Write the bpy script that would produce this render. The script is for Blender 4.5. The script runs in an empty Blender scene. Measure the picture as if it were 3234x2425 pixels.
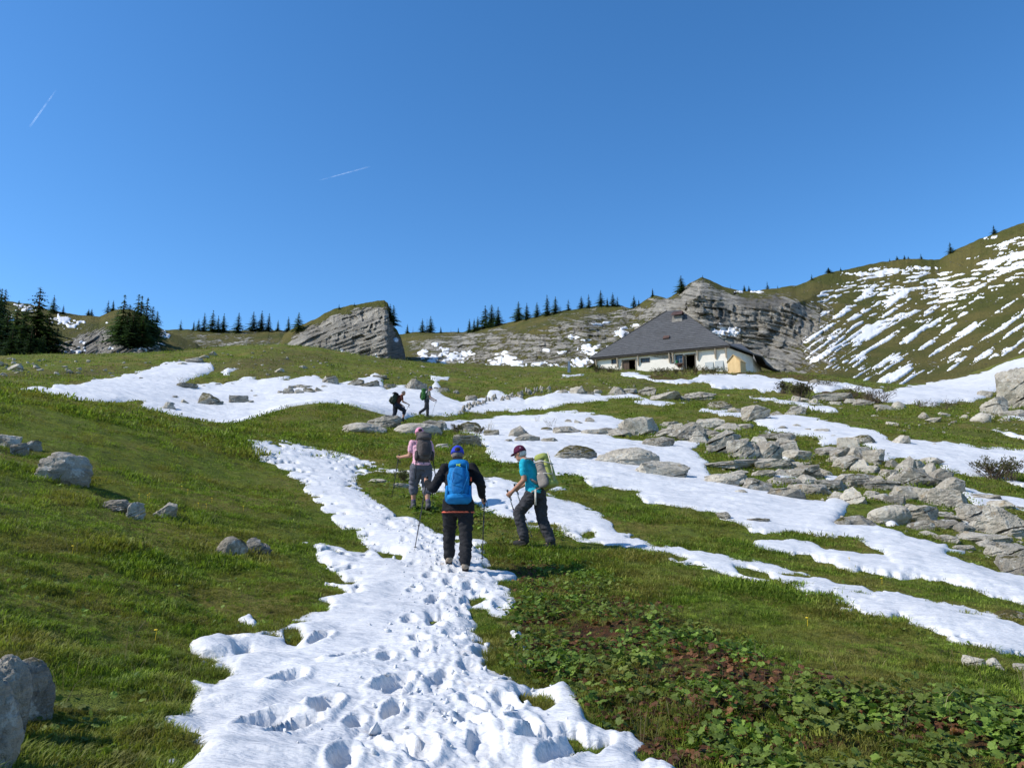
import bpy, bmesh, math, random
import numpy as np
from mathutils import Vector, Matrix, Euler

# ------------------------------------------------------------------ camera, sky, sun, exposure
SC = bpy.context.scene
COL = SC.collection
RAD = math.radians
FPX = 1661.0                  # focal length in units of a 2212 x 1659 picture
CX, CY = 1106.0, 829.5
PITCH = RAD(10.0)
CAMZ = 1.6
cam_d = bpy.data.cameras.new('camera')
cam = bpy.data.objects.new('camera', cam_d)
COL.objects.link(cam)
cam.location = (0, 0, CAMZ)
cam.rotation_euler = (RAD(90) + PITCH, 0, 0)
cam_d.sensor_width = 36.0
cam_d.lens = 36.0 * FPX / 2212.0
cam_d.clip_start = 0.05
cam_d.clip_end = 40000
SC.camera = cam

SUN_AZ = RAD(-102)             # left of the view axis (+Y)
SUN_EL = RAD(41)
W = bpy.data.worlds.new('World')
SC.world = W
W.use_nodes = True
wn = W.node_tree
for n in list(wn.nodes):
    wn.nodes.remove(n)
sky = wn.nodes.new('ShaderNodeTexSky')
sky.sky_type = 'NISHITA'
sky.sun_disc = False
sky.sun_elevation = SUN_EL
sky.sun_rotation = SUN_AZ
sky.altitude = 1600
sky.air_density = 1.0
sky.dust_density = 0.7
sky.ozone_density = 3.0
bg = wn.nodes.new('ShaderNodeBackground')
bg.inputs['Strength'].default_value = 0.142
wo = wn.nodes.new('ShaderNodeOutputWorld')
hsv = wn.nodes.new('ShaderNodeHueSaturation')
hsv.inputs['Saturation'].default_value = 1.25
wn.links.new(sky.outputs[0], hsv.inputs['Color'])
wn.links.new(hsv.outputs[0], bg.inputs[0])
wn.links.new(bg.outputs[0], wo.inputs[0])

sun_d = bpy.data.lights.new('sun', 'SUN')
sun_d.energy = 3.7
sun_d.angle = RAD(0.53)
sun_d.color = (1.0, 0.955, 0.88)
sun = bpy.data.objects.new('sun', sun_d)
COL.objects.link(sun)
SDIR = Vector((math.sin(SUN_AZ) * math.cos(SUN_EL), math.cos(SUN_AZ) * math.cos(SUN_EL), math.sin(SUN_EL)))
sun.rotation_euler = (-SDIR).to_track_quat('-Z', 'Y').to_euler()
sun.location = SDIR * 60

SC.view_settings.view_transform = 'Standard'
SC.view_settings.look = 'None'
SC.view_settings.exposure = 0.58
SC.view_settings.gamma = 1.0
SC.render.engine = 'CYCLES'
SC.cycles.max_bounces = 5
SC.cycles.diffuse_bounces = 3
SC.cycles.transparent_max_bounces = 8

rng = np.random.default_rng(7)
random.seed(7)

# ------------------------------------------------------------------ noise
def _h(ix, iy, iz, seed):
    h = (ix.astype(np.int64) * 374761393 + iy.astype(np.int64) * 668265263 + iz.astype(np.int64) * 2147483647 + seed * 1274126177) & 0xFFFFFFFF
    h = ((h ^ (h >> 13)) * 1274126177) & 0xFFFFFFFF
    h = ((h ^ (h >> 15)) * 2246822519) & 0xFFFFFFFF
    h = h ^ (h >> 16)
    return (h & 0xFFFFFF) / float(0xFFFFFF) * 2 - 1

def vn(x, y, z=None, seed=0):
    x = np.asarray(x, float); y = np.asarray(y, float)
    ix = np.floor(x); iy = np.floor(y)
    fx = x - ix; fy = y - iy
    ux = fx * fx * fx * (fx * (fx * 6 - 15) + 10); uy = fy * fy * fy * (fy * (fy * 6 - 15) + 10)
    if z is None:
        iz = np.zeros_like(ix)
        a = _h(ix, iy, iz, seed); b = _h(ix + 1, iy, iz, seed); c = _h(ix, iy + 1, iz, seed); d = _h(ix + 1, iy + 1, iz, seed)
        return (a + (b - a) * ux) * (1 - uy) + (c + (d - c) * ux) * uy
    z = np.asarray(z, float)
    iz = np.floor(z); fz = z - iz; uz = fz * fz * (3 - 2 * fz)
    r = 0
    for k in (0, 1):
        a = _h(ix, iy, iz + k, seed); b = _h(ix + 1, iy, iz + k, seed); c = _h(ix, iy + 1, iz + k, seed); d = _h(ix + 1, iy + 1, iz + k, seed)
        v = (a + (b - a) * ux) * (1 - uy) + (c + (d - c) * ux) * uy
        r = r + v * (uz if k else 1 - uz)
    return r

def fbm(x, y, z=None, oct=4, seed=0, gain=0.5, lac=2.03):
    s = 0; a = 1.0; f = 1.0; t = 0
    for o in range(oct):
        s = s + a * vn(x * f + o * 17.3, y * f - o * 9.7, None if z is None else z * f + o * 5.1, seed + o * 13)
        t += a; a *= gain; f *= lac
    return s / t

def sstep(a, b, v):
    t = np.clip((v - a) / (b - a), 0, 1)
    return t * t * (3 - 2 * t)

# ------------------------------------------------------------------ pixel <-> world
CP, SP = math.cos(PITCH), math.sin(PITCH)
def pdir(px, py):
    xc = (np.asarray(px, float) - CX) / FPX
    yc = (CY - np.asarray(py, float)) / FPX
    return xc, CP - yc * SP, SP + yc * CP            # x, y, z of the ray

def at(px, py, r):                                   # point seen at a pixel at horizontal range r
    x, y, z = pdir(px, py)
    k = r / np.hypot(x, y)
    return x * k, y * k, CAMZ + z * k

def proj(x, y, z):
    zz = z - CAMZ
    f = y * CP + zz * SP
    u = -y * SP + zz * CP
    f = np.where(f < 0.05, 0.05, f)
    return CX + FPX * x / f, CY - FPX * u / f

# ------------------------------------------------------------------ terrain: control points (picture x, range, picture y)
KN = {
 -500: [(3, 1640), (5, 1400), (8, 1180), (12, 980), (18, 826), (26, 740), (36, 770), (48, 820), (62, 830), (80, 800), (105, 770), (125, 790), (165, 830)],
 0:    [(3.2, 1800), (4.2, 1640), (6, 1400), (9, 1195), (13, 1035), (18, 930), (25, 847), (31, 860), (38, 878), (47, 872), (60, 840), (80, 806), (104, 772), (118, 782), (140, 815), (170, 850)],
 250:  [(3.2, 1850), (4.2, 1655), (6, 1440), (9, 1240), (13, 1085), (18, 975), (26, 883), (32, 897), (39, 915), (47, 900), (60, 846), (80, 796), (101, 765), (116, 776), (140, 815), (170, 850)],
 500:  [(3.2, 1870), (4.2, 1659), (6, 1480), (8, 1335), (11, 1195), (15, 1090), (20, 1010), (28, 930), (33, 934), (38, 925), (47, 915), (60, 862), (75, 815), (90, 770), (100, 748), (112, 756), (140, 810), (170, 850)],
 600:  [(28, 940), (34, 920), (41, 885), (47, 898), (60, 855), (75, 808), (90, 768), (100, 747), (112, 758), (140, 812)],
 720:  [(28, 952), (34, 925), (40, 873), (46, 890), (60, 848), (75, 806), (90, 776), (100, 760), (112, 770), (140, 820)],
 750:  [(3.2, 1870), (4.2, 1659), (6.5, 1430), (10, 1258), (13, 1170), (17, 1085), (22, 1015), (170, 850)],
 1000: [(3.2, 1870), (4.2, 1659), (6.5, 1425), (10.3, 1245), (12.5, 1170), (15.7, 1098), (20, 1035), (26, 975), (32, 945), (38, 920), (47, 900), (60, 862), (75, 826), (92, 798), (103, 787), (115, 793), (140, 825), (170, 850)],
 1250: [(3.2, 1870), (4.2, 1659), (6.5, 1425), (10, 1258), (12.5, 1180), (16, 1102), (20, 1045), (26, 990), (34, 940), (42, 908), (50, 886), (60, 862), (75, 832), (92, 808), (105, 800), (113.7, 798), (125, 798), (145, 815), (170, 850)],
 1500: [(3.2, 1880), (4.2, 1664), (6, 1460), (9, 1300), (12, 1205), (16, 1122), (20, 1068), (26, 1012), (34, 952), (42, 917), (52, 886), (65, 862), (80, 836), (96, 812), (109, 801), (120, 800), (140, 812), (170, 850)],
 1750: [(3.2, 1890), (4.2, 1670), (6, 1478), (9, 1328), (12, 1235), (16, 1150), (20, 1095), (26, 1036), (34, 972), (42, 930), (52, 900), (65, 874), (80, 846), (95, 823), (110, 810), (125, 812), (150, 836), (180, 850)],
 2000: [(3.2, 1900), (4.3, 1670), (6, 1495), (9, 1355), (12, 1262), (16, 1178), (20, 1120), (26, 1060), (34, 993), (42, 948), (52, 913), (65, 887), (80, 860), (95, 845), (115, 836), (140, 829), (165, 840)],
 2212: [(3.2, 1920), (4.4, 1680), (6, 1525), (8, 1432), (11, 1325), (15, 1233), (20, 1155), (26, 1090), (34, 1023), (42, 968), (52, 927), (65, 896), (80, 866), (100, 835), (130, 795), (155, 768), (175, 772)],
 2700: [(3.2, 1980), (4.5, 1740), (7, 1560), (11, 1400), (18, 1250), (30, 1080), (50, 960), (80, 880), (120, 800), (165, 740)],
}
_P, _V = [], []
for cx_, lst in KN.items():
    for r_, y_ in lst:
        x, y, z = at(cx_, y_, r_)
        _P.append((math.atan2(x, y) * 2.2, math.log(r_))); _V.append(z / r_)
for a_ in (-180, -140, -100, -70, 70, 100, 140, 180):   # round the sides and behind: a gently falling slope
    for r_ in (3, 8, 20, 50, 110, 170):
        s_ = math.cos(RAD(a_)); side = -math.sin(RAD(a_))
        _P.append((RAD(a_) * 2.2, math.log(r_))); _V.append(0.09 * s_ + 0.10 * side if r_ < 60 else 0.13 * s_ + 0.03 * side)
for a_ in range(-180, 181, 30):
    for r_ in (0.3, 1.2):
        _P.append((RAD(a_) * 2.2, math.log(r_))); _V.append(0.085 * math.cos(RAD(a_)) - 0.04 * math.sin(RAD(a_)))
_P = np.array(_P); _V = np.array(_V)
def _tps(d2):
    return np.where(d2 > 1e-12, 0.5 * d2 * np.log(np.maximum(d2, 1e-12)), 0.0)
_n = len(_P)
_A = np.zeros((_n + 3, _n + 3))
_A[:_n, :_n] = _tps(((_P[:, None] - _P[None]) ** 2).sum(-1)) + np.eye(_n) * 0.0006
_A[:_n, _n] = 1; _A[:_n, _n + 1:] = _P
_A[_n, :_n] = 1; _A[_n + 1:, :_n] = _P.T
_C = np.linalg.solve(_A, np.concatenate([_V, np.zeros(3)]))
def HS(x, y):                                        # smooth terrain height
    x = np.atleast_1d(np.asarray(x, float)); y = np.atleast_1d(np.asarray(y, float))
    out = np.empty(x.shape)
    xf, yf, of = x.ravel(), y.ravel(), out.ravel()
    for s in range(0, xf.size, 40000):
        xs, ys = xf[s:s + 40000], yf[s:s + 40000]
        r = np.maximum(np.hypot(xs, ys), 0.25)
        q0 = np.arctan2(xs, ys) * 2.2; q1 = np.log(r)
        d2 = (q0[:, None] - _P[None, :, 0]) ** 2 + (q1[:, None] - _P[None, :, 1]) ** 2
        g = _tps(d2) @ _C[:_n] + _C[_n] + q0 * _C[_n + 1] + q1 * _C[_n + 2]
        zz = g * r
        amp = np.clip(r / 40.0, 0.0, 1.6)
        zz = zz + amp * (0.28 * fbm(xs / 9.0, ys / 9.0, oct=3, seed=3))
        of[s:s + 40000] = zz
    return out

def bumps(x, y):
    r = np.hypot(x, y)
    a = 0.050 * fbm(x / 0.38, y / 0.38, oct=3, seed=21) + 0.05 * fbm(x / 1.7, y / 1.7, oct=2, seed=23)
    b = 0.26 * fbm(x / 2.0, y / 2.0, oct=4, seed=25, gain=0.6) * np.clip((r - 24) / 36, 0, 1)
    return a * np.clip(r / 4, 0.2, 1.3) + b

# ------------------------------------------------------------------ snow patches: outlines (picture coordinates), range limits, depth, edge softness
SNOW = []
def S(pts, rmin, rmax, T, w=3.0, hole=False, warp=5.0):
    SNOW.append((np.array(pts, float), rmin, rmax, T, w, hole, warp))
# trodden path in front
S([(535,948),(560,946),(615,949),(685,965),(727,970),(763,979),(782,992),(832,998),(883,1006),(933,1012),(1019,1018),(1089,1031),(1125,1037),(1190,1062),(1213,1073),(1260,1093),(1299,1108),(1321,1123),(1335,1148),(1386,1154),(1412,1170),(1457,1180),(1521,1189),(1578,1202),(1642,1208),(1711,1233),(1767,1244),(1809,1258),(1864,1267),(1892,1278),(1948,1278),(1989,1292),(2059,1300),(2115,1317),(2156,1319),(2212,1347),(2400,1400),(2400,1450),(2212,1403),(2156,1403),(2115,1392),(2045,1381),(2017,1375),(1962,1353),(1953,1342),(1887,1328),(1836,1308),(1800,1308),(1753,1294),(1711,1280),(1661,1266),(1610,1253),(1578,1247),(1514,1234),(1469,1221),(1457,1209),(1386,1199),(1367,1183),(1291,1170),(1236,1164),(1195,1148),(1150,1140),(1092,1130),(1040,1100),(1000,1085),(930,1075),(860,1030),(830,1028),(774,1034),(790,1055),(821,1080),(856,1113),(893,1117),(930,1146),(960,1155),(1040,1165),(1064,1178),(1043,1193),(1055,1223),(1118,1242),(1082,1262),(1106,1282),(1124,1300),(1109,1321),(1094,1348),(1046,1357),(1028,1372),(1040,1384),(1073,1402),(1064,1423),(1070,1438),(1106,1465),(1139,1480),(1163,1494),(1184,1489),(1211,1480),(1227,1483),(1250,1512),(1259,1541),(1268,1566),(1307,1579),(1354,1579),(1393,1614),(1367,1627),(1386,1646),(1406,1637),(1434,1653),(1470,1668),(1500,1900),(250,1900),(320,1690),(420,1650),(402,1627),(377,1608),(340,1596),(315,1568),(337,1540),(396,1534),(411,1509),(399,1488),(365,1466),(400,1468),(450,1484),(482,1466),(433,1444),(417,1420),(411,1389),(433,1382),(464,1375),(519,1370),(597,1362),(618,1350),(633,1339),(669,1327),(693,1318),(675,1302),(696,1291),(738,1275),(705,1260),(762,1261),(728,1232),(700,1219),(687,1207),(681,1190),(648,1169),(700,1168),(730,1176),(783,1189),(790,1182),(775,1165),(740,1150),(720,1125),(690,1095),(655,1065),(640,1040),(610,1015),(575,995),(548,975)],
  2.5, 30, 0.13, 20.0)
for q in [[(807,1187),(840,1187),(869,1200),(865,1211),(830,1208)], [(729,1178),(760,1179),(785,1190),(750,1188)], [(617,1372),(640,1369),(655,1392),(640,1399),(620,1395)],
          [(508,1412),(540,1408),(552,1418),(545,1428),(510,1424)], [(1118,1508),(1145,1501),(1185,1515),(1192,1533),(1170,1543),(1125,1528)],
          [(1220,1597),(1245,1596),(1262,1612),(1318,1607),(1320,1622),(1292,1643),(1250,1640),(1225,1620)], [(1010,1297),(1040,1294),(1054,1304),(1022,1315)],
          [(1019,1325),(1045,1321),(1052,1334),(1024,1342)], [(930,1346),(955,1343),(960,1352),(932,1354)], [(1250,1150),(1280,1147),(1290,1160),(1262,1162)],
          [(1590,1222),(1620,1220),(1662,1238),(1670,1256),(1640,1250),(1600,1238)], [(1440,1196),(1470,1194),(1490,1206),(1460,1210)], [(1770,1282),(1800,1282),(1798,1290),(1775,1290)]]:
    S(q, 2.5, 30, 0.13, 5.0, True, 3.0)
S([(513,1341),(535,1336),(548,1347),(560,1356),(545,1361),(525,1352)], 2.5, 20, 0.07, 4)
S([(1100,1371),(1120,1369),(1127,1385),(1112,1382)], 2.5, 20, 0.06, 4)
S([(1109,1402),(1135,1399),(1151,1412),(1140,1417),(1118,1414)], 2.5, 20, 0.06, 4)
S([(335,1651),(370,1647),(395,1660),(335,1668)], 2.5, 20, 0.05, 4)
# wide band to the right, with the field of boulders above it
P3 = [(945,914),(963,909),(1033,906),(1089,898),(1139,895),(1194,887),(1256,892),(1333,901),(1367,908),(1348,917),(1310,930),(1327,945),(1395,948),(1441,951),(1528,955),(1497,972),(1518,991),(1540,1000),(1528,1016),(1546,1037),(1605,1053),(1661,1059),(1734,1078),(1780,1084),(1800,1066),(1812,1066),(1838,1090),(1806,1130),(1896,1136),(1953,1153),(1959,1162),(1988,1170),(2046,1179),(2051,1188),(2103,1191),(2051,1199),(2103,1219),(2132,1228),(2161,1237),(2212,1243),(2400,1280),(2400,1345),(2212,1300),(2143,1286),(2092,1272),(2059,1261),(2017,1248),(1953,1240),(1925,1222),(1910,1196),(1867,1182),(1815,1165),(1757,1159),(1699,1147),(1627,1139),(1577,1124),(1534,1108),(1503,1102),(1460,1093),(1432,1090),(1398,1081),(1364,1062),(1317,1050),(1286,1050),(1271,1034),(1243,1023),(1187,1022),(1150,1010),(1111,998),(1066,992),(1050,981),(1050,965),(1030,945),(988,931),(958,928)]
S(P3, 9, 60, 0.085, 7)
S([(1626,1167),(1642,1163),(1699,1165),(1757,1173),(1786,1188),(1844,1194),(1913,1199),(2000,1232),(2060,1258),(1953,1240),(1893,1233),(1858,1231),(1821,1228),(1803,1214),(1766,1202),(1699,1188),(1636,1183)], 8, 40, 0.05, 7)
S([(1284,1019),(1320,1022),(1332,1030),(1310,1034)], 8, 40, 0.06, 3)
S([(1175,1052),(1215,1050),(1235,1058),(1200,1063)], 8, 40, 0.05, 3)
S([(1512,886),(1518,879),(1574,886),(1605,892),(1670,899),(1705,895),(1763,902),(1806,911),(1844,922),(1887,928),(1913,942),(1930,957),(1962,948),(2011,954),(2046,954),(2118,966),(2212,971),(2350,985),(2350,1050),(2212,1024),(2115,1029),(2051,1023),(2025,1003),(1945,989),(1901,994),(1872,971),(1858,960),(1812,957),(1774,957),(1743,942),(1708,937),(1651,932),(1654,923),(1617,911),(1589,901),(1549,894)], 18, 75, 0.09, 6)
S([(2069,1049),(2103,1061),(2161,1072),(2212,1081),(2350,1100),(2350,1130),(2212,1108),(2161,1098),(2109,1095),(2077,1075)], 15, 60, 0.08, 3)
S([(2129,1032),(2170,1036),(2212,1046),(2330,1065),(2330,1080),(2212,1056),(2176,1046)], 15, 60, 0.07, 3)
for q in [[(2008,1052),(2030,1054),(2037,1070),(2015,1072)], [(2060,1118),(2085,1112),(2103,1125),(2095,1136),(2070,1128)], [(2035,1122),(2069,1130),(2060,1136)],
          [(1896,1121),(1920,1124),(1959,1139),(1925,1135)], [(1930,1080),(1952,1078),(1959,1088),(1940,1089)], [(1985,1101),(2000,1104),(2020,1118),(2000,1116)],
          [(1775,1028),(1790,1022),(1812,1030),(1805,1036),(1785,1035)], [(1660,1027),(1700,1022),(1728,1028),(1690,1036)], [(1680,985),(1697,985),(1712,996),(1695,994)],
          [(2095,1160),(2130,1166),(2120,1170)], [(1668,1040),(1690,1036),(1692,1044)]]:
    S(q, 12, 60, 0.07, 3)
# mid slope
S([(996,866),(1048,860),(1061,842),(1080,846),(1113,851),(1129,863),(1173,858),(1198,844),(1233,844),(1277,848),(1307,853),(1351,852),(1381,853),(1413,862),(1463,865),(1507,868),(1426,872),(1376,868),(1277,865),(1245,873),(1200,880),(1139,884),(1114,891),(1061,891),(991,892),(950,901),(940,890),(960,870)], 38, 100, 0.12, 5)
S([(31,844),(77,836),(110,840),(121,829),(167,832),(198,821),(235,818),(284,804),(318,793),(356,786),(396,783),(461,779),(464,798),(433,813),(411,823),(395,838),(433,832),(482,826),(526,813),(560,812),(555,820),(587,815),(625,811),(618,821),(680,810),(700,818),(733,826),(764,817),(813,810),(838,817),(825,829),(832,838),(875,829),(875,841),(928,838),(931,826),(921,813),(968,817),(943,826),(949,838),(965,854),(996,866),(1030,868),(1010,888),(986,896),(949,902),(856,905),(770,902),(745,888),(733,872),(702,880),(640,890),(547,905),(442,945),(340,935),(278,920),(200,900),(68,870)], 39, 110, 0.14, 5)
S([(216,884),(235,872),(260,866),(290,868),(303,874),(285,890),(270,910),(225,905)], 36, 70, 0.3, 3, True)
S([(480,800),(500,792),(512,796),(490,806)], 50, 110, 0.2, 2)
S([(1346,809),(1360,804),(1376,802),(1395,812),(1420,811),(1465,814),(1487,819),(1509,809),(1573,806),(1583,809),(1628,811),(1677,816),(1695,829),(1682,844),(1655,844),(1608,839),(1546,836),(1529,829),(1500,826),(1467,828),(1385,819),(1360,814)], 75, 128, 0.15, 2)
S([(1400,812),(1440,810),(1470,816),(1460,821),(1410,820)], 75, 128, 0.25, 2, True, 3)
S([(1210,809),(1262,807),(1257,816),(1222,816)], 75, 128, 0.15, 2)
S([(1642,813),(1719,818),(1758,826),(1786,821),(1822,826),(1863,834),(1910,839),(1915,847),(1972,834),(2044,823),(2132,803),(2196,777),(2330,745),(2330,800),(2200,815),(2183,820),(2147,847),(2115,862),(2092,870),(2040,873),(2025,885),(1959,876),(1910,870),(1901,856),(1872,847),(1826,839),(1757,844),(1728,830)], 60, 175, 0.2, 2.5)
S([(1611,855),(1642,860),(1699,865),(1757,876),(1803,879),(1818,890),(1786,890),(1737,882),(1679,871)], 45, 100, 0.12, 2.5)
S([(2155,898),(2212,897),(2300,900),(2300,915),(2212,911)], 40, 90, 0.2, 2.5)
S([(2103,928),(2161,937),(2212,950),(2300,965),(2300,958),(2212,943),(2150,930)], 35, 80, 0.15, 2)

def sdf(poly, px, py):
    d = np.full(px.shape, 1e18); inside = np.zeros(px.shape, bool)
    n = len(poly)
    for i in range(n):
        x0, y0 = poly[i]; x1, y1 = poly[(i + 1) % n]
        ex, ey = x1 - x0, y1 - y0
        t = np.clip(((px - x0) * ex + (py - y0) * ey) / (ex * ex + ey * ey + 1e-9), 0, 1)
        d = np.minimum(d, (px - x0 - t * ex) ** 2 + (py - y0 - t * ey) ** 2)
        c = ((y0 > py) != (y1 > py)) & (px < (x1 - x0) * (py - y0) / (y1 - y0 + 1e-12) + x0)
        inside ^= c
    d = np.sqrt(d)
    return np.where(inside, d, -d)

def snow_raw(x, y, zs):                              # height of snow over the smooth ground, negative outside
    px, py = proj(x, y, zs)
    r = np.hypot(x, y)
    rr = np.maximum(r, 1)
    f1 = fbm(x / (0.10 * rr ** 0.75), y / (0.10 * rr ** 0.75), oct=3, seed=51)
    f2 = fbm(x / (0.10 * rr ** 0.75), y / (0.10 * rr ** 0.75), oct=3, seed=52)
    g1 = fbm(x / (0.022 * rr ** 0.75), y / (0.022 * rr ** 0.75), oct=3, seed=53, gain=0.6)
    best = np.full(x.shape, -9.0)
    for poly, r0, r1, T, w, hole, warp in SNOW:
        x0, y0 = poly.min(0) - 40; x1, y1 = poly.max(0) + 40
        m = (px > x0) & (px < x1) & (py > y0) & (py < y1) & (r > r0) & (r < r1)
        if not m.any():
            continue
        d = sdf(poly, px[m] + f1[m] * warp * 2.2, py[m] + f2[m] * warp * 1.4) + g1[m] * warp * (1.5 - 0.9 * sstep(8, 16, r[m]))
        TT = T
        if poly is SNOW[0][0]:                        # the same sheet thins out towards the right
            rt_ = sstep(1050, 1300, px[m])
            uu = x[m] * 0.93 - y[m] * 0.37; ww = x[m] * 0.37 + y[m] * 0.93
            d = d - rt_ * 11 * sstep(0.26, 0.60, fbm(uu / 0.42, ww / 0.26, oct=3, seed=57) + 0.16 * sstep(14, 4, d))
            edge_ = (1 - rt_) * sstep(75, 8, d)
            d = d - edge_ * 34 * sstep(0.16, 0.55, fbm(x[m] / 0.30, y[m] / 0.22, oct=3, seed=58))
            TT = 0.10 - 0.028 * rt_
        h = np.where(d > 0, TT * (1 - np.exp(-d / w)), np.maximum(d * 0.06, -0.5))
        if hole:
            cur = best[m]
            hh = np.where(d > 0, -np.minimum(d * 0.03, 0.2), cur)
            hh = np.where((d <= 0) & (cur > 0), cur * (1 - np.exp(d / w)), hh)
            best[m] = np.minimum(cur, hh)
        else:
            best[m] = np.maximum(best[m], h)
    return best

# footprints along the trodden path
TR = [(935,1700),(930,1640),(945,1560),(965,1480),(985,1400),(1000,1320),(990,1262),(965,1215),(935,1165),(880,1110),(815,1060),(755,1015),(690,982),(630,962)]
def raycast(px, py, rmin=2.5, rmax=200, extra=None):
    rs = np.exp(np.linspace(math.log(rmin), math.log(rmax), 700))
    x, y, z = at(px, py, rs)
    hz = HS(x, y)
    below = z <= hz
    k = int(np.argmax(below)) if below.any() else len(rs) - 1
    if k == 0:
        r = rs[0]
    else:
        a = z[k - 1] - hz[k - 1]; b = z[k] - hz[k]
        t = a / (a - b) if a != b else 0
        r = rs[k - 1] + (rs[k] - rs[k - 1]) * min(max(t, 0), 1)
    x, y, z = at(px, py, r)
    return float(x), float(y), float(HS(x, y)[0])
_tr = np.array([raycast(*p)[:2] for p in TR])
_seg = np.hypot(*np.diff(_tr, axis=0).T); _cum = np.concatenate([[0], np.cumsum(_seg)])
PRINTS = []
def trail_pt(s):
    return np.interp(s, _cum, _tr[:, 0]), np.interp(s, _cum, _tr[:, 1])
for walker in range(5):
    s = rng.uniform(0, 0.4); off = [-0.10, 0.16, -0.32, 0.42, 0.05, 0.26][walker]; k = walker
    while s < _cum[-1]:
        x0, y0 = trail_pt(s); x1, y1 = trail_pt(s + 0.3)
        th = math.atan2(y1 - y0, x1 - x0); k += 1
        o = off + (0.10 if k % 2 else -0.10) + rng.normal(0, 0.04)
        nearer = walker < 4 or s > 4
        if nearer:
            PRINTS.append((x0 - math.sin(th) * o, y0 + math.cos(th) * o, th + rng.normal(0, 0.2), rng.uniform(0.022, 0.07), rng.uniform(0.7, 1.2)))
        s += rng.uniform(0.5, 1.0)
for (px, py) in [(850,1500),(700,1560),(640,1600),(560,1590),(760,1440),(690,1400),(1130,1590),(1180,1620),(1210,1660),(860,1640),(620,1500),(1020,1600)]:
    x0, y0, _ = raycast(px, py)
    PRINTS.append((x0, y0, rng.uniform(0.8, 2.2), rng.uniform(0.06, 0.12), rng.uniform(0.9, 1.4)))
PRINTS = np.array(PRINTS)

def snow_surface(x, y, zs):
    h = snow_raw(x, y, zs)
    r = np.hypot(x, y)
    on = h > 0
    dep = np.zeros(x.shape)
    near = on & (r < 29)
    if near.any():
        xn, yn = x[near], y[near]
        d = np.zeros(xn.shape)
        for (qx, qy, th, de, sc) in PRINTS:
            c = (np.abs(xn - qx) < 0.5) & (np.abs(yn - qy) < 0.5)
            if not c.any():
                continue
            dx, dy = xn[c] - qx, yn[c] - qy
            nz = 0.16 * fbm(xn[c] / 0.09, yn[c] / 0.09, oct=2, seed=61)
            u = (dx * math.cos(th) + dy * math.sin(th)) / (0.165 * sc); v = (-dx * math.sin(th) + dy * math.cos(th)) / (0.075 * sc)
            q = np.sqrt(u * u + v * v) + nz
            pit = -de * (1 - sstep(0.62, 1.12, q))
            rim = 0.26 * de * np.exp(-((q - 1.32) / 0.26) ** 2)
            cur = d[c]
            d[c] = np.where(pit < -0.01, np.minimum(pit, cur), np.where(cur < -0.01, cur, np.maximum(cur, rim)))
        # distance from the trail centre roughens the snow
        best = np.full(xn.shape, 9.0)
        for i in range(len(_tr) - 1):
            a, b = _tr[i], _tr[i + 1]; e = b - a
            t = np.clip(((xn - a[0]) * e[0] + (yn - a[1]) * e[1]) / (e @ e), 0, 1)
            best = np.minimum(best, np.hypot(xn - a[0] - t * e[0], yn - a[1] - t * e[1]))
        rough = np.exp(-(best / 0.55) ** 2)
        rid = np.abs(fbm(xn / 0.11, yn / 0.11, oct=3, seed=71))
        d += rough * (0.035 * (rid - 0.25) + 0.018 * fbm(xn / 0.05, yn / 0.045, oct=2, seed=73))
        # wind and melt cups
        u = xn * 0.8 + yn * 0.6; v = -xn * 0.6 + yn * 0.8
        cup = fbm(u / 0.42, v / 0.24, oct=3, seed=75)
        d += 0.035 * np.clip(1 - rough, 0.25, 1) * cup * np.clip(1.6 - yn / 16.0, 0.35, 1)
        d += 0.085 * fbm(xn / 0.62, yn / 0.55, oct=3, seed=77) * np.clip(1.5 - yn / 9.0, 0.0, 1)
        dep[near] = d
    far = on & (r >= 8)
    if far.any():
        xf, yf = x[far], y[far]
        k = np.clip((r[far] - 8) / 14, 0, 1)
        u = (xf * 0.9 - yf * 0.43); v = (xf * 0.43 + yf * 0.9)
        dep[far] += k * (0.075 * fbm(u / 1.0, v / 0.36, oct=4, seed=81, gain=0.6) + 0.05 * fbm(xf / 3.1, yf / 3.1, oct=2, seed=83))
    edge = np.clip(h / 0.08, 0, 1)
    dep = dep * edge
    return np.where(on, np.maximum(h + dep, np.minimum(h, 0.012)), h)

# ------------------------------------------------------------------ mesh helpers
def mesh_np(name, v, f, mats=(), smooth=True):
    me = bpy.data.meshes.new(name)
    v = np.ascontiguousarray(v, np.float32); f = np.ascontiguousarray(f, np.int32)
    me.vertices.add(len(v)); me.vertices.foreach_set('co', v.ravel())
    k = f.shape[1]
    me.loops.add(f.size); me.loops.foreach_set('vertex_index', f.ravel())
    me.polygons.add(len(f))
    me.polygons.foreach_set('loop_start', np.arange(0, f.size, k, dtype=np.int32))
    me.polygons.foreach_set('loop_total', np.full(len(f), k, np.int32))
    me.polygons.foreach_set('use_smooth', np.full(len(f), smooth, bool))
    for m in mats:
        me.materials.append(m)
    me.update(calc_edges=True); me.validate()
    return me

def link(name, me, parent=None, label=None, cat=None, group=None, kind=None, loc=None, rot=None, scale=None):
    o = bpy.data.objects.new(name, me)
    COL.objects.link(o)
    if parent: o.parent = parent
    if label: o['label'] = label
    if cat: o['category'] = cat
    if group: o['group'] = group
    if kind: o['kind'] = kind
    if loc is not None: o.location = loc
    if rot is not None: o.rotation_euler = rot
    if scale is not None: o.scale = scale
    return o

def fattr(me, name, vals):
    a = me.attributes.new(name, 'FLOAT', 'POINT')
    a.data.foreach_set('value', np.ascontiguousarray(vals, np.float32))

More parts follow.
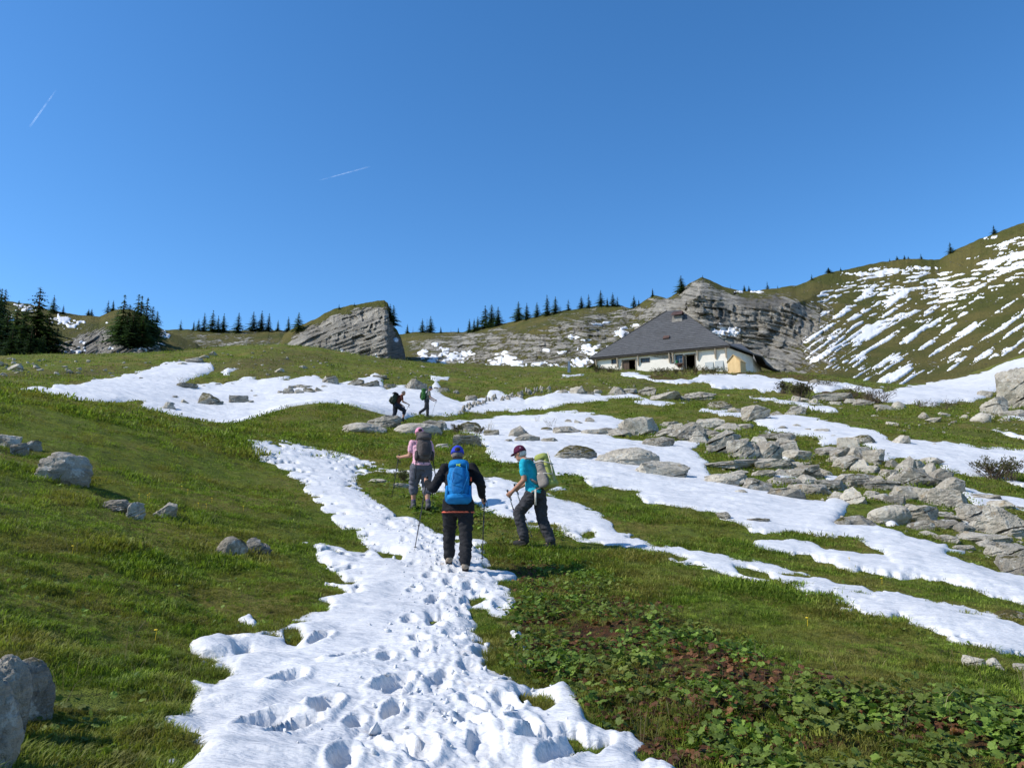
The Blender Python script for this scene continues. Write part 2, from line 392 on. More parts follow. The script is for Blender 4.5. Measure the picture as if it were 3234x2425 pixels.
def grid_faces(nr, nc, wrap=False):
    i = np.arange(nr - 1)[:, None]; j = np.arange(nc if wrap else nc - 1)[None]
    j2 = (j + 1) % nc
    a = i * nc + j; b = i * nc + j2; c = (i + 1) * nc + j2; d = (i + 1) * nc + j
    return np.stack([a, b, c, d], -1).reshape(-1, 4)

class MB:                                            # collects simple shapes into one mesh
    def __init__(s): s.v = []; s.f = []
    def add(s, v, f):
        o = len(s.v); s.v += [tuple(map(float, p)) for p in v]; s.f += [tuple(i + o for i in q) for q in f]; return s
    def box(s, c, d, M=None):
        x, y, z = d[0] / 2, d[1] / 2, d[2] / 2
        v = [Vector((sx * x, sy * y, sz * z)) for sx in (-1, 1) for sy in (-1, 1) for sz in (-1, 1)]
        if M is not None: v = [M @ p for p in v]
        v = [p + Vector(c) for p in v]
        return s.add(v, [(0, 1, 3, 2), (4, 6, 7, 5), (0, 4, 5, 1), (2, 3, 7, 6), (0, 2, 6, 4), (1, 5, 7, 3)])
    def bar(s, a, b, w, h, up=(0, 0, 1)):
        a, b = Vector(a), Vector(b); t = (b - a); L = t.length; t.normalize()
        u = Vector(up); sd = t.cross(u)
        if sd.length < 1e-4: sd = t.cross(Vector((1, 0, 0)))
        sd.normalize(); u = sd.cross(t)
        v = [a + t * L * k + sd * sx * w / 2 + u * sz * h / 2 for k in (0, 1) for sx in (-1, 1) for sz in (-1, 1)]
        return s.add(v, [(0, 1, 3, 2), (4, 6, 7, 5), (0, 4, 5, 1), (2, 3, 7, 6), (0, 2, 6, 4), (1, 5, 7, 3)])
    def tube(s, pts, rad, n=8):
        pts = [Vector(p) for p in pts]
        if not hasattr(rad, '__len__'): rad = [rad] * len(pts)
        rings = []
        for i, p in enumerate(pts):
            t = (pts[min(i + 1, len(pts) - 1)] - pts[max(i - 1, 0)]).normalized()
            a = t.cross(Vector((0, 0, 1)))
            if a.length < 1e-3: a = t.cross(Vector((1, 0, 0)))
            a.normalize(); b = t.cross(a)
            rings.append([p + (a * math.cos(2 * math.pi * k / n) + b * math.sin(2 * math.pi * k / n)) * rad[i] for k in range(n)])
        v = [p for r in rings for p in r]
        f = [(i * n + k, i * n + (k + 1) % n, (i + 1) * n + (k + 1) % n, (i + 1) * n + k) for i in range(len(pts) - 1) for k in range(n)]
        f += [tuple(range(n - 1, -1, -1)), tuple((len(pts) - 1) * n + k for k in range(n))]
        return s.add(v, f)
    def loft(s, rings):                              # rings: lists of equal length, closed ends
        n = len(rings[0]); v = [p for r in rings for p in r]
        f = [(i * n + k, i * n + (k + 1) % n, (i + 1) * n + (k + 1) % n, (i + 1) * n + k) for i in range(len(rings) - 1) for k in range(n)]
        f += [tuple(range(n - 1, -1, -1)), tuple((len(rings) - 1) * n + k for k in range(n))]
        return s.add(v, f)
    def ell(s, c, r, nu=14, nv=9, M=None):
        rings = []
        v = [Vector((0, 0, -r[2]))]; f = []
        for j in range(1, nv):
            ph = -math.pi / 2 + math.pi * j / nv
            for k in range(nu):
                th = 2 * math.pi * k / nu
                v.append(Vector((r[0] * math.cos(ph) * math.cos(th), r[1] * math.cos(ph) * math.sin(th), r[2] * math.sin(ph))))
        v.append(Vector((0, 0, r[2])))
        for k in range(nu): f.append((0, 1 + (k + 1) % nu, 1 + k))
        for j in range(nv - 2):
            for k in range(nu):
                a = 1 + j * nu; b = a + nu
                f.append((a + k, a + (k + 1) % nu, b + (k + 1) % nu, b + k))
        e = len(v) - 1; a = 1 + (nv - 2) * nu
        for k in range(nu): f.append((e, a + k, a + (k + 1) % nu))
        if M is not None: v = [M @ p for p in v]
        return s.add([p + Vector(c) for p in v], f)
    def caps(s, a, b, ra, rb, n=12):                 # tapered capsule
        a, b = Vector(a), Vector(b); t = b - a; L = t.length
        if L < 1e-6: return s.ell(a, (ra, ra, ra))
        t.normalize()
        p = [a - t * ra * 0.98, a - t * ra * 0.85, a - t * ra * 0.5, a, b, b + t * rb * 0.5, b + t * rb * 0.85, b + t * rb * 0.98]
        q = [ra * 0.2, ra * 0.53, ra * 0.87, ra, rb, rb * 0.87, rb * 0.53, rb * 0.2]
        x = t.cross(Vector((0, 0, 1)))
        if x.length < 1e-3: x = t.cross(Vector((1, 0, 0)))
        x.normalize(); y = t.cross(x)
        return s.loft([[c + (x * math.cos(2 * math.pi * k / n) + y * math.sin(2 * math.pi * k / n)) * rr for k in range(n)] for c, rr in zip(p, q)])
    def mesh(s, name, mat=None, smooth=False):
        me = bpy.data.meshes.new(name); me.from_pydata(s.v, [], s.f)
        if mat: me.materials.append(mat)
        if smooth: me.polygons.foreach_set('use_smooth', [True] * len(me.polygons))
        me.update()
        return me
# ------------------------------------------------------------------ materials
class NT:
    def __init__(s, name, rough=0.9, spec=0.2):
        s.m = bpy.data.materials.new(name); s.m.use_nodes = True
        s.t = s.m.node_tree
        s.b = s.t.nodes['Principled BSDF']; s.out = s.t.nodes['Material Output']
        s.b.inputs['Roughness'].default_value = rough
        s.b.inputs['Specular IOR Level'].default_value = spec
    def n(s, typ, **kw):
        nd = s.t.nodes.new(typ)
        for k, v in kw.items():
            if k.startswith('p_'): setattr(nd, k[2:], v)
            else:
                key = int(k[1:]) if k[0] == 'i' and k[1:].isdigit() else k.replace('_', ' ')
                s.set(nd.inputs[key], v)
        return nd
    def set(s, sock, v):
        if hasattr(v, 'is_output') or isinstance(v, bpy.types.NodeSocket): s.t.links.new(v, sock)
        elif isinstance(v, (tuple, list)) and sock.type == 'RGBA' and len(v) == 3: sock.default_value = (*v, 1)
        else: sock.default_value = v
    def pos(s): return s.n('ShaderNodeNewGeometry').outputs['Position']
    def objc(s): return s.n('ShaderNodeTexCoord').outputs['Object']
    def attr(s, name): return s.n('ShaderNodeAttribute', p_attribute_name=name).outputs['Fac']
    def noise(s, vec, scale, detail=4, rough=0.55, dist=0.0):
        return s.n('ShaderNodeTexNoise', Vector=vec, Scale=scale, Detail=detail, Roughness=rough, Distortion=dist).outputs[0]
    def scale(s, vec, k):
        return s.n('ShaderNodeVectorMath', p_operation='MULTIPLY', i0=vec, i1=k).outputs[0]
    def ramp(s, fac, lo, hi):
        return s.n('ShaderNodeMapRange', p_clamp=True, p_interpolation_type='SMOOTHSTEP', Value=fac, From_Min=lo, From_Max=hi).outputs[0]
    def mix(s, fac, a, b, mode='MIX'):
        nd = s.t.nodes.new('ShaderNodeMix'); nd.data_type = 'RGBA'; nd.blend_type = mode
        s.set(nd.inputs[0], fac); s.set(nd.inputs[6], a); s.set(nd.inputs[7], b)
        return nd.outputs[2]
    def math(s, op, a, b=0.0, clamp=False):
        nd = s.n('ShaderNodeMath', p_operation=op, p_use_clamp=clamp); s.set(nd.inputs[0], a); s.set(nd.inputs[1], b)
        return nd.outputs[0]
    def bump(s, h, strength=0.5, dist=0.02, normal=None):
        nd = s.n('ShaderNodeBump', Height=h, Strength=strength, Distance=dist)
        if normal is not None: s.t.links.new(normal, nd.inputs['Normal'])
        return nd.outputs[0]
    def done(s, col, normal=None):
        s.set(s.b.inputs['Base Color'], col)
        if normal is not None: s.set(s.b.inputs['Normal'], normal)
        return s.m

def plain(name, col, rough=0.7, spec=0.3, nscale=None, var=0.25, bump=0.0, metal=0.0):
    t = NT(name, rough, spec); t.b.inputs['Metallic'].default_value = metal
    nrm = None; c = col
    if nscale:
        f = t.noise(t.objc(), nscale, 4, 0.6)
        c = t.mix(t.ramp(f, 0.3, 0.7), tuple(k * (1 - var) for k in col), tuple(min(k * (1 + var), 1) for k in col))
        if bump: nrm = t.bump(f, bump, 0.01)
    return t.done(c, nrm)

def m_ground():
    t = NT('ground_turf', 0.95, 0.1)
    p = t.pos()
    n1 = t.noise(p, 0.35, 5, 0.6); n2 = t.noise(p, 2.1, 5, 0.65); n3 = t.noise(p, 14, 4, 0.7); n4 = t.noise(p, 0.07, 3, 0.5)
    g = t.mix(t.ramp(n2, 0.32, 0.68), (0.095, 0.122, 0.018), (0.145, 0.172, 0.026))
    g = t.mix(t.ramp(n1, 0.42, 0.66), g, (0.175, 0.150, 0.038))
    g = t.mix(t.math('MULTIPLY', t.ramp(n4, 0.45, 0.65), t.attr('farness')), g, (0.118, 0.105, 0.034))
    g = t.mix(t.ramp(n3, 0.58, 0.78), g, (0.055, 0.042, 0.018))
    dark = t.noise(p, 5.2, 4, 0.7)
    g = t.mix(t.ramp(dark, 0.55, 0.70), g, (0.034, 0.032, 0.012))
    tuss = t.noise(p, 1.1, 5, 0.7)
    g = t.mix(t.math('MULTIPLY', t.math('MULTIPLY', t.ramp(tuss, 0.52, 0.66), t.attr('farness')), 0.75), g, (0.052, 0.044, 0.018))
    lit = t.mix(t.ramp(n3, 0.4, 0.62), (0.040, 0.026, 0.014), (0.105, 0.045, 0.020))
    g = t.mix(t.math('MULTIPLY', t.attr('litter'), t.ramp(n2, 0.36, 0.56)), g, lit)
    h = t.math('ADD', t.math('MULTIPLY', n3, 0.6), t.noise(p, 45, 3, 0.7))
    nb = t.bump(h, 0.9, 0.05, t.bump(n2, 0.8, 0.25))
    return t.done(g, nb)

def m_snow():
    t = NT('snow_crust', 0.55, 0.25)
    p = t.pos()
    n1 = t.noise(p, 0.8, 4, 0.6); n2 = t.noise(p, 9, 4, 0.65); n3 = t.noise(p, 70, 3, 0.7)
    c = t.mix(t.ramp(n1, 0.3, 0.75), (0.64, 0.635, 0.63), (0.555, 0.555, 0.56))
    d = t.math('MULTIPLY', t.attr('trail'), t.ramp(t.noise(p, 4.5, 4, 0.7), 0.58, 0.74))
    c = t.mix(t.math('MULTIPLY', d, 0.8), c, (0.55, 0.47, 0.38))
    t.b.inputs['Subsurface Weight'].default_value = 0.0
    sv = t.n('ShaderNodeMapping', Vector=p, Rotation=(0, 0, 0.45), Scale=(0.9, 3.0, 1.0)).outputs[0]
    n4 = t.noise(sv, 1.3, 5, 0.62)
    h = t.math('ADD', t.math('MULTIPLY', n2, 0.7), t.math('MULTIPLY', n3, 0.25))
    nb = t.bump(n4, 0.55, 0.22)
    return t.done(c, t.bump(h, 0.32, 0.035, nb))

def m_farsnow():
    t = NT('old_snow', 0.6, 0.2)
    n = t.noise(t.pos(), 0.25, 4, 0.6)
    return t.done(t.mix(n, (0.70, 0.70, 0.70), (0.62, 0.625, 0.635)), t.bump(n, 0.3, 0.8))

def m_rock(name, moss, dark=0.0, pale=0.0, strata=1.0):
    t = NT(name, 0.92, 0.15)
    p = t.pos(); o = t.objc()
    n1 = t.noise(p, 1.1, 5, 0.6); n2 = t.noise(p, 5.5, 6, 0.65); n3 = t.noise(p, 26, 5, 0.7)
    sv = t.n('ShaderNodeMapping', Vector=p, Rotation=(0.5, 0.55, 0.35), Scale=(1.5, 1.2, 5.5)).outputs[0]
    st = t.noise(sv, 1.0, 5, 0.65, 0.6)
    k = 1.0 - 0.45 * dark + 0.28 * pale
    base = t.mix(t.ramp(n1, 0.3, 0.7), (0.32 * k, 0.284 * k, 0.226 * k), (0.46 * k, 0.42 * k, 0.345 * k))
    base = t.mix(t.math('MULTIPLY', t.ramp(st, 0.50, 0.58), 0.55 * strata), base, (0.21 * k, 0.19 * k, 0.16 * k))
    base = t.mix(t.math('MULTIPLY', t.ramp(n2, 0.54, 0.66), 0.65), base, (0.125, 0.113, 0.095))
    base = t.mix(t.math('MULTIPLY', t.ramp(t.noise(p, 7, 4, 0.65), 0.55, 0.64), 0.7), base, (0.55, 0.53, 0.47))
    base = t.mix(t.math('MULTIPLY', t.ramp(t.noise(p, 3.3, 4, 0.6), 0.60, 0.70), 0.5), base, (0.27, 0.18, 0.075))
    nz = t.n('ShaderNodeSeparateXYZ', Vector=t.n('ShaderNodeNewGeometry').outputs['Normal']).outputs[2]
    mm = t.math('MULTIPLY', t.ramp(nz, 0.25, 0.75), t.ramp(t.noise(p, 2.2, 5, 0.7), 0.63 - 0.33 * moss, 0.73 - 0.33 * moss))
    ms = t.mix(t.ramp(n3, 0.35, 0.65), (0.045, 0.042, 0.014), (0.105, 0.085, 0.022))
    base = t.mix(mm, base, ms)
    vor = t.n('ShaderNodeTexVoronoi', p_feature='DISTANCE_TO_EDGE', Vector=t.n('ShaderNodeVectorMath', p_operation='ADD', i0=sv, i1=t.scale(t.n('ShaderNodeTexNoise', Vector=p, Scale=2.5).outputs[1], (0.7, 0.7, 0.7))).outputs[0], Scale=1.3).outputs[0]
    crack = t.ramp(vor, 0.0, 0.05)
    base = t.mix(t.math('MULTIPLY', t.math('SUBTRACT', 1.0, crack), 0.0), base, (0.06, 0.055, 0.045))
    h = t.math('ADD', t.math('MULTIPLY', st, 0.55 * strata), t.math('ADD', t.math('MULTIPLY', n2, 0.6), t.math('MULTIPLY', n3, 0.35)))
    h = t.math('ADD', h, t.math('MULTIPLY', crack, 0.0))
    hk = t.noise(p, 60, 3, 0.7)
    base = t.mix(t.math('MULTIPLY', t.ramp(hk, 0.52, 0.66), 0.3), base, (0.10, 0.092, 0.08))
    return t.done(base, t.bump(h, 1.0, 0.11))

def m_far():
    t = NT('far_slope', 0.95, 0.1)
    p = t.pos(); q = t.attr('q'); rk = t.attr('rock'); lat = t.attr('lat'); tone = t.attr('tone')
    v = t.n('ShaderNodeCombineXYZ', X=t.math('MULTIPLY', q, 0.85), Y=t.math('MULTIPLY', lat, 0.13), Z=t.math('MULTIPLY', lat, 0.02)).outputs[0]
    s1 = t.noise(v, 0.9, 7, 0.70, 0.7)
    v2 = t.n('ShaderNodeCombineXYZ', X=t.math('MULTIPLY', q, 0.3), Y=t.math('MULTIPLY', lat, 0.12), Z=0.3).outputs[0]
    s2 = t.noise(v2, 1.0, 5, 0.7, 0.8)
    n1 = t.noise(p, 0.05, 5, 0.65); n2 = t.noise(p, 0.4, 5, 0.7); n3 = t.noise(p, 1.6, 4, 0.7)
    rock = t.mix(t.ramp(s1, 0.28, 0.70), (0.115, 0.106, 0.090), (0.47, 0.435, 0.365))
    rock = t.mix(t.ramp(s2, 0.56, 0.68), rock, (0.50, 0.455, 0.375))
    rock = t.mix(t.ramp(n2, 0.58, 0.70), rock, (0.10, 0.092, 0.075))
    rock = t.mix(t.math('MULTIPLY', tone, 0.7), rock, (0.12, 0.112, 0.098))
    g = t.mix(t.ramp(n1, 0.35, 0.65), (0.084, 0.088, 0.022), (0.135, 0.115, 0.036))
    g = t.mix(t.ramp(n2, 0.55, 0.75), g, (0.055, 0.050, 0.018))
    g = t.mix(t.ramp(n3, 0.55, 0.75), g, (0.060, 0.062, 0.018))
    m = t.ramp(t.math('ADD', rk, t.math('ADD', t.math('MULTIPLY', t.math('SUBTRACT', s1, 0.5), 2.4), t.math('MULTIPLY', t.math('SUBTRACT', n2, 0.5), 2.4))), 0.42, 0.58)
    col = t.mix(m, g, rock)
    h = t.math('ADD', t.math('MULTIPLY', t.math('MULTIPLY', s1, 2.0), m), t.math('ADD', n2, t.math('MULTIPLY', n3, 0.5)))
    return t.done(col, t.bump(h, 1.0, 1.3))

def m_blade(name, c1, c2, c3):
    t = NT(name, 0.6, 0.25)
    rnd = t.n('ShaderNodeObjectInfo').outputs['Random']
    p = t.pos()
    c = t.mix(t.ramp(rnd, 0.1, 0.9), tuple(k * 0.62 for k in c1), tuple(k * 1.3 for k in c2))
    c = t.mix(t.math('MULTIPLY', t.ramp(t.noise(p, 0.9, 5, 0.65), 0.42, 0.64), 0.85), c, c3)
    c = t.mix(t.ramp(t.noise(p, 3.6, 4, 0.65), 0.38, 0.64), c, t.mix(1.0, c, (0.55, 0.56, 0.55), 'MULTIPLY'))
    t.b.inputs['Base Color'].default_value = (0, 0, 0, 1)
    t.set(t.b.inputs['Base Color'], c)
    tr = t.n('ShaderNodeBsdfTranslucent', Color=t.mix(1.0, c, (1.1, 1.2, 0.7), 'MULTIPLY'))
    mx = t.n('ShaderNodeMixShader', i0=0.35)
    t.t.links.new(t.b.outputs[0], mx.inputs[1]); t.t.links.new(tr.outputs[0], mx.inputs[2])
    t.t.links.new(mx.outputs[0], t.out.inputs[0])
    return t.m

M_GROUND = m_ground(); M_SNOW = m_snow(); M_FSNOW = m_farsnow(); M_FAR = m_far()
M_ROCK = {'grey': m_rock('limestone', 0.05), 'pale': m_rock('pale_limestone', 0.0, 0, 0.6, 0.5), 'dark': m_rock('weathered_limestone', 0.25, 0.6, 0, 1.2),
          'mossy': m_rock('mossy_limestone', 0.75, 0.25, 0, 0.8)}
M_GRASS = m_blade('grass_blade', (0.125, 0.205, 0.016), (0.205, 0.270, 0.032), (0.290, 0.250, 0.055))
M_DRY = m_blade('dry_stalk', (0.30, 0.235, 0.11), (0.38, 0.31, 0.17), (0.24, 0.17, 0.08))
M_LEAF = m_blade('broad_leaf', (0.110, 0.190, 0.024), (0.170, 0.255, 0.040), (0.190, 0.215, 0.045))
M_DEADLEAF = m_blade('dead_leaf', (0.150, 0.058, 0.026), (0.24, 0.110, 0.048), (0.100, 0.042, 0.020))
M_NEEDLE = m_blade('spruce_needles', (0.045, 0.090, 0.040), (0.075, 0.120, 0.046), (0.056, 0.100, 0.042))
M_LARCH = m_blade('larch_needles', (0.050, 0.090, 0.030), (0.075, 0.115, 0.036), (0.060, 0.095, 0.030))
M_BARK = plain('bark', (0.085, 0.062, 0.045), 0.95, 0.1, 3.0, 0.4, 0.5)
M_TWIG = plain('twig', (0.115, 0.085, 0.060), 0.9, 0.1)
# ------------------------------------------------------------------ ground
def structure(name, me, label=None):
    return link(name, me, kind='structure', label=label)

LITTER = np.array([(1060,1205),(1190,1200),(1290,1230),(1500,1340),(1700,1445),(1900,1485),(2212,1530),(2500,1600),(2500,1900),(1380,1900),(1400,1659),(1260,1540),(1110,1450),(1100,1350),(1115,1280)], float)
az = np.concatenate([np.arange(-180, -44, 4.0), np.arange(-44, 44.01, 0.25), np.arange(48, 180, 4.0)])
lr = np.concatenate([np.log(np.array([0.3, 0.6, 1.0, 1.5, 2.0])), np.arange(math.log(2.5), math.log(188), 0.0125)])
A, L = np.meshgrid(np.radians(az), lr)
X = np.exp(L) * np.sin(A); Y = np.exp(L) * np.cos(A)
ZS = HS(X, Y)
_hs = snow_raw(X.ravel(), Y.ravel(), ZS.ravel()).reshape(X.shape) * (Y > 0)
Z = ZS + bumps(X, Y) * (1 - 0.62 * sstep(0.0, 0.06, _hs))
gme = mesh_np('ground', np.stack([X, Y, Z], -1).reshape(-1, 3), grid_faces(len(lr), len(az), True)[:, ::-1], [M_GROUND])
PX, PY = proj(X, Y, Z)
fattr(gme, 'farness', np.clip((np.hypot(X, Y) - 25) / 50, 0, 1).ravel())
lt = sstep(-60, 40, sdf(LITTER, PX.ravel(), PY.ravel())) * (np.hypot(X, Y).ravel() < 14) * (Y.ravel() > 0)
for q in ([(1395,810),(1450,808),(1485,816),(1470,824),(1400,822)], [(1560,803),(1640,800),(1770,812),(1760,820),(1640,812),(1575,812)], [(1760,840),(1860,850),(1900,868),(1800,866)]):
    lt = np.maximum(lt, sstep(-6, 5, sdf(np.array(q, float), PX.ravel(), PY.ravel())) * (np.hypot(X, Y).ravel() > 55) * (Y.ravel() > 0))
fattr(gme, 'litter', lt)
structure('ground', gme, 'green and olive alpine pasture rising from the camera to the hut')

def HG(x, y):
    return HS(x, y) + bumps(np.atleast_1d(x), np.atleast_1d(y))

def snow_sheet(name, a0, a1, da, r0, r1, dl, label):
    aa = np.radians(np.arange(a0, a1, da)); ll = np.arange(math.log(r0), math.log(r1), dl)
    A, L = np.meshgrid(aa, ll)
    X = np.exp(L) * np.sin(A); Y = np.exp(L) * np.cos(A)
    # coarse smooth heights, fine interpolation is not needed: evaluate straight
    ZS = HS(X, Y)
    h = snow_surface(X.ravel(), Y.ravel(), ZS.ravel()).reshape(X.shape)
    Z = ZS + h
    f = grid_faces(*X.shape)[:, ::-1]
    hv = h.ravel()
    keep = (hv[f].max(1) > -0.12)
    f = f[keep]
    used = np.unique(f); mp = np.full(X.size, -1); mp[used] = np.arange(len(used))
    v = np.stack([X, Y, np.maximum(Z, ZS - 0.4)], -1).reshape(-1, 3)[used]
    me = mesh_np(name, v, mp[f], [M_SNOW])
    best = np.full(len(v), 9.0)
    for i in range(len(_tr) - 1):
        a, b = _tr[i], _tr[i + 1]; e = b - a
        t = np.clip(((v[:, 0] - a[0]) * e[0] + (v[:, 1] - a[1]) * e[1]) / (e @ e), 0, 1)
        best = np.minimum(best, np.hypot(v[:, 0] - a[0] - t * e[0], v[:, 1] - a[1] - t * e[1]))
    fattr(me, 'trail', np.exp(-(best / 0.45) ** 2))
    return structure(name, me, label)
snow_sheet('snow_path', -38, 40, 0.12, 2.3, 30.2, 0.0062, 'trodden white snow with footprints running up between the hikers')
snow_sheet('snow_field', -42, 44, 0.1, 30, 178, 0.0046, 'white snow lying in the hollow and in bands on the slope below the hut')

# ------------------------------------------------------------------ far slopes
def interp(pts):
    p = np.array(pts, float)
    return lambda x: np.interp(x, p[:, 0], p[:, 1])

FAR = {}
def far_sheet(name, x0, x1, dx, rows, crest, base, rb, rc, prof, rock, alpha, dark=None, label=None, seed=0, relief=1.0, back=140):
    xs = np.arange(x0, x1 + dx, dx)
    t = np.concatenate([np.linspace(0, 1, rows), np.linspace(1.0, 1.6, 14)[1:]])
    XX, TT = np.meshgrid(xs, t)
    tc = np.clip(TT, 0, 1)
    cr = crest(XX) + 1.6 * fbm(XX / 14, XX * 0 + seed, oct=3, seed=seed + 5)
    PYy = base(XX) + (cr - base(XX)) * tc
    R = rb(XX) + (rc(XX) - rb(XX)) * prof(XX, tc)
    rk = rock(XX, PYy)
    # relief: buttresses, ledges along the bedding
    x, y, z = at(XX, PYy, R)
    lat = np.arctan2(XX - CX, FPX) * rc(np.array([CX]))[0] if False else (XX - CX) / FPX * 380.0
    al = np.radians(alpha(XX))
    zz = (1122 - PYy) / FPX * 380.0
    dl = np.gradient(lat, axis=1)
    q = zz - np.cumsum(np.tan(al) * dl, axis=1) + 1.6 * fbm(lat / 22, zz / 22, oct=2, seed=seed + 1)
    env = np.clip(tc * 5, 0, 1) * np.clip((1 - tc) * 7, 0, 1)
    qq = q / 2.3 + 0.5 * vn(lat / 12, zz / 9, seed=seed + 7)
    fr = qq - np.floor(qq)
    led = (fr ** 2 - 0.33) * (0.6 + 0.8 * vn(np.floor(qq) * 3.7, lat / 9, seed=seed + 8)) * 1.1 + 0.45 * fbm(q / 0.9, lat / 14, oct=2, seed=seed + 2)
    row = np.floor(q / 3.1 + 0.6 * vn(lat / 15, zz / 12, seed=seed + 12)); colw = 4.5 + 3.0 * _h(row, row * 0, row * 0, seed + 13)
    cell = np.floor(lat / colw + 7.0 * _h(row, row * 0 + 3, row * 0, seed + 14) + 0.5 * vn(lat / 4, zz / 3, seed=seed + 16))
    led = led + 0.75 * _h(row, cell, row * 0, seed + 15)
    but = fbm(lat / 13, zz / 20, oct=4, seed=seed + 3)
    big = fbm(lat / 55, zz / 55, oct=3, seed=seed + 4)
    R = R - env * relief * (rk * (2.5 * led + 4.5 * but) + 6.0 * big + (1 - rk) * 0.8 * but)
    x, y, z = at(XX, PYy, R)
    over = TT > 1
    if over.any():                                   # the back of the ridge
        k = (TT - 1) / 0.6
        cx_, cy_, cz_ = at(XX, cr, rc(XX))
        rr = np.hypot(cx_, cy_)
        s = 1 + k * back / rr
        x = np.where(over, cx_ * s, x); y = np.where(over, cy_ * s, y); z = np.where(over, cz_ - 0.45 * back * k ** 1.2 - 1.5 * k, z)
    v = np.stack([x, y, z], -1).reshape(-1, 3)
    f = grid_faces(*XX.shape)
    me = mesh_np(name, v, f, [M_FAR])
    fattr(me, 'q', q.ravel()); fattr(me, 'lat', lat.ravel()); fattr(me, 'rock', rk.ravel())
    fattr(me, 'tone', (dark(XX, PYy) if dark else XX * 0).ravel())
    structure(name, me, label)
    FAR[name] = dict(XX=XX, PY=PYy, TT=TT, x=x, y=y, z=z, rk=rk, q=q, crest=crest, rc=rc)
    return FAR[name]

def zone(lst, soft=14):
    polys = [np.array(p, float) for p in lst]
    def fn(px, py):
        out = np.zeros(px.shape)
        wx = px + 10 * fbm(px / 24, py / 16, oct=3, seed=91); wy = py + 7 * fbm(px / 24, py / 16, oct=3, seed=92)
        for p in polys:
            m = (px > p[:, 0].min() - 30) & (px < p[:, 0].max() + 30) & (py > p[:, 1].min() - 30) & (py < p[:, 1].max() + 30)
            if m.any():
                out[m] = np.maximum(out[m], sstep(-soft, soft, sdf(p, wx[m], wy[m])))
        return out
    return fn

def prof_fn(pl):                                     # t -> share of the depth
    p = np.array(pl, float)
    return lambda X_, T_: np.interp(T_, p[:, 0], p[:, 1])

C_RIDGE = interp([(250,735),(340,712),(400,712),(500,714),(600,713),(640,716),(700,722),(860,722),(900,718),(1000,717),(1050,706),(1120,692),(1200,674),(1290,661),(1330,659),(1368,666),(1385,655),(1400,645),(1413,639),(1425,641),(1440,645),(1452,640),(1468,628),(1490,612),(1515,600),(1535,606),(1560,618),(1600,629),(1640,627),(1720,617),(1742,610),(1760,600),(1790,589),(1860,576),(1900,567),(1960,559),(2030,561),(2045,551),(2060,541),(2130,511),(2160,500),(2212,481),(2400,420),(2700,360)])
B_RIDGE = interp([(250,830),(700,850),(1200,860),(1500,850),(1700,860),(1900,862),(2100,840),(2212,822),(2400,790),(2700,760)])
def ridge_rock(px, py):
    z = zone([[(880,735),(960,722),(1060,716),(1120,712),(1190,722),(1240,735),(1290,760),(1240,790),(1100,815),(900,800)],
              [(1285,672),(1400,655),(1415,640),(1460,640),(1480,616),(1515,604),(1545,625),(1600,640),(1650,640),(1700,640),(1750,660),(1775,690),(1765,730),(1720,760),(1680,800),(1600,780),(1500,730),(1420,720),(1370,700)],
              [(1200,705),(1290,668),(1370,690),(1350,730),(1250,760)],
              [(1660,760),(1700,740),(1740,760),(1730,800),(1680,810)]])(px, py)
    thin = 0.47 * zone([[(1180,690),(1400,660),(1420,820),(1180,820)], [(1700,650),(1800,650),(1830,740),(1760,830),(1690,820)], [(330,725),(640,725),(640,760),(330,760)]], 25)(px, py)
    return np.maximum(z * (0.60 + 0.26 * sstep(1380, 1470, px)), thin)
A_RIDGE = interp([(300,10),(900,6),(1200,-2),(1420,4),(1500,-6),(1600,-9),(1680,-15),(1740,-24),(1800,-24),(2200,-20)])
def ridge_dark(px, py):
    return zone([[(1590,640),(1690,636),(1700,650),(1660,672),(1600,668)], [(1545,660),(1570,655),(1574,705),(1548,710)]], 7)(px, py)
def ridge_prof(X_, T_):
    steep = sstep(1380, 1480, X_) * (1 - sstep(1690, 1800, X_)) + 0.8 * sstep(880, 940, X_) * (1 - sstep(1250, 1330, X_))
    a = np.interp(T_, [0, 0.25, 0.6, 1], [0, 0.25, 0.6, 1.0])
    b = np.interp(T_, [0, 0.2, 0.45, 0.85, 1], [0, 0.30, 0.52, 0.66, 1.0])
    return a * (1 - steep) + b * steep
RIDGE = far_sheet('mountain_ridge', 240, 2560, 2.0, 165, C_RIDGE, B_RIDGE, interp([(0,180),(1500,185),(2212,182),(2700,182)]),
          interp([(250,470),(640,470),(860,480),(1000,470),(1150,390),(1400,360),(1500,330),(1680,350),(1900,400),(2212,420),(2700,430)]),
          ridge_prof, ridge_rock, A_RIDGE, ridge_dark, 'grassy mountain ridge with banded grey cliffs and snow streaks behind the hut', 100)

C_OUT = interp([(560,790),(600,745),(615,722),(640,706),(680,690),(700,678),(720,668),(760,659),(790,655),(815,650),(830,649),(838,656),(842,668),(845,690),(850,706),(858,714),(866,730),(874,760),(880,800),(890,850)])
OUT = far_sheet('rock_outcrop_hill', 560, 892, 1.5, 130, C_OUT, interp([(560,830),(892,862)]), interp([(560,300),(840,262),(845,268),(892,300)]), interp([(560,345),(700,330),(838,318),(846,345),(892,350)]),
          prof_fn([(0,0),(0.3,0.25),(0.7,0.55),(1,1)]),
          zone([[(618,742),(650,716),(700,694),(740,678),(790,664),(820,664),(838,666),(846,700),(880,770),(880,860),(600,860)], [(700,700),(760,676),(800,690),(780,720)]], 9),
          interp([(560,24),(700,24),(800,20),(880,14)]), lambda px, py: sstep(838, 848, px) * 0.6, 'slanting banded rock outcrop with a grassy cap on the skyline', 200, 0.8)  # shade of the outcrop's right face is put into its rock colour
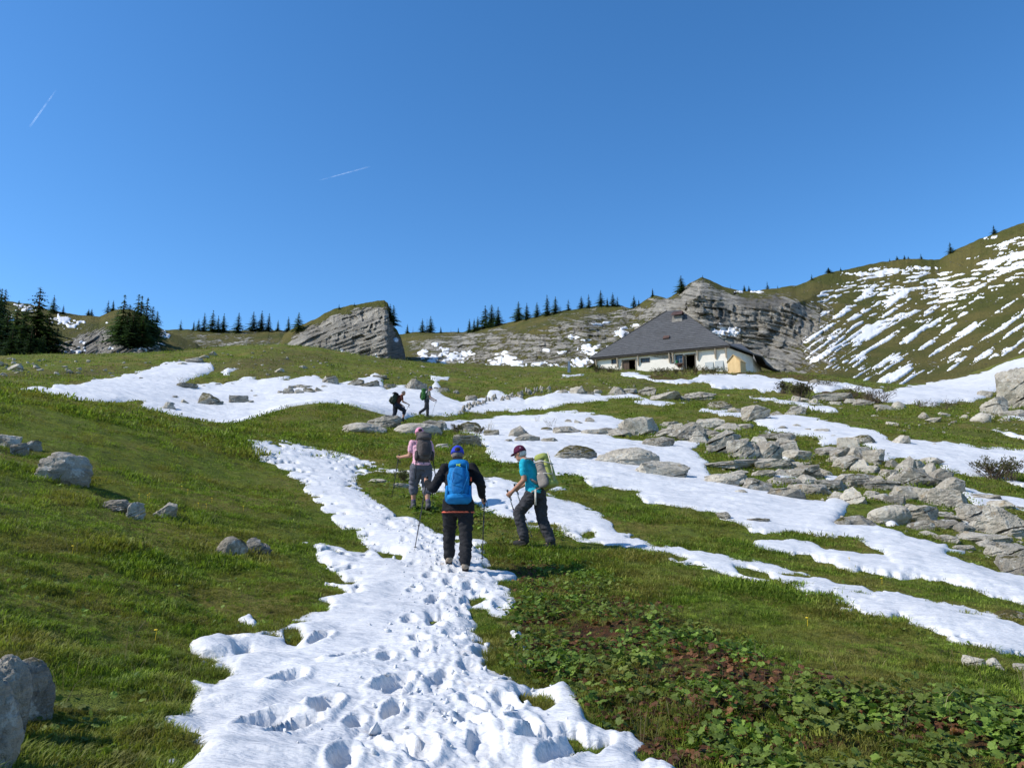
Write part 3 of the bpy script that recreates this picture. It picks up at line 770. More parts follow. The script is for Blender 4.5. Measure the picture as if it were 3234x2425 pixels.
C_LEFT = interp([(-500,600),(-200,625),(0,650),(60,656),(100,668),(140,676),(175,681),(215,684),(235,674),(250,668),(285,668),(310,680),(335,702),(350,712),(380,724),(420,740),(470,770),(520,800)])
LEFT = far_sheet('wooded_hill', -500, 520, 2.2, 120, C_LEFT, interp([(-500,850),(520,850)]), interp([(-500,180),(520,185)]), interp([(-500,300),(0,290),(300,270),(520,265)]),
          prof_fn([(0,0),(0.4,0.3),(0.8,0.72),(1,1)]),
          zone([[(110,760),(150,735),(200,715),(255,712),(300,740),(340,745),(350,770),(250,790),(120,790)]], 16), interp([(-500,30),(500,30)]), None, 'dark wooded hill with tilted rock bands at the left edge', 300, 0.8)

# snow on the far slopes: real sheets lying a little above the slope
def far_snow(name, F, mask, label, lift=0.5):
    m = mask(F['XX'], F['PY'], F) - 2.0 * (F['TT'] > 0.995)
    v = np.stack([F['x'], F['y'], F['z']], -1)
    up = np.clip(m, -0.6, 0.35)
    rr = np.hypot(F['x'], F['y'])
    d = np.stack([-F['x'] / rr, -F['y'] / rr, np.full(rr.shape, 0.8)], -1)
    v = (v + d * (up * lift * 2.2)[..., None]).reshape(-1, 3)
    f = grid_faces(*F['XX'].shape)
    keep = m.ravel()[f].max(1) > 0.0
    f = f[keep]; used = np.unique(f); mp = np.full(m.size, -1); mp[used] = np.arange(len(used))
    structure(name, mesh_np(name, v[used], mp[f], [M_FSNOW]), label)

def ridge_mask(px, py, F):
    a = math.radians(-33)
    u = px * math.cos(a) + py * math.sin(a); w = -px * math.sin(a) + py * math.cos(a)
    a2 = math.radians(-8)
    u2 = px * math.cos(a2) + py * math.sin(a2); w2 = -px * math.sin(a2) + py * math.cos(a2)
    diag = fbm(u / 85, w / 7.5, oct=5, seed=400, gain=0.58)
    terr = fbm(u2 / 34, w2 / 4.0, oct=4, seed=410, gain=0.62)
    dens = fbm(px / 120, py / 70, oct=2, seed=420)
    on = zone([[(1735,700),(1760,640),(1820,600),(1900,575),(1990,585),(2070,560),(2150,520),(2212,500),(2500,440),(2500,740),(2212,760),(2080,795),(1960,830),(1860,840),(1760,790),(1720,760)]], 22)(px, py)
    up = sstep(720, 620, py + (px - 1900) * 0.10)
    m = (0.85 * diag * (1 - 0.55 * up) + (0.22 + 0.55 * up) * terr + 0.35 * dens) + (-0.24 + 0.05 * sstep(1800, 2150, px) + 0.13 * sstep(660, 760, py))
    m = m * 4 * on - (1 - on) * 1.2
    for (cx, cy, rx, ry) in [(1925,583,62,5),(1990,580,30,4),(2135,513,22,3.5),(1870,592,40,4),(1600,631,26,2.5),(1640,631,22,2),
                             (1545,722,30,10),(1580,715,16,9),(1565,706,12,6),(1345,722,18,8),(1395,706,14,4),(1375,703,8,3),
                             (1290,701,10,3),(1312,697,10,3),(1350,708,16,3),(1240,728,14,5),(1210,762,12,4),(1265,735,14,3),(1275,755,22,12),(1290,772,24,16),(1255,785,20,14),(1190,798,22,10),(1215,803,30,10),(1320,758,18,8),
                             (1090,775,22,14),(1070,790,22,12),(930,780,16,14),(960,788,14,10),(915,765,10,8),(980,770,16,10),(940,745,8,5),(1000,768,18,12),(960,760,12,10),(1020,800,24,8),(1130,795,26,7),(1160,785,16,5),(1180,757,10,3),(1110,783,20,8)]:
        e = 1 - np.sqrt(((px - cx) / rx) ** 2 + ((py - cy) / ry) ** 2) - 0.25 + 1.5 * fbm(px / 8, py / 4.5, oct=4, seed=430, gain=0.65)
        m = np.maximum(m, np.clip(e, -1, 1) * 1.2)
    return m
far_snow('ridge_snow', RIDGE, ridge_mask, 'streaks of old snow on the mountain ridge', 0.45)
def left_mask(px, py, F):
    m = np.full(px.shape, -1.0)
    for (cx, cy, rx, ry) in [(140,692,30,14),(160,702,22,8),(175,696,14,5),(60,668,26,8),(45,662,20,8),(20,690,18,10),(115,755,12,8),(125,745,8,5),(205,778,14,12),(160,760,30,4),(155,780,14,6),(172,752,12,4),(228,698,8,3),(350,722,20,10),(345,742,16,8),(330,752,12,5),(260,730,8,4),(35,735,20,6),(215,790,30,5),(240,752,10,4),(180,740,10,4),(300,755,30,4),(270,768,20,4)]:
        e = 0.6 - np.sqrt(((px - cx) / rx) ** 2 + ((py - cy) / ry) ** 2) + 1.1 * fbm(px / 7, py / 4.5, oct=3, seed=440)
        m = np.maximum(m, np.clip(e, -1, 1))
    return m
far_snow('wooded_hill_snow', LEFT, left_mask, 'broken snow patches among the tilted rocks on the wooded hill', 0.4)
def out_mask(px, py, F):
    m = np.full(px.shape, -1.0)
    for (cx, cy, rx, ry) in [(856,732,6,8),(737,758,5,6),(812,770,4,6),(842,780,4,5),(858,790,8,8)]:
        e = 0.8 - np.sqrt(((px - cx) / rx) ** 2 + ((py - cy) / ry) ** 2) + 0.7 * fbm(px / 6, py / 4.5, oct=3, seed=450)
        m = np.maximum(m, np.clip(e, -1, 1))
    return m
far_snow('outcrop_snow', OUT, out_mask, 'small snow remnants in the gully of the rock outcrop', 0.4)
# ------------------------------------------------------------------ rocks
def ico(sub):
    bm = bmesh.new(); bmesh.ops.create_icosphere(bm, subdivisions=sub, radius=1.0)
    bm.verts.ensure_lookup_table()
    v = np.array([w.co[:] for w in bm.verts]); f = np.array([[w.index for w in q.verts] for q in bm.faces]); bm.free()
    return v, f
ICO = {k: ico(k) for k in (2, 3, 4, 5)}
def rock_mesh(name, shape, seed, sub, mat):
    """a unit rock: about 1 wide, 1 deep, its top 1 above z=0, its foot buried"""
    g = np.random.default_rng(seed)
    v, f = ICO[sub]
    v = v.copy()
    if shape in ('block', 'slab', 'rib', 'point'):      # start from a rounded brick, turned a little
        v = v / ((np.abs(v) ** 7).sum(1) ** (1 / 7.0))[:, None]
        e_ = Euler((g.uniform(-0.45, 0.45), g.uniform(-0.45, 0.45), g.uniform(0, 3.1))).to_matrix()
        v = v @ np.array(e_).T * 0.86
    un = v / np.linalg.norm(v, axis=1)[:, None]
    npl, dlo, dhi = {'block': (12, 0.42, 0.80), 'slab': (11, 0.42, 0.85), 'dome': (8, 0.72, 0.98), 'ribdome': (7, 0.70, 0.98), 'rib': (10, 0.48, 0.90), 'point': (9, 0.42, 0.80), 'cube': (6, 0.55, 0.60)}[shape]
    if shape == 'cube':
        n = np.array([(1, 0.05, 0.1), (-1, 0.02, 0.05), (0.1, 1, 0), (-0.05, -1, 0.1), (0, 0.1, 1), (0, 0, -1)], float); d = np.array([0.6, 0.6, 0.6, 0.6, 0.62, 0.6])
    else:
        n = g.normal(size=(npl, 3)); n /= np.linalg.norm(n, axis=1)[:, None]
        if shape == 'slab': n[0] = (0.15, -0.1, 1); n[1] = (-0.2, -0.25, 0.9)
        d = g.uniform(dlo, dhi, npl)
    n /= np.linalg.norm(n, axis=1)[:, None]
    dot = un @ n.T
    lim = np.where(dot > 0.05, d[None] / np.maximum(dot, 0.05), 9.0)
    k = 34.0 if 'dome' not in shape else 9.0
    rad = -np.log(np.exp(-k * lim).sum(1) + np.exp(-k * np.linalg.norm(v, axis=1))) / k
    v = un * rad[:, None]
    sh = g.uniform(0, 40, 3)
    # bedding ledges
    sd = np.array([g.uniform(-0.75, 0.35), g.uniform(-0.5, 0.5), 1.0]); sd /= np.linalg.norm(sd)
    q = v @ sd * g.uniform(3.0, 5.0) * (1.5 if shape == 'rib' else 1.0) + 0.7 * fbm(v[:, 0] * 1.6 + sh[0], v[:, 1] * 1.6, v[:, 2] * 1.6, oct=2, seed=seed)
    fr = q - np.floor(q)
    ledge = (np.abs(fr - 0.5) * 2) ** 3 * (0.35 + 0.65 * sstep(-0.3, 0.3, fbm(v[:, 0] * 1.3 + sh[1], v[:, 1] * 1.3 + sh[2], v[:, 2] * 1.3, oct=2, seed=seed + 9)))
    amp = {'ribdome': 0.075, 'rib': 0.11, 'slab': 0.045, 'block': 0.035, 'dome': 0.012, 'point': 0.03, 'cube': 0.008}[shape]
    hn = v / np.linalg.norm(v, axis=1)[:, None]
    n1 = fbm(v[:, 0] * 1.9 + sh[0], v[:, 1] * 1.9 + sh[1], v[:, 2] * 1.9, oct=4, seed=seed + 1)
    rdg = 1 - np.abs(fbm(v[:, 0] * 3.2 + sh[2], v[:, 1] * 3.2, v[:, 2] * 3.2 + sh[1], oct=3, seed=seed + 2)) * 2
    cr = np.clip(rdg - 0.72, 0, 1) * 3
    low = 0.4 if shape == 'cube' else 1.0
    ns = {'ribdome': 8, 'block': 18, 'slab': 16, 'dome': 9, 'rib': 20, 'point': 12, 'cube': 4}[shape]
    sp = g.uniform(-0.95, 0.95, (ns, 3)); an = np.array([0.75, 0.75, 1.5])
    dd = np.sqrt((((v[:, None] - sp[None]) * an) ** 2).sum(-1)) + 0.10 * fbm(v[:, 0] * 4, v[:, 1] * 4, v[:, 2] * 4, oct=2, seed=seed + 11)[:, None]
    o2 = np.sort(dd, axis=1); idx = dd.argmin(1)
    frac = g.uniform(-0.13, 0.04, ns)[idx] * (0.45 if 'dome' in shape else 1.0) - 0.07 * (1 - sstep(0.0, 0.07, o2[:, 1] - o2[:, 0])) * (0.6 if 'dome' in shape else 1.0)
    hn0 = v / np.linalg.norm(v, axis=1)[:, None]
    v = v + hn0 * (frac * low)[:, None]
    v = v + hn * (-amp * ledge + (0.055 if 'dome' not in shape else 0.10) * low * n1 - 0.075 * low * cr + 0.022 * fbm(v[:, 0] * 9, v[:, 1] * 9, v[:, 2] * 9, oct=2, seed=seed + 3))[:, None]
    lo, hi = v.min(0), v.max(0)
    v = (v - (lo + hi) / 2) / (hi - lo)
    v[:, 2] = (v[:, 2] + 0.5) * 1.5 - 0.5
    me = mesh_np(name, v, f, [M_ROCK[mat]])
    me.set_sharp_from_angle(angle=RAD(26 if 'dome' not in shape else 50))
    return me

_sphere_rock = rock_mesh
def rock_mesh(name, shape, seed, sub, mat):
    """angular rocks: a hull of random corners, split along its bedding into shifted layers"""
    if 'dome' in shape or shape == 'cube':
        return _sphere_rock(name, shape, seed, sub, mat)
    g = np.random.default_rng(seed)
    npt = {'block': 19, 'slab': 21, 'rib': 24, 'point': 16}[shape]
    P = g.normal(size=(npt, 3)); P /= np.linalg.norm(P, axis=1)[:, None]
    P = P / ((np.abs(P) ** 5).sum(1) ** 0.2)[:, None] * g.uniform(0.78, 1.0, (npt, 1))
    if shape == 'point': P[:, :2] *= np.clip(1.15 - 0.62 * (P[:, 2:] + 0.3), 0.18, 1.15)
    bm0 = bmesh.new()
    for p in P: bm0.verts.new(p)
    bmesh.ops.convex_hull(bm0, input=bm0.verts)
    for v_ in [v_ for v_ in bm0.verts if not v_.link_faces]: bm0.verts.remove(v_)
    sd = Vector((-0.42 + g.normal(0, 0.16), g.normal(0, 0.22), 1.0)).normalized()
    ns = {'block': 2, 'slab': 3, 'rib': 5, 'point': 2}[shape]
    cuts = sorted(g.uniform(-0.6, 0.65, ns - 1)) if ns < 4 else [(-0.6 + 1.2 * (i + 0.5 + g.normal(0, 0.12)) / (ns - 1)) for i in range(ns - 1)]
    lo_ = [-9] + list(cuts); hi_ = list(cuts) + [9]
    V, Fc = [], []; off = 0
    for a, b in zip(lo_, hi_):
        bm = bm0.copy()
        for d_, sgn in ((a, -1), (b, 1)):
            if abs(d_) > 5: continue
            r_ = bmesh.ops.bisect_plane(bm, geom=bm.verts[:] + bm.edges[:] + bm.faces[:], plane_co=sd * (d_ - 0.012 * sgn), plane_no=sd * sgn, clear_outer=True)
            ed = [e for e in r_['geom_cut'] if isinstance(e, bmesh.types.BMEdge)]
            if ed: bmesh.ops.contextual_create(bm, geom=ed)
        if len(bm.faces) < 4: bm.free(); continue
        bmesh.ops.triangulate(bm, faces=bm.faces[:])
        tgt = 0.15 if sub >= 5 else 0.20 if sub == 4 else 0.38
        for it in range(4):
            es = [e for e in bm.edges if e.calc_length() > tgt]
            if not es: break
            bmesh.ops.subdivide_edges(bm, edges=es, cuts=1, use_grid_fill=False); bmesh.ops.triangulate(bm, faces=[f_ for f_ in bm.faces if len(f_.verts) > 3])
        bm.normal_update(); bm.verts.ensure_lookup_table(); bm.verts.index_update()
        v = np.array([w_.co[:] for w_ in bm.verts]); no = np.array([w_.normal[:] for w_ in bm.verts])
        f = np.array([[w_.index for w_ in q_.verts] for q_ in bm.faces]); bm.free()
        sh = g.uniform(0, 50, 2)
        n1 = fbm(v[:, 0] * 2.4 + sh[0], v[:, 1] * 2.4 + sh[1], v[:, 2] * 2.4, oct=3, seed=seed + 1)
        st_ = v @ np.array(sd); q_ = st_ * 7 + 0.8 * n1
        gr = np.abs(q_ - np.floor(q_) - 0.5) * 2
        n2_ = fbm(v[:, 0] * 6.5 + sh[1], v[:, 1] * 6.5, v[:, 2] * 6.5, oct=2, seed=seed + 4)
        v = v + no * (0.085 * n1 - 0.05 * gr ** 5 + 0.035 * n2_ - 0.05 * np.clip(0.28 - np.abs(n2_ + 0.4 * n1), 0, 1))[:, None]
        shift = g.normal(0, 0.05 if a > -5 else 0.0, 3) * np.array([1, 1, 0]); v = v * g.uniform(0.93, 1.0) + shift
        V.append(v); Fc.append(f + off); off += len(v)
    bm0.free()
    v = np.concatenate(V); f = np.concatenate(Fc)
    lo, hi = v.min(0), v.max(0)
    v = (v - (lo + hi) / 2) / (hi - lo)
    v[:, 2] = (v[:, 2] + 0.5) * 1.45 - 0.45
    me = mesh_np(name, v, f, [M_ROCK[mat]])
    me.set_sharp_from_angle(angle=RAD(24))
    return me

PROTO = {}
def proto(shape, mat, i, sub=3):
    k = (shape, mat, i, sub)
    if k not in PROTO: PROTO[k] = rock_mesh('rock', shape, 1000 + 37 * i + hash((len(shape) * 7 + ord(shape[0]) + ord(mat[0]))) % 900, sub, mat)
    return PROTO[k]

ROCKN = [0]
def rock(px, py, w, h, label, shape='block', mat='grey', name='boulder', group=None, rz=None, depth=1.0, rmin=2.5, sub=None, me=None, tilt=0.0, roll=0.0):
    ROCKN[0] += 1; i = ROCKN[0]
    x, y, z = raycast(px, py, rmin)
    r = math.hypot(x, y); mpp = math.hypot(r, z - CAMZ) / FPX
    ww = w * mpp; hh = h * mpp
    az = math.atan2(x, y)
    g = np.random.default_rng(500 + i)
    rz = g.uniform(-0.35, 0.35) if rz is None else rz
    dd = ww * depth * g.uniform(0.7, 1.0)
    x += math.sin(az) * dd * 0.38; y += math.cos(az) * dd * 0.38           # the base line seen is the front of the rock
    zz = float(HS(x, y)[0])
    hh2 = max(hh - max(zz - z, 0) * 0.8, hh * 0.5)
    if me is None:
        me = rock_mesh('rock', shape, 2000 + i * 17, sub or (4 if w > 40 else 3), mat) if w > 26 else proto(shape, mat, i % 4)
    return link(name, me, None, label, 'rock' if name != 'boulder' else 'boulder', group, None, (x, y, zz - 0.07 * hh), (tilt, roll, -az + rz), (ww, dd, hh2))

B = 'boulder'
big = [
 # px, base py, w, h, shape, material, label
 (788,937,97,28,'dome','pale','pale smooth domed boulder left of the far hikers'),
 (830,929,78,38,'rib','dark','dark ribbed boulder below the hiker with the black pack'),
 (903,942,106,34,'dome','pale','pale sloping boulder just above the pink cap'),
 (932,931,52,27,'rib','dark','dark rough boulder under the feet of the hiker with the green pack'),
 (957,927,20,21,'point','grey','small pointed stone beside the dark rough boulder near the far hikers'),
 (1015,935,54,28,'block','mossy','mossy boulder with shrubs right of the far hikers'),
 (1062,943,36,17,'block','mossy','low mossy stone in the snow below the bare stalks'),
 (1012,966,78,30,'slab','mossy','mossy rock ledge at the snow edge right of the pink cap'),
 (958,968,36,11,'slab','pale','flat pale slab in the grass right of the pink hiker'),
 (1122,948,52,34,'point','grey','pyramid shaped grey boulder standing in the snow above the maroon cap'),
 (1139,957,60,24,'block','grey','blocky grey boulder in front of the pyramid shaped one'),
 (1098,957,20,10,'block','grey','small stone left of the pyramid shaped boulder'),
 (1216,938,46,20,'slab','grey','split grey stone in the snow right of the pyramid shaped boulder'),
 (1187,958,42,14,'slab','mossy','low mossy stone right of the blocky boulder in the snow'),
 (1181,932,26,11,'dome','mossy','mossy hummock stone with bare stalks in the snow'),
 (826,1046,58,13,'slab','pale','long flat pale slab in the leafy patch left of the pink hiker'),
 (866,1058,38,15,'block','grey','grey stone beside the calf of the pink hiker'),
 (1228,914,20,10,'point','grey','small triangular stone alone on the upper snow'),
 (1250,916,22,11,'block','grey','left stone of the touching pair on the upper snow'),
 (1273,915,26,16,'point','grey','right pointed stone of the touching pair on the upper snow'),
 (1242,993,98,36,'dome','mossy','mossy domed boulder at the left end of the long slab group'),
 (1356,1008,142,46,'dome','pale','largest pale domed slab lying in the snow right of the maroon cap'),
 (1432,1032,122,40,'slab','pale','pale slab at the right end of the domed slab group'),
 (1562,1048,102,29,'slab','pale','flat pale slab at the lower left of the boulder field'),
 (1636,1060,64,29,'block','dark','pitted grey boulder at the snow edge below the flat pale slab'),
 (1602,1069,30,12,'dome','pale','lone round stone in the middle of the wide snow band'),
 (1700,1079,78,25,'block','dark','long dark speckled boulder at the lower edge of the boulder field'),
 (1638,1132,48,13,'slab','mossy','flat half mossy stone in the wide snow band'),
 (1563,1121,32,16,'slab','grey','grey slab at the grass edge below the wide snow band'),
 (1778,1122,34,8,'dome','mossy','flat brown stone almost buried in the wide snow band'),
 (1563,982,84,56,'rib','grey','tallest banded outcrop block at the left of the boulder field'),
 (1606,995,68,52,'rib','grey','banded outcrop block in the middle of the tall group'),
 (1658,998,66,48,'rib','grey','banded outcrop block at the right of the tall group'),
 (1833,972,46,27,'cube','pale','squared block with a flat top standing above the boulder field'),
 (1957,1024,46,38,'point','grey','sharp pointed slab rising from the middle of the boulder field'),
 (1922,1132,80,40,'dome','pale','speckled domed boulder in the lower boulder field'),
 (1858,1139,68,25,'block','dark','dark speckled boulder left of the speckled dome'),
 (1820,1139,32,20,'dome','mossy','mossy knob at the left of the dark speckled boulder'),
 (2122,1135,82,40,'slab','grey','broad fractured slab near the right edge of the boulder field'),
 (2184,1158,96,56,'slab','grey','largest fractured slab at the right edge of the picture'),
 (2116,1176,108,25,'slab','grey','long low slab under the fractured slabs at the right'),
 (2197,1242,64,37,'block','dark','black speckled boulder at the right edge above the lower snow'),
 (2197,1206,62,28,'block','grey','grey boulder above the black speckled one at the right edge'),
 (2047,1098,72,40,'block','grey','tall cracked block beside the snow pocket in the boulder field'),
 (1946,961,36,22,'block','pale','pale double stone at the top edge of the upper snow band'),
 (1864,960,52,22,'slab','mossy','mossy slab just right of the squared block'),
 (1634,908,62,35,'rib','grey','rough rounded rock mound between the two snow tongues'),
 (2232,884,110,92,'rib','grey','tall outcrop cut off by the right edge above the slope'),
 (2150,896,44,38,'block','grey','blocky outcrop left of the tall one at the right edge'),
 (2118,912,36,20,'dome','pale','round pale stone below the blocky outcrop at the right'),
 (2190,904,44,18,'slab','grey','flat stone between the two outcrops at the right edge'),
 (1800,869,86,21,'slab','grey','long slab under the bushes below the right mountain'),
 (1942,887,26,20,'dome','pale','round boulder beside the bare bushes at the snow tongue'),
 (1510,865,74,21,'rib','grey','long banded rock on the rim below the hut'),
 (455,877,52,31,'block','mossy','mossy topped rock in the middle of the snowy hollow'),
 (517,873,44,20,'block','dark','grey rock right of the mossy topped one in the snowy hollow'),
 (400,839,48,15,'slab','mossy','mossy ledge with dry grass on the upper snowy hollow'),
 (365,888,26,20,'slab','grey','leaning slab low in the snowy hollow'),
 (401,875,20,12,'block','grey','small rock between the leaning slab and the mossy topped rock'),
 (132,1042,100,64,'ribdome','grey','large pale boulder on the left grass slope'),
 (16,968,44,28,'block','pale','pale stone at the left edge above the large pale boulder'),
 (41,982,32,24,'block','dark','lichen stone just left of the large pale boulder'),
 (72,972,30,20,'block','dark','small stone beside the top of the large pale boulder'),
 (252,1102,56,22,'rib','dark','low grey stone, left of the three below the large pale boulder'),
 (293,1119,35,33,'rib','grey','upright stone, middle of the three below the large pale boulder'),
 (357,1117,42,32,'block','grey','grey stone, right of the three below the large pale boulder'),
 (500,1198,62,38,'dome','mossy','dark mossy lump on the left grass slope near the path'),
 (556,1196,54,34,'rib','dark','grey rounded stone beside the dark mossy lump'),
 (46,1562,96,112,'dome','dark','lichen spotted boulder in the bottom left corner, rightmost lobe'),
 (-10,1592,96,138,'ribdome','grey','middle slab of the split boulder in the bottom left corner'),
 (-58,1660,140,165,'ribdome','grey','grey slab cut by the left edge in the bottom left corner'),
 (2102,1442,42,21,'block','pale','white stone in the grass at lower right, left of a pair'),
 (2147,1447,35,22,'point','pale','white stone in the grass at lower right, right of a pair'),
 (2187,1344,58,21,'dome','mossy','brown earthy stone on the lowest snow band at the right edge'),
 (2208,1452,30,14,'slab','pale','small pale stone cut by the right edge in the grass'),
]
for (px, py, w, h, shp, mat, lab) in big:
    sub = 5 if w > 70 else 4 if w > 24 else 3
    if py > 1300 and px < 200: sub = 5
    rock(px, py, w, h, lab, shp, mat, sub=sub, depth=0.8, rz=0.15 if w > 60 else None, roll=0.35 if 'pale boulder on the left' in lab else 0.0)

ORD = ['first', 'second', 'third', 'fourth', 'fifth', 'sixth', 'seventh', 'eighth', 'ninth', 'tenth', 'eleventh', 'twelfth', 'thirteenth', 'fourteenth', 'fifteenth', 'sixteenth', 'seventeenth', 'eighteenth', 'nineteenth', 'twentieth']
def ordinal(i, n):
    if i < 20: return ORD[i] + ' from the left'
    if n - 1 - i < 20: return ORD[n - 1 - i] + ' from the right' if n - 1 - i else 'last on the right'
    return '%dth from the left' % (i + 1)
def rows(lst, what, where, group, mats=('grey', 'grey', 'pale', 'dark'), shapes=('block', 'slab', 'point', 'block'), name=B):
    lst = sorted(lst)
    for i, (px, py, w, h) in enumerate(lst):
        if group.startswith(('blocks', 'stones of the left', 'rocks of the lower', 'rocks along')): w, h = w * 1.4, h * 1.1
        rock(px, py, w, h, '%s %s, %s' % (what, where, ordinal(i, len(lst))), shapes[(i * 7 + len(lst)) % len(shapes)], mats[(i * 5 + 1) % len(mats)], name, group, depth=0.85)
rows([(1286,942,46,15),(1333,943,56,20),(1384,940,68,40),(1421,966,52,23),(1440,946,42,22),(1485,951,62,40),(1503,957,42,30),(1531,926,46,24),(1450,923,32,13),(1573,930,48,18),(1607,929,28,13),(1680,956,52,22),(1697,978,44,32),(1722,994,42,22),(1312,938,26,14),(1358,940,24,12),(1462,935,30,20),(1550,948,36,18),(1520,940,34,20),(1640,962,30,20),(1225,938,46,20)],
     'grey limestone block', 'in the upper row of the boulder field', 'blocks of the upper boulder row')
rows([(1572,1015,72,19),(1612,1010,62,19),(1674,1016,62,26),(1683,1029,42,16),(1692,1051,54,19),(1737,1047,42,21),(1748,1069,62,23),(1795,1061,48,23),(1747,1031,36,25),(1775,1028,32,18),(1813,1082,30,19),(1843,1089,38,33),(1834,1043,40,18),(1857,1053,36,25),(1715,1030,34,16),(1768,1050,26,14),(1590,1028,40,12),(1720,1012,24,14),(1650,1030,36,14)],
     'grey limestone stone', 'in the left half of the boulder field', 'stones of the left boulder field')
rows([(1793,986,46,21),(1825,994,42,26),(1850,996,42,29),(1886,1001,34,27),(1829,1014,44,27),(1858,1018,34,24),(1931,1010,26,15),(1985,1017,22,19),(2008,1006,36,17),(2005,1036,28,31),(2030,1047,36,31),(2049,1066,44,31),(1962,1051,66,38),(1921,1031,28,17),(1904,1061,52,23),(1880,1022,26,15),(1800,1000,30,14),(1870,1040,40,16),(1895,1044,32,15),(1935,1042,30,20)],
     'angular grey block', 'in the crest of the right boulder field', 'blocks of the right boulder crest', shapes=('block', 'slab', 'slab', 'point'))
rows([(1960,1083,44,29),(2000,1089,40,31),(1981,1129,52,33),(1988,1148,38,21),(2037,1142,38,17),(2075,1148,38,17),(2030,1122,50,14),(2128,1148,46,19),(2044,1174,34,16),(2128,1183,40,15),(2150,1204,32,21),(2086,1108,38,18),(1926,1090,36,18),(1900,1084,34,16),(1880,1075,30,14),(2010,1160,26,12),(2080,1190,30,10),(1965,1104,30,14)],
     'grey limestone rock', 'in the lower right boulder field', 'rocks of the lower right boulder field')
rows([(2123,1082,64,15),(2163,1100,46,18),(2202,1102,22,8)], 'low slab', 'on the narrow snow strip at right', 'slabs on the right snow strip', shapes=('slab',))
rows([(1775,935,32,10),(1745,931,14,6),(2019,965,11,8),(1720,923,20,8),(1690,929,26,10),(1800,945,18,6)], 'small stone', 'poking out of the upper right snow band', 'stones in the upper right snow band', name='stone')
rows([(1330,855,42,23),(1398,854,32,18),(1437,867,48,21),(1556,885,34,17),(1249,853,28,19),(1290,850,16,10),(1553,883,34,16),(1720,897,30,19),(1215,852,22,12),(1362,850,22,12),(1475,868,30,14),(1590,893,28,12),(1270,855,20,11),(1680,898,26,10)],
     'weathered grey rock', 'along the rim below the hut', 'rocks along the rim below the hut', ('grey', 'dark', 'grey', 'mossy'))
rows([(1862,877,48,17),(1912,888,40,17),(1720,869,20,15),(1803,878,26,12),(1758,830,26,12),(1760,872,24,12),(1740,868,22,10),(1836,872,28,11)], 'grey stone', 'among the bushes under the right mountain', 'stones under the right mountain')
rows([(2127,858,26,14),(2160,850,22,10),(2133,905,26,14),(2170,912,24,9),(2085,905,22,9),(1928,921,24,11),(1996,904,22,13),(2018,912,28,10),(1950,934,16,6),(2040,900,20,10),(2060,915,14,6),(1890,902,14,6)], 'scattered grey stone', 'on the green shelf at right', 'stones on the green shelf', name='stone')
rows([(625,854,28,17),(645,854,25,15),(668,851,27,15),(692,849,26,13),(608,852,17,9),(655,842,42,12),(714,831,36,21),(700,840,18,9),(632,842,20,9)], 'grey stone', 'in the rock heap above the snowy hollow', 'stones of the heap above the hollow', ('grey', 'grey', 'mossy'))
rows([(769,836,36,21),(799,839,42,22),(820,819,32,10),(840,839,30,13),(900,843,46,28),(960,849,26,15),(1018,867,28,15),(880,838,18,10),(985,850,16,9),(940,843,14,8)], 'mossy rock', 'at the snow edge below the grassy knoll', 'mossy rocks below the knoll', ('mossy', 'mossy', 'dark'))
rows([(377,862,13,8),(368,891,9,6),(543,849,10,8),(551,859,11,6),(542,873,12,9),(304,820,8,5),(295,840,7,5),(250,862,8,4),(440,838,16,7),(470,833,12,5),(505,832,14,5)], 'small stone', 'sticking out of the snow in the hollow', 'small stones in the snowy hollow', name='stone')
rows([(603,805,22,12),(655,797,18,9),(420,785,36,13),(460,768,16,10),(34,799,26,15),(6,790,18,10),(440,774,22,9),(395,790,20,8),(580,812,12,6),(500,800,14,6),(150,806,14,7),(620,776,8,4)], 'pale stone', 'on the grassy knoll and its left flank', 'pale stones on the knoll', ('pale', 'grey'), name='stone')
sm = []
for i in range(46):
    sm.append((rng.uniform(0, 300), rng.uniform(775, 815), rng.uniform(5, 12), rng.uniform(3, 6)))
rows([(a, b_ + 0.03 * a, c, d) for a, b_, c, d in sm if b_ + 0.03 * a < 826], 'little pale stone', 'in the stony grass left of the knoll', 'little stones left of the knoll', ('pale', 'grey'), name='stone')

# dry stone walls: every stone is a part
def wall(pts, n, hpx, label):
    p = np.array(pts, float)
    d = np.concatenate([[0], np.cumsum(np.hypot(*np.diff(p, axis=0).T))])
    x0, y0, z0 = raycast(*p[0])
    root = link('stone_wall', None, None, label, 'wall', 'dry stone walls on the slope', None, (x0, y0, z0))
    for i in range(n):
        for lay in range(2):
            s = (i + 0.5 + 0.45 * lay) / n * d[-1]
            px = np.interp(s, d, p[:, 0]); py = np.interp(s, d, p[:, 1]) + rng.normal(0, 1.5) - lay * hpx * 0.45
            x, y, z = raycast(px, py + lay * hpx * 0.45, 30)
            mpp = math.hypot(x, y) / FPX
            w = d[-1] / n * rng.uniform(0.9, 1.7) * mpp; h = hpx * rng.uniform(0.5, 0.9) * mpp
            link('stone', proto(('block', 'slab', 'point')[i % 3], ('grey', 'dark', 'grey')[(i + lay) % 3], (i * 3 + lay) % 4), root, loc=(x - x0 + rng.normal(0, 0.15), y - y0 + 0.2 * lay, z - z0 + lay * hpx * 0.45 * mpp - 0.02), rot=(0, rng.normal(0, 0.2), rng.uniform(0, 3.1)), scale=(w, w * 0.8, h))
wall([(990,892),(1015,882),(1040,876),(1072,866)], 14, 13, 'tumbled dry stone wall, nearer of the two, right of the far hikers')
wall([(1078,869),(1105,862),(1135,855),(1160,848),(1188,846)], 18, 12, 'tumbled dry stone wall, higher of the two, below the grassy shelf')

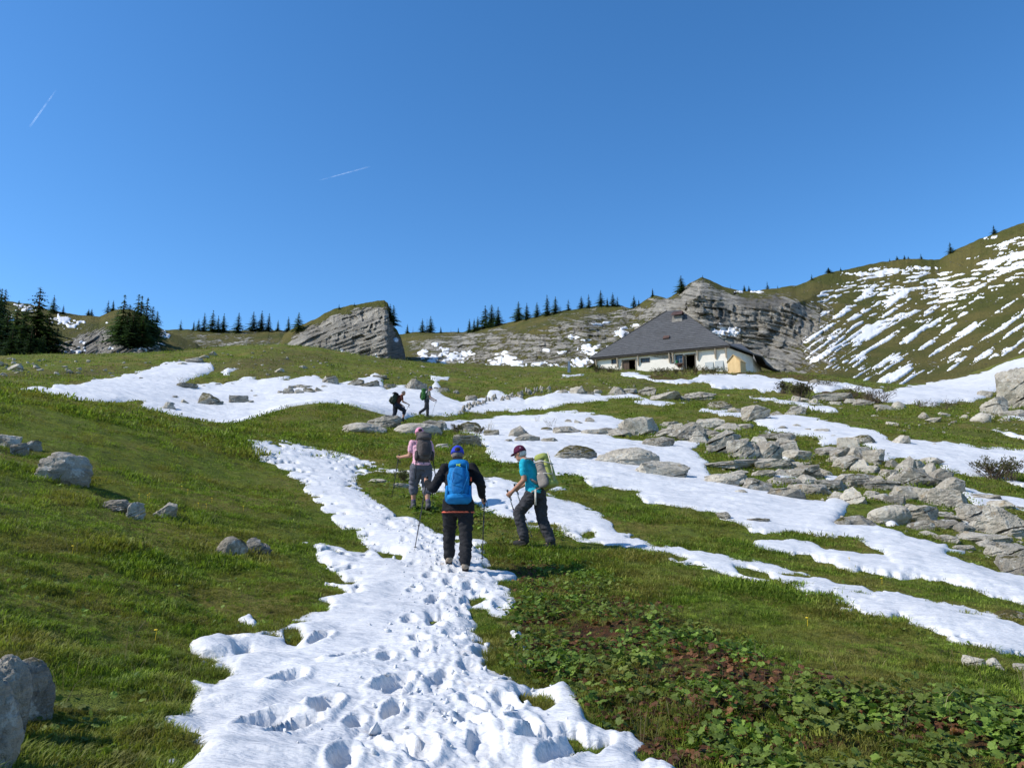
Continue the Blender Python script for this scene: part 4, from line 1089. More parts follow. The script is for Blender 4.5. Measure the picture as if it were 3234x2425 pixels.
# rubble too small to count
def rubble(name, poly, n, lo, hi, label, rmin, rmax, mat='grey'):
    pl = np.array(poly, float)
    pv, pf = ICO[2][0] if False else ico(1)[0], ico(1)[1]
    V, Fc = [], []; k = 0
    while k < n:
        px = rng.uniform(pl[:, 0].min(), pl[:, 0].max(), 400); py = rng.uniform(pl[:, 1].min(), pl[:, 1].max(), 400)
        ok = sdf(pl, px, py) > 0
        for a, b_ in zip(px[ok], py[ok]):
            if k >= n: break
            x, y, z = raycast(a, b_, rmin, rmax)
            mpp = math.hypot(x, y) / FPX
            s = rng.uniform(lo, hi) * mpp
            q = pv * (1 + 0.35 * rng.normal(size=(len(pv), 1))) * np.array([s, s, s * 0.55]) * 0.5
            th = rng.uniform(0, 6.28); c, sn = math.cos(th), math.sin(th)
            q = np.stack([q[:, 0] * c - q[:, 1] * sn, q[:, 0] * sn + q[:, 1] * c, q[:, 2]], -1) + np.array([x, y, z + s * 0.1])
            V.append(q); Fc.append(pf + k * len(pv)); k += 1
    me = mesh_np(name, np.concatenate(V), np.concatenate(Fc), [M_ROCK[mat]], False)
    link(name, me, None, label, 'rubble', None, 'stuff')
rubble('rubble', [(1280,935),(1480,905),(1600,915),(1720,960),(1900,1000),(2010,1000),(2070,1070),(2212,1110),(2212,1230),(2080,1195),(1950,1150),(1820,1120),(1640,1055),(1540,1010),(1500,955)], 420, 4, 12, 'loose grey rubble between the blocks of the boulder field', 12, 60)
rubble('loose_stones', [(200,800),(420,770),(560,748),(700,768),(1000,800),(1250,812),(1400,830),(1550,850),(1700,860),(1900,880),(2212,900),(2212,950),(1900,930),(1640,880),(1400,850),(1200,842),(960,830),(700,806),(450,800)], 330, 2.5, 7, 'small loose stones strewn over the upper slope', 40, 130)
# ------------------------------------------------------------------ trees on the ridges
def spruce_crown(seed, levels=17, spread=0.2, droop=0.28, gaps=0.12):
    g = np.random.default_rng(seed)
    V, Fc = [], []
    def card(p, d, L, w, dr):
        # a limb: several small needle sprays along a drooping branch
        n = max(3, int(L * 22))
        sd = np.array([-d[1], d[0], 0.0])
        for k in range(n):
            s = (k + 0.6) / n
            c = p + d * L * s + np.array([0, 0, -dr * L * s * s])
            ww = w * (1.05 - 0.75 * s)
            for sg in (-1, 1):
                tip = c + sd * sg * ww * g.uniform(0.7, 1.2) + d * L * 0.16 + np.array([0, 0, -ww * g.uniform(0.15, 0.7)])
                b0 = c - d * L * 0.10 + np.array([0, 0, 0.004]); b1 = c + d * L * 0.13
                o = len(V); V.extend([b0, b1, tip]); Fc.append((o, o + 1, o + 2))
        o = len(V); e = p + d * L * 1.08 + np.array([0, 0, -dr * L * 0.9])
        V.extend([p + sd * w * 0.3, p - sd * w * 0.3, e]); Fc.append((o, o + 1, o + 2))
    for i in range(levels):
        t = i / (levels - 1)
        z = 0.06 + 0.92 * t
        R = spread * (1 - t) ** 0.8 * g.uniform(0.8, 1.15) + 0.012
        nb = int(11 - 5 * t)
        a0 = g.uniform(0, 6.28)
        for k in range(nb):
            if g.uniform() < gaps: continue
            a = a0 + 6.283 * k / nb + g.normal(0, 0.2)
            d = np.array([math.cos(a), math.sin(a), 0.0])
            card(np.array([0, 0, z + g.normal(0, 0.02)]), d, R * g.uniform(0.5, 1.3), 0.05 + 0.045 * (1 - t), droop * g.uniform(0.6, 1.4))
    o = len(V); V.extend([np.array([0.012, 0, 0.94]), np.array([-0.012, 0.008, 0.94]), np.array([0, 0, 1.0])]); Fc.append((o, o + 1, o + 2))
    return np.array(V), np.array(Fc)
CROWNS = []
for i, (lv, sp_, dr, gp) in enumerate([(20, 0.30, 0.3, 0.08), (21, 0.25, 0.35, 0.12), (18, 0.36, 0.22, 0.12), (16, 0.31, 0.3, 0.25), (18, 0.40, 0.15, 0.10)]):
    v, f = spruce_crown(40 + i, lv, sp_, dr, gp)
    CROWNS.append([mesh_np('crown', v, f, [m], False) for m in (M_NEEDLE, M_LARCH)])
_v, _f = spruce_crown(77, 12, 0.11, 0.1, 0.6)
DEADCROWN = mesh_np('crown', _v, _f, [M_TWIG], False)
TRUNK = MB().tube([(0, 0, -0.06), (0, 0, 0.3), (0.004, 0, 0.7), (0, 0, 0.985)], [0.022, 0.017, 0.010, 0.002], 7).mesh('trunk', M_BARK, True)

def far_point(px, py):
    """where a far slope is seen at this picture point (the ridge line when the point lies above it)"""
    F = OUT if 600 < px < 884 and C_OUT(px) < C_RIDGE(px) else LEFT if px < 352 and C_LEFT(px) < (C_RIDGE(px) if px > 250 else 9999) + 14 else RIDGE
    j = int(np.argmin(np.abs(F['XX'][0] - px)))
    col = F['PY'][:, j]; n = int((F['TT'][:, j] <= 1.0).sum())
    k = int(np.argmin(np.abs(col[:n] - py)))
    return F['x'][k, j], F['y'][k, j], F['z'][k, j]

GTREE = {}
def conifer(px, py, h, label, group, kind=None, mat=0, wide=1.0):
    x, y, z = far_point(px, py)
    H = h * math.hypot(x, y) / FPX * (1.0 if px < 345 else 1.2)
    i = int(rng.integers(0, 5)) if kind is None else kind
    root = link('spruce_tree', None, None, label, 'tree', group, None, (x, y, z - 0.1), (0, 0, rng.uniform(0, 6.28)))
    root.scale = (H * wide, H * wide, H)
    link('trunk', TRUNK, root)
    link('crown', DEADCROWN if kind == -1 else CROWNS[i][mat], root)

def tree_row(lst, what, where, group):
    lst = sorted(lst, key=lambda t: t[0])
    for i, t in enumerate(lst):
        px, py, h = t[:3]; kind = t[3] if len(t) > 3 else None; mat = t[4] if len(t) > 4 else 0; wd = t[5] if len(t) > 5 else 1.0
        w_ = 'bare dead spruce' if kind == -1 else 'pale green larch' if mat else what
        conifer(px, py, h, '%s %s, %s' % (w_, where, ordinal(i, len(lst))), group, kind, mat, wd)
tree_row([(-14,735,100,2),(4,705,72,2),(8,770,88,4),(28,765,104,2),(48,752,86,0),(72,768,132,4,1,1.15),(98,775,98,4,1),(60,790,76,2),(20,795,80,4),(114,676,36,0),(136,677,18,1),(118,778,66,2),(-2,690,60,1),(88,790,60,2),(38,782,70,4),(-30,770,120,2)], 'dark spruce', 'in the wood at the left edge', 'trees of the wood at the left edge')
tree_row([(190,681,14),(198,681,15),(232,676,26),(244,671,22)], 'small spruce', 'on the bare brow left of the dark clump', 'spruces left of the dark clump')
tree_row([(250,730,56,2),(262,738,97,0),(275,740,78,4),(292,738,98,1),(299,742,100,0),(312,740,94,2),(325,740,74,4),(336,733,60,2),(305,750,74,4),(283,752,80,2),(270,748,66,2)], 'tall dark spruce', 'in the dense dark clump', 'spruces of the dense dark clump')
tree_row([(391,713,18,3),(418,714,17),(429,715,22),(441,716,33,1),(458,717,39,0),(470,718,30,1),(482,718,34,0),(515,719,37,2),(546,716,37,2),(564,716,38,0),(580,715,33,1),(600,715,20,1),(622,717,28,1),(644,716,36,4)], 'spruce', 'on the saddle behind the wooden fence frame', 'spruces on the saddle')
tree_row([(733,667,10,3),(765,661,8,3),(842,692,32,0,0,1.2),(850,702,40,2)], 'spruce', 'on the slanting rock outcrop', 'trees on the rock outcrop')
tree_row([(880,720,18,1),(893,720,13,-1),(912,719,27,0),(922,719,26,-1),(930,719,33,2),(953,720,13,1),(975,720,10,-1),(991,719,11,1)], 'small spruce', 'in the gap right of the outcrop', 'spruces in the gap right of the outcrop')
tree_row([(1015,719,27,1),(1024,718,26,0),(1033,714,27,1),(1048,709,44,0,0,1.2),(1063,707,44,4),(1077,704,38,2),(1120,694,38,4),(1138,691,33,0),(1161,686,30,2),(1182,682,41,1),(1201,677,34,2),(1210,676,16,-1),(1229,670,22,3),(1257,667,25,2),(1272,665,27,3),(1299,662,32,2),(1312,662,18,1),(1324,662,27,0),(1335,662,20,3),(1370,665,24,0),(1380,660,12,1),(1410,641,16,1)], 'dark spruce', 'on the ridge left of the hut roof', 'spruces on the ridge left of the hut')
tree_row([(1472,632,34,2,0,1.2),(1518,602,7,3),(1578,624,9,-1),(1608,629,13,2),(1619,629,11,2),(1659,624,14,3),(1681,622,6,1)], 'small spruce', 'on the cliff top behind the hut', 'spruces on the cliff top')
tree_row([(1754,605,12,3),(1791,590,10,4,0,1.6),(1817,585,7,3),(1922,563,6,3),(1939,561,8,4),(1955,560,8,2),(1963,560,6,3),(1990,560,10,3),(2054,546,19,3,0,1.3),(2149,505,15,3,0,1.3)], 'tiny spruce', 'on the skyline of the right mountain', 'spruces on the right mountain')

# ------------------------------------------------------------------ contrails high in the blue
M_TRAIL = NT('ice_cloud', 1.0, 0.0)
_tr_t = M_TRAIL.n('ShaderNodeBsdfTransparent')
_df = M_TRAIL.n('ShaderNodeBsdfTranslucent', Color=(0.9, 0.92, 0.95))
_d2 = M_TRAIL.n('ShaderNodeBsdfDiffuse', Color=(0.9, 0.92, 0.95))
_ad = M_TRAIL.n('ShaderNodeAddShader'); M_TRAIL.t.links.new(_df.outputs[0], _ad.inputs[0]); M_TRAIL.t.links.new(_d2.outputs[0], _ad.inputs[1])
_mx = M_TRAIL.n('ShaderNodeMixShader', i0=M_TRAIL.math('MULTIPLY', M_TRAIL.attr('dens'), M_TRAIL.ramp(M_TRAIL.noise(M_TRAIL.pos(), 0.012, 4, 0.6), 0.2, 0.7)))
M_TRAIL.t.links.new(_tr_t.outputs[0], _mx.inputs[1]); M_TRAIL.t.links.new(_ad.outputs[0], _mx.inputs[2]); M_TRAIL.t.links.new(_mx.outputs[0], M_TRAIL.out.inputs[0])
def contrail(a, b, w0, w1, dens, label):
    n = 24; V = []; D = []
    A_ = Vector([float(c) for c in at(*a, 9000)]); B_ = Vector([float(c) for c in at(*b, 9000)])
    t = (B_ - A_).normalized(); sd = t.cross(A_.normalized()).normalized(); up = sd.cross(t)
    m = 8
    for i in range(n + 1):
        k = i / n; w = (w0 + (w1 - w0) * k) * 9000 / FPX
        for j in range(m):
            th = 6.2832 * j / m
            V.append(A_.lerp(B_, k) + sd * math.cos(th) * w / 2 + up * math.sin(th) * w / 2); D.append(dens * math.sin(math.pi * min(max(k * 0.9 + 0.08, 0), 1)) )
    me = mesh_np('contrail', np.array(V), grid_faces(n + 1, m, True), [M_TRAIL.m])
    fattr(me, 'dens', D)
    link('contrail', me, None, label, 'contrail', 'contrails in the sky')
contrail((64, 275), (122, 194), 3.2, 2.0, 0.10, 'short steep white contrail at the far left of the sky')
contrail((690, 390), (800, 360), 1.8, 2.6, 0.11, 'thin flat white contrail in the middle of the sky')
# ------------------------------------------------------------------ the alpine hut
def m_roof():
    t = NT('weathered_shingles', 0.85, 0.25)
    p = t.objc()
    v = t.scale(p, (1.4, 1.4, 9.0))
    n = t.noise(v, 1.0, 5, 0.7); n2 = t.noise(p, 0.35, 4, 0.6); n3 = t.noise(t.scale(p, (7, 7, 3)), 1.0, 3, 0.6)
    c = t.mix(t.ramp(n, 0.3, 0.7), (0.075, 0.075, 0.079), (0.138, 0.138, 0.142))
    c = t.mix(t.math('MULTIPLY', t.ramp(n3, 0.5, 0.7), 0.5), c, (0.17, 0.168, 0.165))
    c = t.mix(t.math('MULTIPLY', t.ramp(n2, 0.45, 0.7), 0.4), c, (0.072, 0.070, 0.068))
    return t.done(c, t.bump(n, 0.5, 0.05))
def m_wash():
    t = NT('limewash', 0.92, 0.1)
    p = t.objc()
    n = t.noise(p, 0.8, 5, 0.65); n2 = t.noise(t.scale(p, (2.5, 2.5, 0.7)), 1.0, 4, 0.7)
    c = t.mix(t.ramp(n, 0.35, 0.7), (0.82, 0.76, 0.67), (0.73, 0.67, 0.58))
    c = t.mix(t.math('MULTIPLY', t.ramp(n2, 0.60, 0.76), 0.5), c, (0.40, 0.36, 0.30))
    return t.done(c, t.bump(n2, 0.4, 0.06))
def m_wood(name, c1, c2, sc=6.0):
    t = NT(name, 0.8, 0.2)
    n = t.noise(t.scale(t.objc(), (sc, sc, 0.8)), 1.0, 5, 0.65)
    return t.done(t.mix(t.ramp(n, 0.3, 0.7), c1, c2), t.bump(n, 0.3, 0.01))
M_ROOF = m_roof(); M_WASH = m_wash()
M_OLDW = m_wood('old_timber', (0.12, 0.095, 0.072), (0.22, 0.18, 0.14)); M_BEAM = m_wood('pale_timber', (0.30, 0.24, 0.175), (0.42, 0.35, 0.265))
M_NEWW = m_wood('new_timber', (0.58, 0.40, 0.19), (0.68, 0.49, 0.25)); M_DOORW = m_wood('door_timber', (0.075, 0.05, 0.036), (0.13, 0.09, 0.065))
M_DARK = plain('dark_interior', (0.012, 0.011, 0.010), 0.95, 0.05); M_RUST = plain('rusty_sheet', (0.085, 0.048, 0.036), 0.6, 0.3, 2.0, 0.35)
M_PANE = plain('window_pane', (0.03, 0.042, 0.048), 0.12, 0.6); M_STONE = M_ROCK['grey']
M_PANEL = plain('grey_panel', (0.42, 0.43, 0.41), 0.4, 0.5, 1.2, 0.12); M_BUCKET = plain('green_plastic', (0.02, 0.26, 0.10), 0.35, 0.5)
M_TUB = plain('brown_plastic', (0.12, 0.05, 0.04), 0.6, 0.3); M_METAL = plain('grey_metal', (0.20, 0.24, 0.30), 0.45, 0.5, 3, 0.2)
M_FASC = m_wood('dark_eave_timber', (0.035, 0.031, 0.028), (0.065, 0.058, 0.052))
M_CHIM = m_wood('chimney_boards', (0.16, 0.145, 0.125), (0.27, 0.25, 0.22), 3.0)

FR = Vector(at(1572, 801.5, 109.0)); FL = Vector(at(1290, 799, 113.7))
EAVE = Vector(at(1576, 747, 109.0)).z
udir = Vector((FR.x - FL.x, FR.y - FL.y, 0)); LEN = udir.length; udir.normalize()
vdir = Vector((-udir.y, udir.x, 0))                   # away from the camera
HUT = link('alpine_hut', None, None, 'white walled alpine hut with a big grey pyramid shingle roof', 'hut', None, None, (FR.x, FR.y, 0), (0, 0, math.atan2(udir.y, udir.x)))
DEP = 19.0
g0 = lambda u: 20.0 + (FL.z - FR.z) * 0 + FR.z - 20.0 + (FL.z - FR.z) * (-u / LEN)
def part(name, mb, mat, parent=HUT, smooth=False, label=None):
    return link(name, mb.mesh(name, mat, smooth), parent, label)
def prism(quad, back, mb=None):                       # extrude a polygon (local coords) along a vector
    mb = mb or MB(); n = len(quad)
    v = [Vector(q) for q in quad] + [Vector(q) + Vector(back) for q in quad]
    f = [tuple(range(n)), tuple(range(2 * n - 1, n - 1, -1))] + [(i, i + n, (i + 1) % n + n, (i + 1) % n) for i in range(n)]
    return mb.add(v, f)
E = EAVE - 0.12
zb = 17.5
ux = lambda zx: -LEN + LEN * (zx - 540) / 1105.0      # picture column of the close view -> metres along the front
# front wall, built of piers and lintels so that the openings are real
ops = [(670, 715, 785, 828), (765, 885, 790, 905), (930, 1010, 775, 816), (1225, 1290, 745, 826), (1310, 1390, 745, 884)]
def zpix(zx, zy):                                     # height of a point on the front wall seen at a close-view pixel
    px = 1162.8 + zx * 0.2474; py = 581.4 + zy * 0.2474
    P0 = FR + udir * ux(zx)
    x, y, z = pdir(px, py)
    return CAMZ + z / math.hypot(x, y) * math.hypot(P0.x, P0.y)
mbw = MB(); last = -LEN
rects = []
for (a, b, t0, t1) in ops:
    ua, ub = ux(a), ux(b); zt, zl = zpix((a + b) / 2, t0), zpix((a + b) / 2, t1)
    rects.append((ua, ub, zl, zt))
for (ua, ub, zl, zt) in rects:
    mbw.box(((last + ua) / 2, 0.3, (zb + E) / 2), (ua - last, 0.6, E - zb))
    mbw.box(((ua + ub) / 2, 0.3, (zt + E) / 2), (ub - ua, 0.596, E - zt))
    mbw.box(((ua + ub) / 2, 0.3, (zb + zl) / 2), (ub - ua, 0.596, zl - zb))
    last = ub
mbw.box((last / 2, 0.3, (zb + E) / 2), (-last, 0.6, E - zb))
front = part('front_wall', mbw, M_WASH)
part('left_wall', MB().box((-LEN + 0.3, 0.6 + (DEP - 0.6) / 2, (zb + E) / 2), (0.6, DEP - 0.6, E - zb)), M_WASH)
part('back_wall', MB().box((-LEN / 2, DEP + 0.3, (zb + E + 1) / 2), (LEN, 0.6, E + 1 - zb)), M_WASH)
part('right_wall', MB().box((-0.3, 0.6 + (DEP - 0.6) / 2, (zb + E - 0.2) / 2), (0.596, DEP - 0.6, E - 0.2 - zb)), M_WASH)
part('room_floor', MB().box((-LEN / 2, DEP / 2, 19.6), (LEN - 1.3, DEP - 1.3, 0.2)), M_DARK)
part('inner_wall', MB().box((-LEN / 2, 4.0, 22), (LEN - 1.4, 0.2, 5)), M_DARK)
# roof: a tall hipped pyramid made of overlapping shingle courses
OH = 0.55
apx = Vector(at(1447, 673, 119.5)); 
inv = Matrix.Rotation(-math.atan2(udir.y, udir.x), 4, 'Z') @ Matrix.Translation((-FR.x, -FR.y, 0))
ap = inv @ apx
r0 = Vector((ap.x - 0.5, DEP / 2 - 1.0, ap.z)); r1 = Vector((ap.x + 1.6, DEP / 2 - 1.0, ap.z))
c_fl, c_fr = Vector((-LEN - OH - 0.6, -OH, E + 0.05)), Vector((OH, -OH, E + 0.05))
c_bl, c_br = Vector((-LEN - OH - 0.6, DEP + OH, E + 0.4)), Vector((OH, DEP + OH, E + 0.4))
def slope(name, bl, br, tr, tl, n=46):
    mb = MB()
    nrm = (br - bl).cross(tl - bl).normalized()
    for i in range(n):
        a0, a1 = i / n, min((i + 1.5) / n, 1.0)
        p = [bl.lerp(tl, a0) + nrm * 0.10, br.lerp(tr, a0) + nrm * 0.10, br.lerp(tr, a1) + nrm * 0.03, bl.lerp(tl, a1) + nrm * 0.03]
        q = [c - nrm * 0.06 for c in p]
        m = 26
        va = []
        for k in range(m + 1):
            s = k / m; w = 0.018 * math.sin(k * 12.9898 + i * 78.233)
            va += [p[0].lerp(p[1], s) + nrm * w, p[3].lerp(p[2], s), q[0].lerp(q[1], s) + nrm * w]
        f = []
        for k in range(m):
            b_ = k * 3
            f += [(b_, b_ + 3, b_ + 4, b_ + 1), (b_ + 2, b_ + 5, b_ + 3, b_)]
        mb.add(va, f)
    return mb
roof = part('roof', slope('roof', c_fl, c_fr, r1, r0), M_ROOF)
part('roof_face', slope('roof', c_fr, c_br, r1, r1), M_ROOF, roof)
part('roof_face', slope('roof', c_br, c_bl, r0, r1), M_ROOF, roof)
part('roof_face', slope('roof', c_bl, c_fl, r0, r0), M_ROOF, roof)
part('eave_board', MB().bar(c_fl + Vector((0, 0.03, -0.12)), c_fr + Vector((0, 0.03, -0.12)), 0.06, 0.16), M_FASC, roof)
part('soffit', prism([(-LEN - OH - 0.5, -OH + 0.1, E - 0.12), (OH, -OH + 0.1, E - 0.12), (OH, 0.1, E + 0.02), (-LEN - OH - 0.5, 0.1, E + 0.02)], (0, 0, 0.05)), M_OLDW, roof)
part('verge_board', MB().bar(r0 + Vector((0.05, -0.05, 0.12)), c_fl + Vector((0.02, -0.02, 0.06)), 0.14, 0.08), M_FASC, roof)
# the dormer edge that shows behind the left hip
part('dormer_roof', prism([(-LEN * 0.78, DEP * 0.55, E + 2.7), (-LEN * 0.52, DEP * 0.55, E + 5.6), (-LEN * 0.52, DEP * 0.75, E + 5.6), (-LEN * 0.78, DEP * 0.75, E + 2.7)], (-0.12, 0, 0.14)), M_CHIM, roof)
# chimney with its rusty hood
cc = inv @ Vector(at(1463.5, 688, 116.5))
ch = part('chimney', MB().loft([[(cc.x + sx * (0.92 - 0.10 * k), cc.y + sy * (0.85 - 0.10 * k) + 0.25 * k, cc.z - 1.9 + 1.15 * k) for sx, sy in ((-1, -1), (1, -1), (1, 1), (-1, 1))] for k in range(3)]), M_CHIM, roof)
part('chimney_hood', prism([(cc.x - 0.85, cc.y - 0.7, cc.z + 0.42), (cc.x + 0.82, cc.y - 0.7, cc.z + 0.42), (cc.x + 0.75, cc.y + 0.45, cc.z + 1.15), (cc.x - 0.78, cc.y + 0.45, cc.z + 1.15)], (0, 0.12, 0.1)), M_RUST, roof)
part('chimney_hood', prism([(cc.x - 0.78, cc.y + 0.6, cc.z + 1.15), (cc.x + 0.75, cc.y + 0.6, cc.z + 1.15), (cc.x + 0.82, cc.y + 1.6, cc.z + 0.45), (cc.x - 0.85, cc.y + 1.6, cc.z + 0.45)], (0, 0.02, 0.1)), M_RUST, roof)
# roof hatch
nF = (c_fr - c_fl).cross(r0 - c_fl).normalized()
hp = c_fl.lerp(c_fr, 0.55).lerp(r0.lerp(r1, 0.5), 0.30)
upv = (r0 - c_fl); upv = (upv - Vector((1, 0, 0)) * upv.x).normalized()
def onroof(a, b, h): return hp + Vector((1, 0, 0)) * a + upv * b + nF * h
hatch = part('roof_hatch', MB().add([onroof(a, b, h) for h in (0.05, 0.3) for a, b in ((-0.45, -0.35), (0.45, -0.35), (0.45, 0.35), (-0.45, 0.35))], [(4, 5, 6, 7), (0, 1, 5, 4), (1, 2, 6, 5), (2, 3, 7, 6), (3, 0, 4, 7)]), M_RUST, roof)
# doors, windows
def frame(rc, w, d, mat, name, parent=HUT, y=-0.03):
    ua, ub, zl, zt = rc; mb = MB()
    mb.box((ua + w / 2, y + d / 2, (zl + zt) / 2), (w, d, zt - zl)); mb.box((ub - w / 2, y + d / 2, (zl + zt) / 2), (w, d, zt - zl))
    mb.box(((ua + ub) / 2, y + d / 2 + 0.003, zt - w / 2), (ub - ua - 0.002, d, w)); mb.box(((ua + ub) / 2, y + d / 2 + 0.003, zl + w / 2), (ub - ua - 0.002, d, w))
    return part(name, mb, mat, parent)
for k in (0, 2, 3):
    ua, ub, zl, zt = rects[k]
    wf = frame(rects[k], 0.09, 0.2, M_OLDW, 'window')
    nx = 2 if k else 1
    for i in range(nx):
        for j in range(2):
            a = ua + 0.1 + (ub - ua - 0.2) * i / nx; b = ua + 0.1 + (ub - ua - 0.2) * (i + 1) / nx
            c = zl + 0.1 + (zt - zl - 0.2) * j / 2; d = zl + 0.1 + (zt - zl - 0.2) * (j + 1) / 2
            part('pane', MB().box(((a + b) / 2, 0.16, (c + d) / 2), (b - a - 0.04, 0.02, d - c - 0.04)), M_PANE, wf)
    mbx = MB()
    if nx == 2: mbx.box(((ua + ub) / 2, 0.12, (zl + zt) / 2), (0.05, 0.06, zt - zl - 0.19))
    mbx.box(((ua + ub) / 2, 0.125, (zl + zt) / 2), (ub - ua - 0.19, 0.05, 0.05))
    part('glazing_bar', mbx, M_METAL if k == 3 else M_OLDW, wf)
ua, ub, zl, zt = rects[1]
dr = frame((ua - 0.1, ub + 0.1, zl, zt + 0.1), 0.14, 0.25, M_BEAM, 'door_frame', y=-0.06)
mid = ua + (ub - ua) * 0.52
dl = part('door', MB().box(((ua + mid) / 2 + 0.03, 0.12, (zl + zt) / 2), (mid - ua - 0.1, 0.07, zt - zl - 0.1)), M_DOORW)
for i in range(4):
    a = ua + 0.1 + (mid - ua - 0.12) * (i + 0.5) / 4
    part('plank', MB().box((a, 0.075, (zl + zt) / 2), ((mid - ua - 0.14) / 4 - 0.012, 0.02, zt - zl - 0.14)), M_DOORW, dl)
ua, ub, zl, zt = rects[4]
frame((ua - 0.12, ub + 0.06, zl, zt + 0.08), 0.13, 0.25, M_OLDW, 'door_frame', y=-0.06)
d2 = part('open_door', MB().box((ua - 0.2, -0.28, (zl + zt) / 2 - 0.05), (0.07, 0.6, zt - zl - 0.1)), M_DOORW)
part('shutter', MB().box((rects[3][0] - 0.42, -0.06, (rects[3][2] + rects[3][3]) / 2), (0.36, 0.05, 1.0)), M_DOORW)
part('stone_patch', MB().add([(ux(a), -0.012, zpix(a, b)) for a, b in [(1010, 760), (1100, 738), (1200, 735), (1185, 780), (1140, 785), (1090, 778), (1060, 772)]], [tuple(range(7))]), M_STONE)
# sloping struts under the eave
for zx in (535, 728, 910, 1177, 1207, 1410, 1555, 1640):
    u = ux(zx); z1 = E - 0.25
    mb = MB().bar((u, -0.06, z1 - 1.25), (u, -OH + 0.15, z1 + 0.08), 0.17, 0.2, up=(1, 0, 0))
    mb.box((u, -0.08, z1 - 0.75), (0.18, 0.15, 1.1))
    part('eave_strut', mb, M_BEAM)
part('plate_beam', MB().box((-LEN / 2, -OH + 0.2, E - 0.16), (LEN + 1.0, 0.16, 0.16)), M_OLDW)
# right annexe under the lower roof
q1 = inv @ Vector(at(1627, 803, 113.5)); q2 = inv @ Vector(at(1645, 803, 119)); q3 = inv @ Vector(at(1676, 804, 121))
e0 = c_fr; e1 = inv @ Vector(at(1627, 765, 112.5)); e2 = inv @ Vector(at(1645, 770, 112.8)); e3 = inv @ Vector(at(1655, 788, 113.5)); e4 = inv @ Vector(at(1684, 803, 120))
def wallq(a, b, za, zb_, th=0.4):
    n = Vector((-(b.y - a.y), b.x - a.x, 0)).normalized() * th
    return prism([(a.x, a.y, zb), (b.x, b.y, zb), (b.x, b.y, zb_), (a.x, a.y, za)], n)
part('annexe_wall', wallq(Vector((0.02, 0.02, 0)), q1, E - 0.05, e1.z - 0.15), M_WASH)
part('annexe_wall', wallq(q1 + Vector((0.01, 0.05, 0)), q2, e1.z - 0.3, e1.z - 0.9), M_WASH)
part('annexe_wall', wallq(q2 + Vector((0.05, 0.3, 0)), q3, e3.z - 0.3, e4.z - 0.2), M_WASH)
bk = Vector((-1.5, 12, 1.2))
ar = part('annexe_roof', prism([e0 + Vector((-0.2, 0.05, 0.02)), e1, e1 + Vector((-2, 14, 1.5)), e0 + Vector((-0.6, 14, 3.0))], (0, 0, 0.18)), M_ROOF)
part('roof_face', prism([e1 + Vector((0, -0.02, 0.0)), e2, e2 + Vector((0, 12, 0)), e1 + Vector((-1, 12, 0.5))], (0, 0, 0.16)), M_ROOF, ar)
part('roof_face', prism([e2, e3, e3 + Vector((1, 10, 0)), e2 + Vector((0, 10, 0))], (0.12, 0, 0.12)), M_ROOF, ar)
part('roof_face', prism([e3 + Vector((-0.3, 0.6, 0.1)), e4, e4 + Vector((1, 6, 0)), e3 + Vector((0, 8, 0.4))], (0, 0, 0.15)), M_ROOF, ar)
part('vent_hole', MB().box(tuple((Vector((0.02, 0.02, 0)).lerp(q1, 0.42)) + Vector((0.05, -0.02, E - 1.3))), (0.4, 0.12, 0.3)), M_DARK)
# left lean-to
l0 = inv @ Vector(at(1267, 797, 116)); 
part('lean_to_wall', wallq(Vector((l0.x, 1.2, 0)), Vector((-LEN - 0.02, 1.0, 0)), E - 1.9, E - 0.7), M_WASH)
part('lean_to_roof', prism([(l0.x - 0.5, 0.4, E - 1.75), (-LEN - 0.05, 0.4, E - 0.3), (-LEN - 0.05, 8, E - 0.1), (l0.x - 0.5, 8, E - 1.75)], (0, 0, 0.16)), M_ROOF)

HROT = (0, 0, math.atan2(udir.y, udir.x))
def hw(u, v, z): return (FR.x + udir.x * u + vdir.x * v, FR.y + udir.y * u + vdir.y * v, z)
# things standing by the hut
for k, (zx, zy) in enumerate([(1500, 845), (1580, 835)]):
    link('wall_panel', MB().box((0, 0, 0.55), (1.12, 0.05, 1.1)).mesh('wall_panel', M_PANEL), None, 'grey rectangular panel leaning on the hut wall, ' + ('left' if k == 0 else 'right') + ' of two', 'panel', 'panels leaning on the hut', None, hw(ux(zx), -0.16, zpix(zx, zy + 34)), (RAD(-6), 0, HROT[2]))
mb = MB(); mb.loft([[(r * math.cos(t), r * math.sin(t), z) for t in np.linspace(0, 6.283, 15)[:-1]] for r, z in ((0.13, 0), (0.17, 0.4), (0.175, 0.41), (0.15, 0.39), (0.12, 0.05))])
bz = zpix(1239, 825)
link('bucket', mb.mesh('bucket', M_BUCKET, True), None, 'green plastic bucket on the sill beside the dark doorway', 'bucket', None, None, hw(ux(1239), -0.22, bz))
link('sill_shelf', MB().box((0, 0, -0.05), (1.2, 0.42, 0.07)).mesh('sill_shelf', M_OLDW), None, 'small wooden shelf under the barred window of the hut', 'shelf', None, None, hw(ux(1255), -0.2, bz - 0.01), HROT)
mb = MB(); mb.loft([[(r * 1.25 * math.cos(t), r * 0.8 * math.sin(t), z) for t in np.linspace(0, 6.283, 15)[:-1]] for r, z in ((0.22, 0), (0.32, 0.38), (0.34, 0.4), (0.30, 0.38), (0.2, 0.06))])
link('wash_tub', mb.mesh('wash_tub', M_TUB, True), None, 'brown tub hanging under the bucket by the doorway', 'tub', None, None, hw(ux(1264), -0.36, bz - 0.56), HROT)
